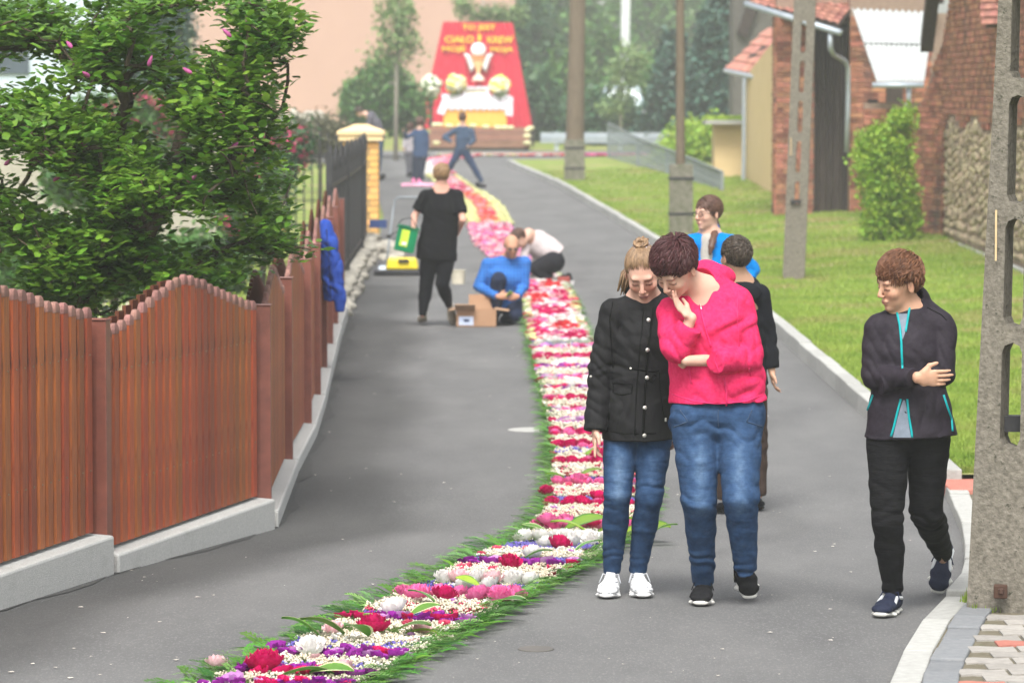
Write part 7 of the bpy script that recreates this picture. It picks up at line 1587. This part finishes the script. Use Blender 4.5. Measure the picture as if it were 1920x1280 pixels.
PEl = [peony_proto([(6, .2, 1., .9, .9), (6, .7, .6, .7, .8), (4, 1.3, .3, .5, .7)], s, nu=2, nv=3) for s in (10, 11)]
def blob_proto(seed, k=11):
    r = np.random.default_rng(seed); V = []; F = []
    for j in range(k):
        a, rr = r.random()*6.28, r.random()**.5*.85; c = np.array((rr*cos(a), rr*sin(a), .25+.5*(1-rr**2)+r.normal(0, .12))); s_ = r.uniform(.17, .27); i0 = len(V); w = r.random()
        V += [c+np.array(q)*s_ for q in ((0, 0, -1), (cos(w), sin(w), 0), (-sin(w), cos(w), .15), (-cos(w), -sin(w), 0), (sin(w), -cos(w), .15), (.1, 0, .95))]
        F += [(i0, i0+2, i0+1), (i0, i0+3, i0+2), (i0, i0+4, i0+3), (i0, i0+1, i0+4), (i0+5, i0+1, i0+2), (i0+5, i0+2, i0+3), (i0+5, i0+3, i0+4), (i0+5, i0+4, i0+1)]
    return np.array(V), [np.array(F)]
def floret_proto(seed, k=9):
    r = np.random.default_rng(seed); V = []; F = []
    for j in range(k):
        a, rr = r.random()*6.28, r.random()**.5*.8; c = np.array((rr*cos(a), rr*sin(a), .35+.5*(1-rr**2)+r.normal(0, .1))); n_ = c+r.normal(0, .35, 3); n_ /= np.linalg.norm(n_); u = np.cross(n_, (0, .1, 1)); u /= np.linalg.norm(u); v = np.cross(n_, u)
        for q in range(4):
            w = q*pi/2+r.random()*.2; d_ = u*cos(w)+v*sin(w); e_ = -u*sin(w)+v*cos(w); i0 = len(V); s_ = .30
            V += [c, c+(d_*.5+e_*.38+n_*.25)*s_, c+(d_+n_*.2)*s_, c+(d_*.5-e_*.38+n_*.25)*s_]; F.append((i0, i0+1, i0+2, i0+3))
    return np.array(V), [np.array(F)]
FL = [blob_proto(s) for s in range(3)]; FLl = [blob_proto(s, 5) for s in (5, 6)]
def petm(n, a, b, **k): return mat(n, a, b, rough=.55, rnd=k.pop('rnd', .18), trans=.28, scale=k.pop('scale', 6), spec=.2, **k)
PM = dict(magenta=petm('magenta_petal', (.50, .004, .075), (.72, .01, .17)), pink=petm('pink_petal', (.84, .11, .38), (.90, .28, .52)), white=petm('white_petal', (.78, .76, .72), (.88, .86, .84)), cream=petm('cream_floret', (.68, .58, .42), (.82, .78, .68), rnd=.15), purple=petm('purple_petal', (.24, .010, .26), (.38, .04, .38)),
          lilac=petm('lilac_petal', (.50, .18, .52), (.66, .38, .66)), lav=petm('lavender_floret', (.13, .10, .42), (.24, .20, .58)), blush=petm('blush_petal', (.80, .45, .50), (.86, .66, .66)), red=petm('red_petal', (.62, .02, .04), (.74, .06, .06)), orange=petm('orange_petal', (.80, .14, .06), (.84, .30, .12)),
          yellow=petm('pale_yellow_petal', (.70, .70, .30), (.80, .80, .50)), maroon=petm('maroon_bud', (.20, .02, .03), (.32, .05, .05)), rose=petm('rose_petal', (.72, .05, .16), (.80, .14, .22)))
acc = {}   # (material, proto kind) -> rows of s,w,size,z
def put(kind, col, s, w, size, z=0.):
    acc.setdefault((kind, col), []).append((s, w, size, z))
def fill(kind, col, s0, s1, sp, size, w0=-HW, w1=HW, z=0., jit=.35, drop=0.):
    n_s = max(1, int(round((s1-s0)/sp))); 
    for i in range(n_s):
        s = s0+(i+.5)*(s1-s0)/n_s; nw = max(1, int((w1-w0)/sp))
        for j in range(nw+1):
            if random.random() < drop: continue
            w = w0+(w1-w0)*(j+(.5 if i % 2 else 0))/nw
            c = col if isinstance(col, str) else random.choice(col)
            put(kind, c, s+random.uniform(-jit, jit)*sp, max(w0-.02, min(w1+.03, w+random.uniform(-jit, jit)*sp)), size*random.uniform(.8, 1.2), z)
def yrow(py): return float(G(960, py).y)
rows = [(1340, 'cream'), (1310, 'purple'), (1296, 'cream'), (1284, 'purple'), (1272, 'creamlav'), (1262, 'cream'), (1250, 'purple'), (1238, 'creamlav'), (1222, 'cream'), (1206, 'green'), (1194, 'cream'), (1182, 'purple'), (1172, 'lav'), (1164, 'creamred'), (1148, 'cream'), (1136, 'pinkrow'), (1122, 'lavwhite'), (1110, 'whiterow'), (1096, 'cream'), (1084, 'creamred'), (1074, 'purple'), (1066, 'lav'),
        (1058, 'cream'), (1044, 'lavwhite'), (1030, 'whiterow'), (1018, 'green'), (1004, 'pinkrow'), (992, 'lav'), (984, 'creamred'), (972, 'cream'), (960, 'magrow'), (950, 'lav'), (942, 'creamred'), (932, 'cream'), (922, 'pinkrow'), (913, 'lav'), (904, 'creamred'), (894, 'cream'), (882, 'magrow'), (872, 'cream'), (862, 'creamlav'), (850, 'magrow'), (840, 'cream'), (828, 'magrow'), (818, 'cream'), (806, 'lilacmag'), (796, 'cream'), (784, 'lilacmag'), (774, 'cream'),
        (763, 'magrow'), (753, 'cream'), (742, 'purplemix'), (732, 'creamwhite'), (721, 'lilacmag'), (712, 'cream'), (702, 'purplemix'), (692, 'creamwhite'), (682, 'magrow'), (674, 'cream'), (664, 'lilacmag'), (655, 'whiterow'), (646, 'mass'), (540, 'mass2'), (518, 'yellowish'), (506, 'end')]
for (y0, ty_), (y1, _) in zip(rows, rows[1:]):
    a, b = s_of(yrow(y0)), s_of(yrow(y1)); near_ = y0 > 900; sp = .036 if near_ else .048; pk = 'p' if y0 > 1 else 'q'; fz = .025 if near_ else .029
    if ty_ == 'cream': fill('f', ['cream']*8+['white'], a, b, sp, fz*1.15, z=.015); fill('q', ['blush', 'white', 'lilac', 'rose', 'maroon'], a, b, .14, .026, z=.028, drop=.45); y0 < 900 and fill('l', ['magenta', 'pink', 'lilac', 'white'], a, b, .11, .034, z=.012, drop=.55)
    elif ty_ == 'creamred': fill('f', ['cream']*5+['maroon', 'rose'], a, b, sp, fz*1.15, z=.015)
    elif ty_ == 'creamlav': fill('f', ['cream', 'cream', 'lav'], a, b, sp, fz*1.1, z=.012)
    elif ty_ == 'lav': fill('f', 'lav', a, b, sp*.8, fz*.8, z=.01)
    elif ty_ == 'green': fill('f', ['cream'], a, b, sp*1.6, fz, z=.0)
    elif ty_ == 'lavwhite': fill('f', 'lav', a, b, sp*.8, fz*.8, z=.01); [put('p', 'white', (a+b)/2, w, .052, .02) for w in (-.02, .10)]
    elif ty_ == 'purple': fill('q', ['purple', 'purple', 'purple', 'lilac', 'magenta'], a, b, .066, .042, z=.018, drop=.25); fill('f', 'cream', a, b, .07, fz, z=.01)
    elif ty_ == 'pinkrow': [put('p', 'pink', (a+b)/2+random.uniform(-.03, .03), w, random.uniform(.045, .058), .012) for w in np.arange(-HW+.02, HW+.02, .085)]; fill('f', 'cream', a, b, .06, fz, z=.0)
    elif ty_ == 'whiterow': [put('p', 'white' if random.random() < .8 else 'blush', (a+b)/2+random.uniform(-.03, .03), w, random.uniform(.045, .060), .014) for w in np.arange(-HW+.06, HW, .085)]; fill('f', ['cream', 'lav'], a, b, .06, fz, z=.0)
    elif ty_ == 'magrow':
        for ss in np.arange(a+.05, b, .12): [put('p', 'magenta' if random.random() < .8 else 'pink', ss+random.uniform(-.03, .03), w+random.uniform(-.02, .02), random.uniform(.040, .052), .008) for w in np.arange(-HW+.02, HW+.02, .085)]
        fill('f', 'cream', a, b, .07, fz, z=0)
    elif ty_ in ('lilacmag', 'purplemix'):
        cc = ['lilac', 'lilac', 'magenta', 'pink', 'white'] if ty_ == 'lilacmag' else ['purple', 'purple', 'lilac', 'magenta', 'white']
        fill('p' if ty_ == 'x' else 'l', cc, a, b, .085, .046, z=.008); fill('f', 'cream', a, b, .08, fz, z=0)
    elif ty_ == 'creamwhite': fill('f', 'cream', a, b, sp, fz, z=.01); fill('l', 'white', a, b, .12, .05, w0=-.08, w1=.12, z=.012)
    elif ty_ == 'yellowish': fill('l', ['yellow', 'yellow', 'white', 'magenta'], a, b, .085, .045, z=.01)
    elif ty_ in ('mass', 'mass2'):
        s = a
        while s < b:
            for w in np.arange(-HW, HW+.01, .075):
                n_ = sin(s*1.5+w*6)+sin(s*.8-w*11+2)+sin(s*3.1+1)*.5
                c = ('magenta' if n_ > .5 else 'pink' if n_ > .1 else 'white' if n_ > -.9 else 'red'); c = 'yellow' if abs(w) > HW-.05 and random.random() < .5 else c
                put('l', c if random.random() < .8 else random.choice(['magenta', 'white', 'blush']), s+random.uniform(-.03, .03), w+random.uniform(-.03, .03), random.uniform(.04, .055), .008)
            s += .085
# middle and far stretches
def stretch(y0, y1, fn, sp=.10, hw=HW+.03):
    s = s_of(y0)
    while s < s_of(y1):
        for w in np.arange(-hw, hw+.01, sp*.9): put('l', fn(s, w), s+random.uniform(-.03, .03), w+random.uniform(-.03, .03), sp*.55*random.uniform(.85, 1.15), .005)
        s += sp
stretch(52, 66, lambda s, w: random.choice(['blush', 'blush', 'pink', 'pink', 'lilac', 'magenta', 'white']) if random.random() < .9 else 'rose', hw=HW+.08)
stretch(66, 80, lambda s, w: 'yellow' if abs(w) > .14+.03*sin(s) else random.choice(['orange', 'red', 'orange', 'rose', 'blush']), sp=.12, hw=HW+.06)
stretch(80, 92, lambda s, w: random.choice(['pink', 'white', 'magenta', 'blush', 'red', 'rose']) if abs(w) < .22 else 'yellow', sp=.13, hw=HW+.06)
stretch(92, 104, lambda s, w: ('white' if w < 0 else random.choice(['pink', 'magenta', 'blush'])), sp=.14, hw=HW+.08)
stretch(104, 113.5, lambda s, w: random.choice(['pink', 'blush', 'rose', 'white', 'red']), sp=.14, hw=HW+.08)
# accent singles seen in the foreground
def single(px, py, col, size, z=.03, kind='p'):
    g_ = G(px, py); i = int(np.argmin((xs_-g_.x)**2+(ys_-g_.y)**2)); w = (g_.x-xs_[i])*ty[i]-(g_.y-ys_[i])*tx[i]; put(kind, col, S_[i], w, size, z)
for a in ((500, 1275, 'magenta', .075), (700, 1204, 'magenta', .070), (832, 1143, 'magenta', .060), (955, 1080, 'magenta', .060), (1046, 1044, 'magenta', .065), (1112, 1000, 'magenta', .045), (1120, 952, 'magenta', .055), (1125, 870, 'magenta', .06), (586, 1242, 'white', .062), (742, 1168, 'white', .065), (998, 1060, 'white', .055), (1085, 1030, 'white', .055), (1110, 1033, 'white', .055), (1060, 1026, 'white', .05),
          (1028, 998, 'pink', .06), (1060, 996, 'pink', .05), (405, 1275, 'blush', .05), (625, 1205, 'blush', .045), (790, 1205, 'blush', .045), (645, 1280, 'blush', .045), (780, 1140, 'pink', .06), (900, 1142, 'pink', .06), (940, 1145, 'pink', .065), (1025, 940, 'magenta', .05), (1085, 920, 'pink', .06), (1180, 1008, 'pink', .055), (1178, 940, 'magenta', .05)): single(*a)
nparts = 0
pme = {}
for (kind, col), L in sorted(acc.items()):
    A_ = np.array(L, float); pos, ang = cpos(A_[:, 0], A_[:, 1]); pos[:, 2] += A_[:, 3]+.012; n_ = len(A_)
    if kind == 'p':
        order = np.argsort(pos[:, 1])
        for r_, i in enumerate(order):
            v_ = i % 4; key = (col, v_)
            if key not in pme: pme[key] = mesh_np('peony', PE[v_][0], PE[v_][1], PM[col], smooth=True, rv=np.clip(PE[v_][0][:, 2], 0, 1)*.2)
            o = link_mesh('peony', pme[key], carpet, Vector(pos[i])); s = A_[i, 2]; o.scale = (s, s, s*1.05); o.rotation_euler = (random.uniform(-.3, .3)+.15, random.uniform(-.3, .3), random.uniform(0, 6.28)); nparts += 1
        continue
    protos = {'l': PEl, 'f': None, 'q': PEl}[kind]
    if kind == 'f':
        nr = pos[:, 1] < 27
        Vs, Fs, Rs, off = [], [], [], 0
        for msk, pr in ((nr, FL), (~nr, FLl)):
            for v_ in range(len(pr)):
                idx = np.where(msk)[0][v_::len(pr)]
                if len(idx) == 0: continue
                V, F, rv = inst(pr[v_][0], pr[v_][1], pos[idx], A_[idx, 2]*(1.0 if pr is FL else 1.35), eul(rng.uniform(-.3, .3, len(idx)), rng.uniform(-.3, .3, len(idx)), rng.random(len(idx))*6.3), rng.random(len(idx))); Vs.append(V); Fs += [f_+off for f_ in F]; Rs.append(rv); off += len(V)
        o = link_mesh('floret_row', mesh_np('floret_row', np.concatenate(Vs), Fs, PM[col], rv=np.concatenate(Rs)), carpet)
    else:
        Vs, Fs, Rs, off = [], [], [], 0
        for v_ in range(2):
            idx = np.arange(n_)[v_::2]
            if len(idx) == 0: continue
            V, F, rv = inst(protos[v_][0], protos[v_][1], pos[idx], A_[idx, 2], eul(rng.uniform(-.4, .4, len(idx)), rng.uniform(-.4, .4, len(idx)), rng.random(len(idx))*6.3), rng.random(len(idx))); Vs.append(V); Fs += [f_+off for f_ in F]; Rs.append(rv); off += len(V)
        o = link_mesh('blossom_mass', mesh_np('blossom_mass', np.concatenate(Vs), Fs, PM[col], smooth=False, rv=np.concatenate(Rs)), carpet)
    o['kind'] = 'stuff'
# leafy bed
ys2 = np.arange(11.6, 113.5, .4); L_ = []
for y in ys2:
    s = s_of(y); h = HW+.05; pl, _ = cpos(np.array([s, s]), np.array([-h, h])); L_ += [tuple(pl[0]+(0, 0, .012)), tuple(pl[1]+(0, 0, .012))]
link_mesh('leaf_bed', mesh_np('leaf_bed', np.array(L_), [np.array([(2*i, 2*i+1, 2*i+3, 2*i+2) for i in range(len(ys2)-1)])], mat('leaf_bed', (.05, .10, .02), (.12, .20, .04), scale=40, rough=.9)), carpet)['kind'] = 'stuff'
# thuja fronds fringing both sides
def frond(seed, n=11):
    r = np.random.default_rng(seed); V = []; F = []
    for i in range(n):
        t = (i+.5)/n
        for sg in (-1, 1):
            a = .55+.25*r.random(); l = .34*(1-t*.65)*(.8+.4*r.random()); b_ = np.array((t, 0, .09*sin(t*3)+.03)); d_ = np.array((cos(a), sg*sin(a), r.uniform(-.12, .2))); n_ = np.array((-sg*sin(a), cos(a)*1., .0))*.035
            i0 = len(V); V += [b_-n_*.6, b_+d_*l*.5-n_, b_+d_*l, b_+d_*l*.5+n_]; F.append((i0, i0+1, i0+2, i0+3))
    i0 = len(V); V += [np.array((0, -.02, 0)), np.array((1, 0, .04)), np.array((0, .02, 0))]; V.append(np.array((0, 0, .02))); F.append((i0, i0+1, i0+2, i0+3))
    return np.array(V), [np.array(F)]
FR = [frond(s) for s in range(3)]
gm = [leafmat('thuja_frond', (.06, .20, .015), (.12, .32, .03), rough=.5), leafmat('light_frond', (.13, .29, .06), (.22, .40, .12), rough=.5), leafmat('dark_frond', (.025, .10, .012), (.05, .16, .02), rough=.5)]
wl_ = lambda y: np.interp(y, [12, 15, 18, 22, 30, 45, 60, 110], [.22, .20, .16, .14, .12, .09, .06, .03])
for gi in range(3):
    n_ = (2100, 1300, 900)[gi]; s = s_of(12)+(rng.random(n_)**1.55)*(s_of(100)-s_of(12)); sg = np.where(rng.random(n_) < .5, -1, 1); yy = np.interp(s, S_, ys_); out = wl_(yy)
    w = sg*(HW-.06+rng.random(n_)*out*.75); pos, ang = cpos(s, w); pos[:, 2] += .012+.035*rng.random(n_)
    d_ang = ang-sg*pi/2+rng.normal(0, .55, n_); sz = (.10+.06*rng.random(n_))*np.clip(1.1-yy/130, .5, 1)
    V, F, rv = inst(FR[gi][0], FR[gi][1], pos, sz, eul(rng.uniform(-.25, .25, n_), rng.uniform(-.30, .05, n_), d_ang), rng.random(n_))
    o = link_mesh('frond_border', mesh_np('frond_border', V, F, gm[gi], rv=rv), carpet); o['kind'] = 'stuff'
# long narrow leaves in the border
n_ = 1600; s = s_of(12)+(rng.random(n_)**1.6)*(s_of(70)-s_of(12)); sg = np.where(rng.random(n_) < .5, -1, 1); w = sg*(HW-.05+rng.random(n_)*wl_(np.interp(s, S_, ys_))*.8); pos, ang = cpos(s, w); pos[:, 2] += .02
Vb = np.array([(0, -.03, 0), (.5, -.05, .10), (1, 0, .02), (.5, .05, .10), (0, .03, 0)]); V, F, rv = inst(Vb, [np.array([(0, 1, 3, 4)]), np.array([(1, 2, 3)])], pos, .09+.07*rng.random(n_), eul(rng.uniform(-.5, .5, n_), rng.uniform(-.3, .1, n_), ang-sg*pi/2+rng.normal(0, .5, n_)), rng.random(n_))
link_mesh('leaf_border', mesh_np('leaf_border', V, F, gm[0], rv=rv), carpet)['kind'] = 'stuff'
# hosta leaves, each a piece
hv = []; hf = []
for i in range(7):
    t = i/6; wv = .30*sin(pi*min(1, t*.93+.05))**.8; z = .16*sin(t*2.6)
    hv += [(-wv, t, z+.05), (-wv*.75, t, z+.045), (0, t, z-.0), (wv*.75, t, z+.045), (wv, t, z+.05)]
for i in range(6):
    for k in range(4): q = i*5+k; hf.append((q, q+1, q+6, q+5))
hm1 = leafmat('hosta_green', (.07, .20, .03), (.12, .28, .04), rough=.4); hm2 = leafmat('hosta_margin', (.55, .60, .30), (.62, .66, .40), rough=.4); hm3 = leafmat('hosta_light', (.22, .36, .03), (.30, .44, .05), rough=.35)
def hosta(m1, m2):
    me = mesh_np('hosta_leaf', np.array(hv), [np.array(hf)], m1, smooth=True); me.materials.append(m2); me.polygons.foreach_set('material_index', [1 if (i % 4) in (0, 3) else 0 for i in range(24)]); return me
hmes = [hosta(hm1, hm2), hosta(hm3, hm1)]
for (px, py, v_, L_, rz) in ((645, 1212, 0, .20, 1.9), (690, 1215, 0, .19, 2.6), (735, 1208, 0, .18, -1.9), (600, 1216, 0, .18, 1.5), (760, 1210, 1, .14, -1.5), (530, 1290, 0, .2, -1.4), (580, 1286, 0, .18, -1.8), (815, 1150, 0, .14, 1.2), (900, 1120, 1, .12, 1.4), (985, 1065, 0, .14, -1.6), (1080, 1050, 0, .15, -1.2), (1060, 1012, 1, .24, -1.35), (1120, 1018, 1, .22, -1.6), (1165, 1020, 1, .20, -1.3), (1100, 1015, 1, .2, 1.5), (1025, 1015, 0, .14, 1.5), (1095, 868, 1, .17, -1.5), (1085, 910, 1, .15, -1.4), (1060, 912, 1, .13, 1.5), (930, 1150, 0, .15, -1.9), (770, 1175, 0, .14, -1.2), (1190, 1016, 1, .2, -1.8), (730, 1190, 1, .12, 1.8), (1215, 1024, 0, .17, -1.5)):
    g_ = G(px, py); o = link_mesh('hosta_leaf', hmes[v_], carpet, Vector((g_.x, g_.y, g_.z+.05))); o.rotation_euler = (random.uniform(-.1, .35), random.uniform(-.3, .3), rz); o.scale = (L_*1.1, L_, L_)
# strip of flowers across the junction in front of the altar
cs = thing('flower_strip', 'flower strip across the junction before the altar, pink at its right end', 'flower carpet', (1, 113.5, .57))
for ci, (c, xa_, xb_) in enumerate((('yellow', -2.2, 1.4), ('orange', -2.0, 1.6), ('blush', -2.2, 1.8), ('pink', 1.3, 4.4), ('magenta', 1.5, 4.4), ('white', -2.3, 1.2), ('rose', -2.0, 2.2))):
    n_ = 260; x = xa_+(xb_-xa_)*rng.random(n_); y = 113.3+rng.normal(0, .22, n_); pos = np.stack([x, y, zg(y)+.02], 1)-np.array(cs.location)
    V, F, rv = inst(PEl[0][0], PEl[0][1], pos, np.full(n_, .075), eul(rng.uniform(-.3, .3, n_), 0, rng.random(n_)*6.3), rng.random(n_)); link_mesh('blossom_mass', mesh_np('blossom_mass', V, F, PM[c], smooth=True, rv=rv), cs)['kind'] = 'stuff'

# ---------------------------------------------------------------- groups of alike things
GR = dict(broadleaf_tree='broadleaf trees in the hazy background', spruce_tree='spruces behind the annex', birch_tree='young pale birches round the altar', thuja_tree='columnar thujas in the left garden', rhododendron='pink rhododendrons in the left garden', azalea='azaleas in the left garden', bush='bushes along the road', bouquet='bouquets on the altar table', concrete_pole='slotted concrete poles', wooden_pole='wooden poles on concrete stubs', iron_fence='black iron fences', person='people preparing and viewing the flower carpet')
for o in COL.objects:
    k = o.name.split('.')[0]
    if o.parent is None and k in GR: o['group'] = GR[k]
# ================================================================ AIR
hm = bpy.data.materials.new('haze_air'); hm.use_nodes = True; t = hm.node_tree; t.nodes.clear()
ho = t.nodes.new('ShaderNodeOutputMaterial'); pv = t.nodes.new('ShaderNodeVolumePrincipled'); t.links.new(pv.outputs[0], ho.inputs['Volume'])
pv.inputs['Color'].default_value = (.93, .96, .97, 1); pv.inputs['Density'].default_value = .00105; pv.inputs['Anisotropy'].default_value = 0.
m = MB(); m.box((0, 210, 15), (190, 225, 17)); m.build('haze', hm); props(COL.objects[-1], 'pale morning haze thickening toward the far trees', 'haze', kind='stuff')
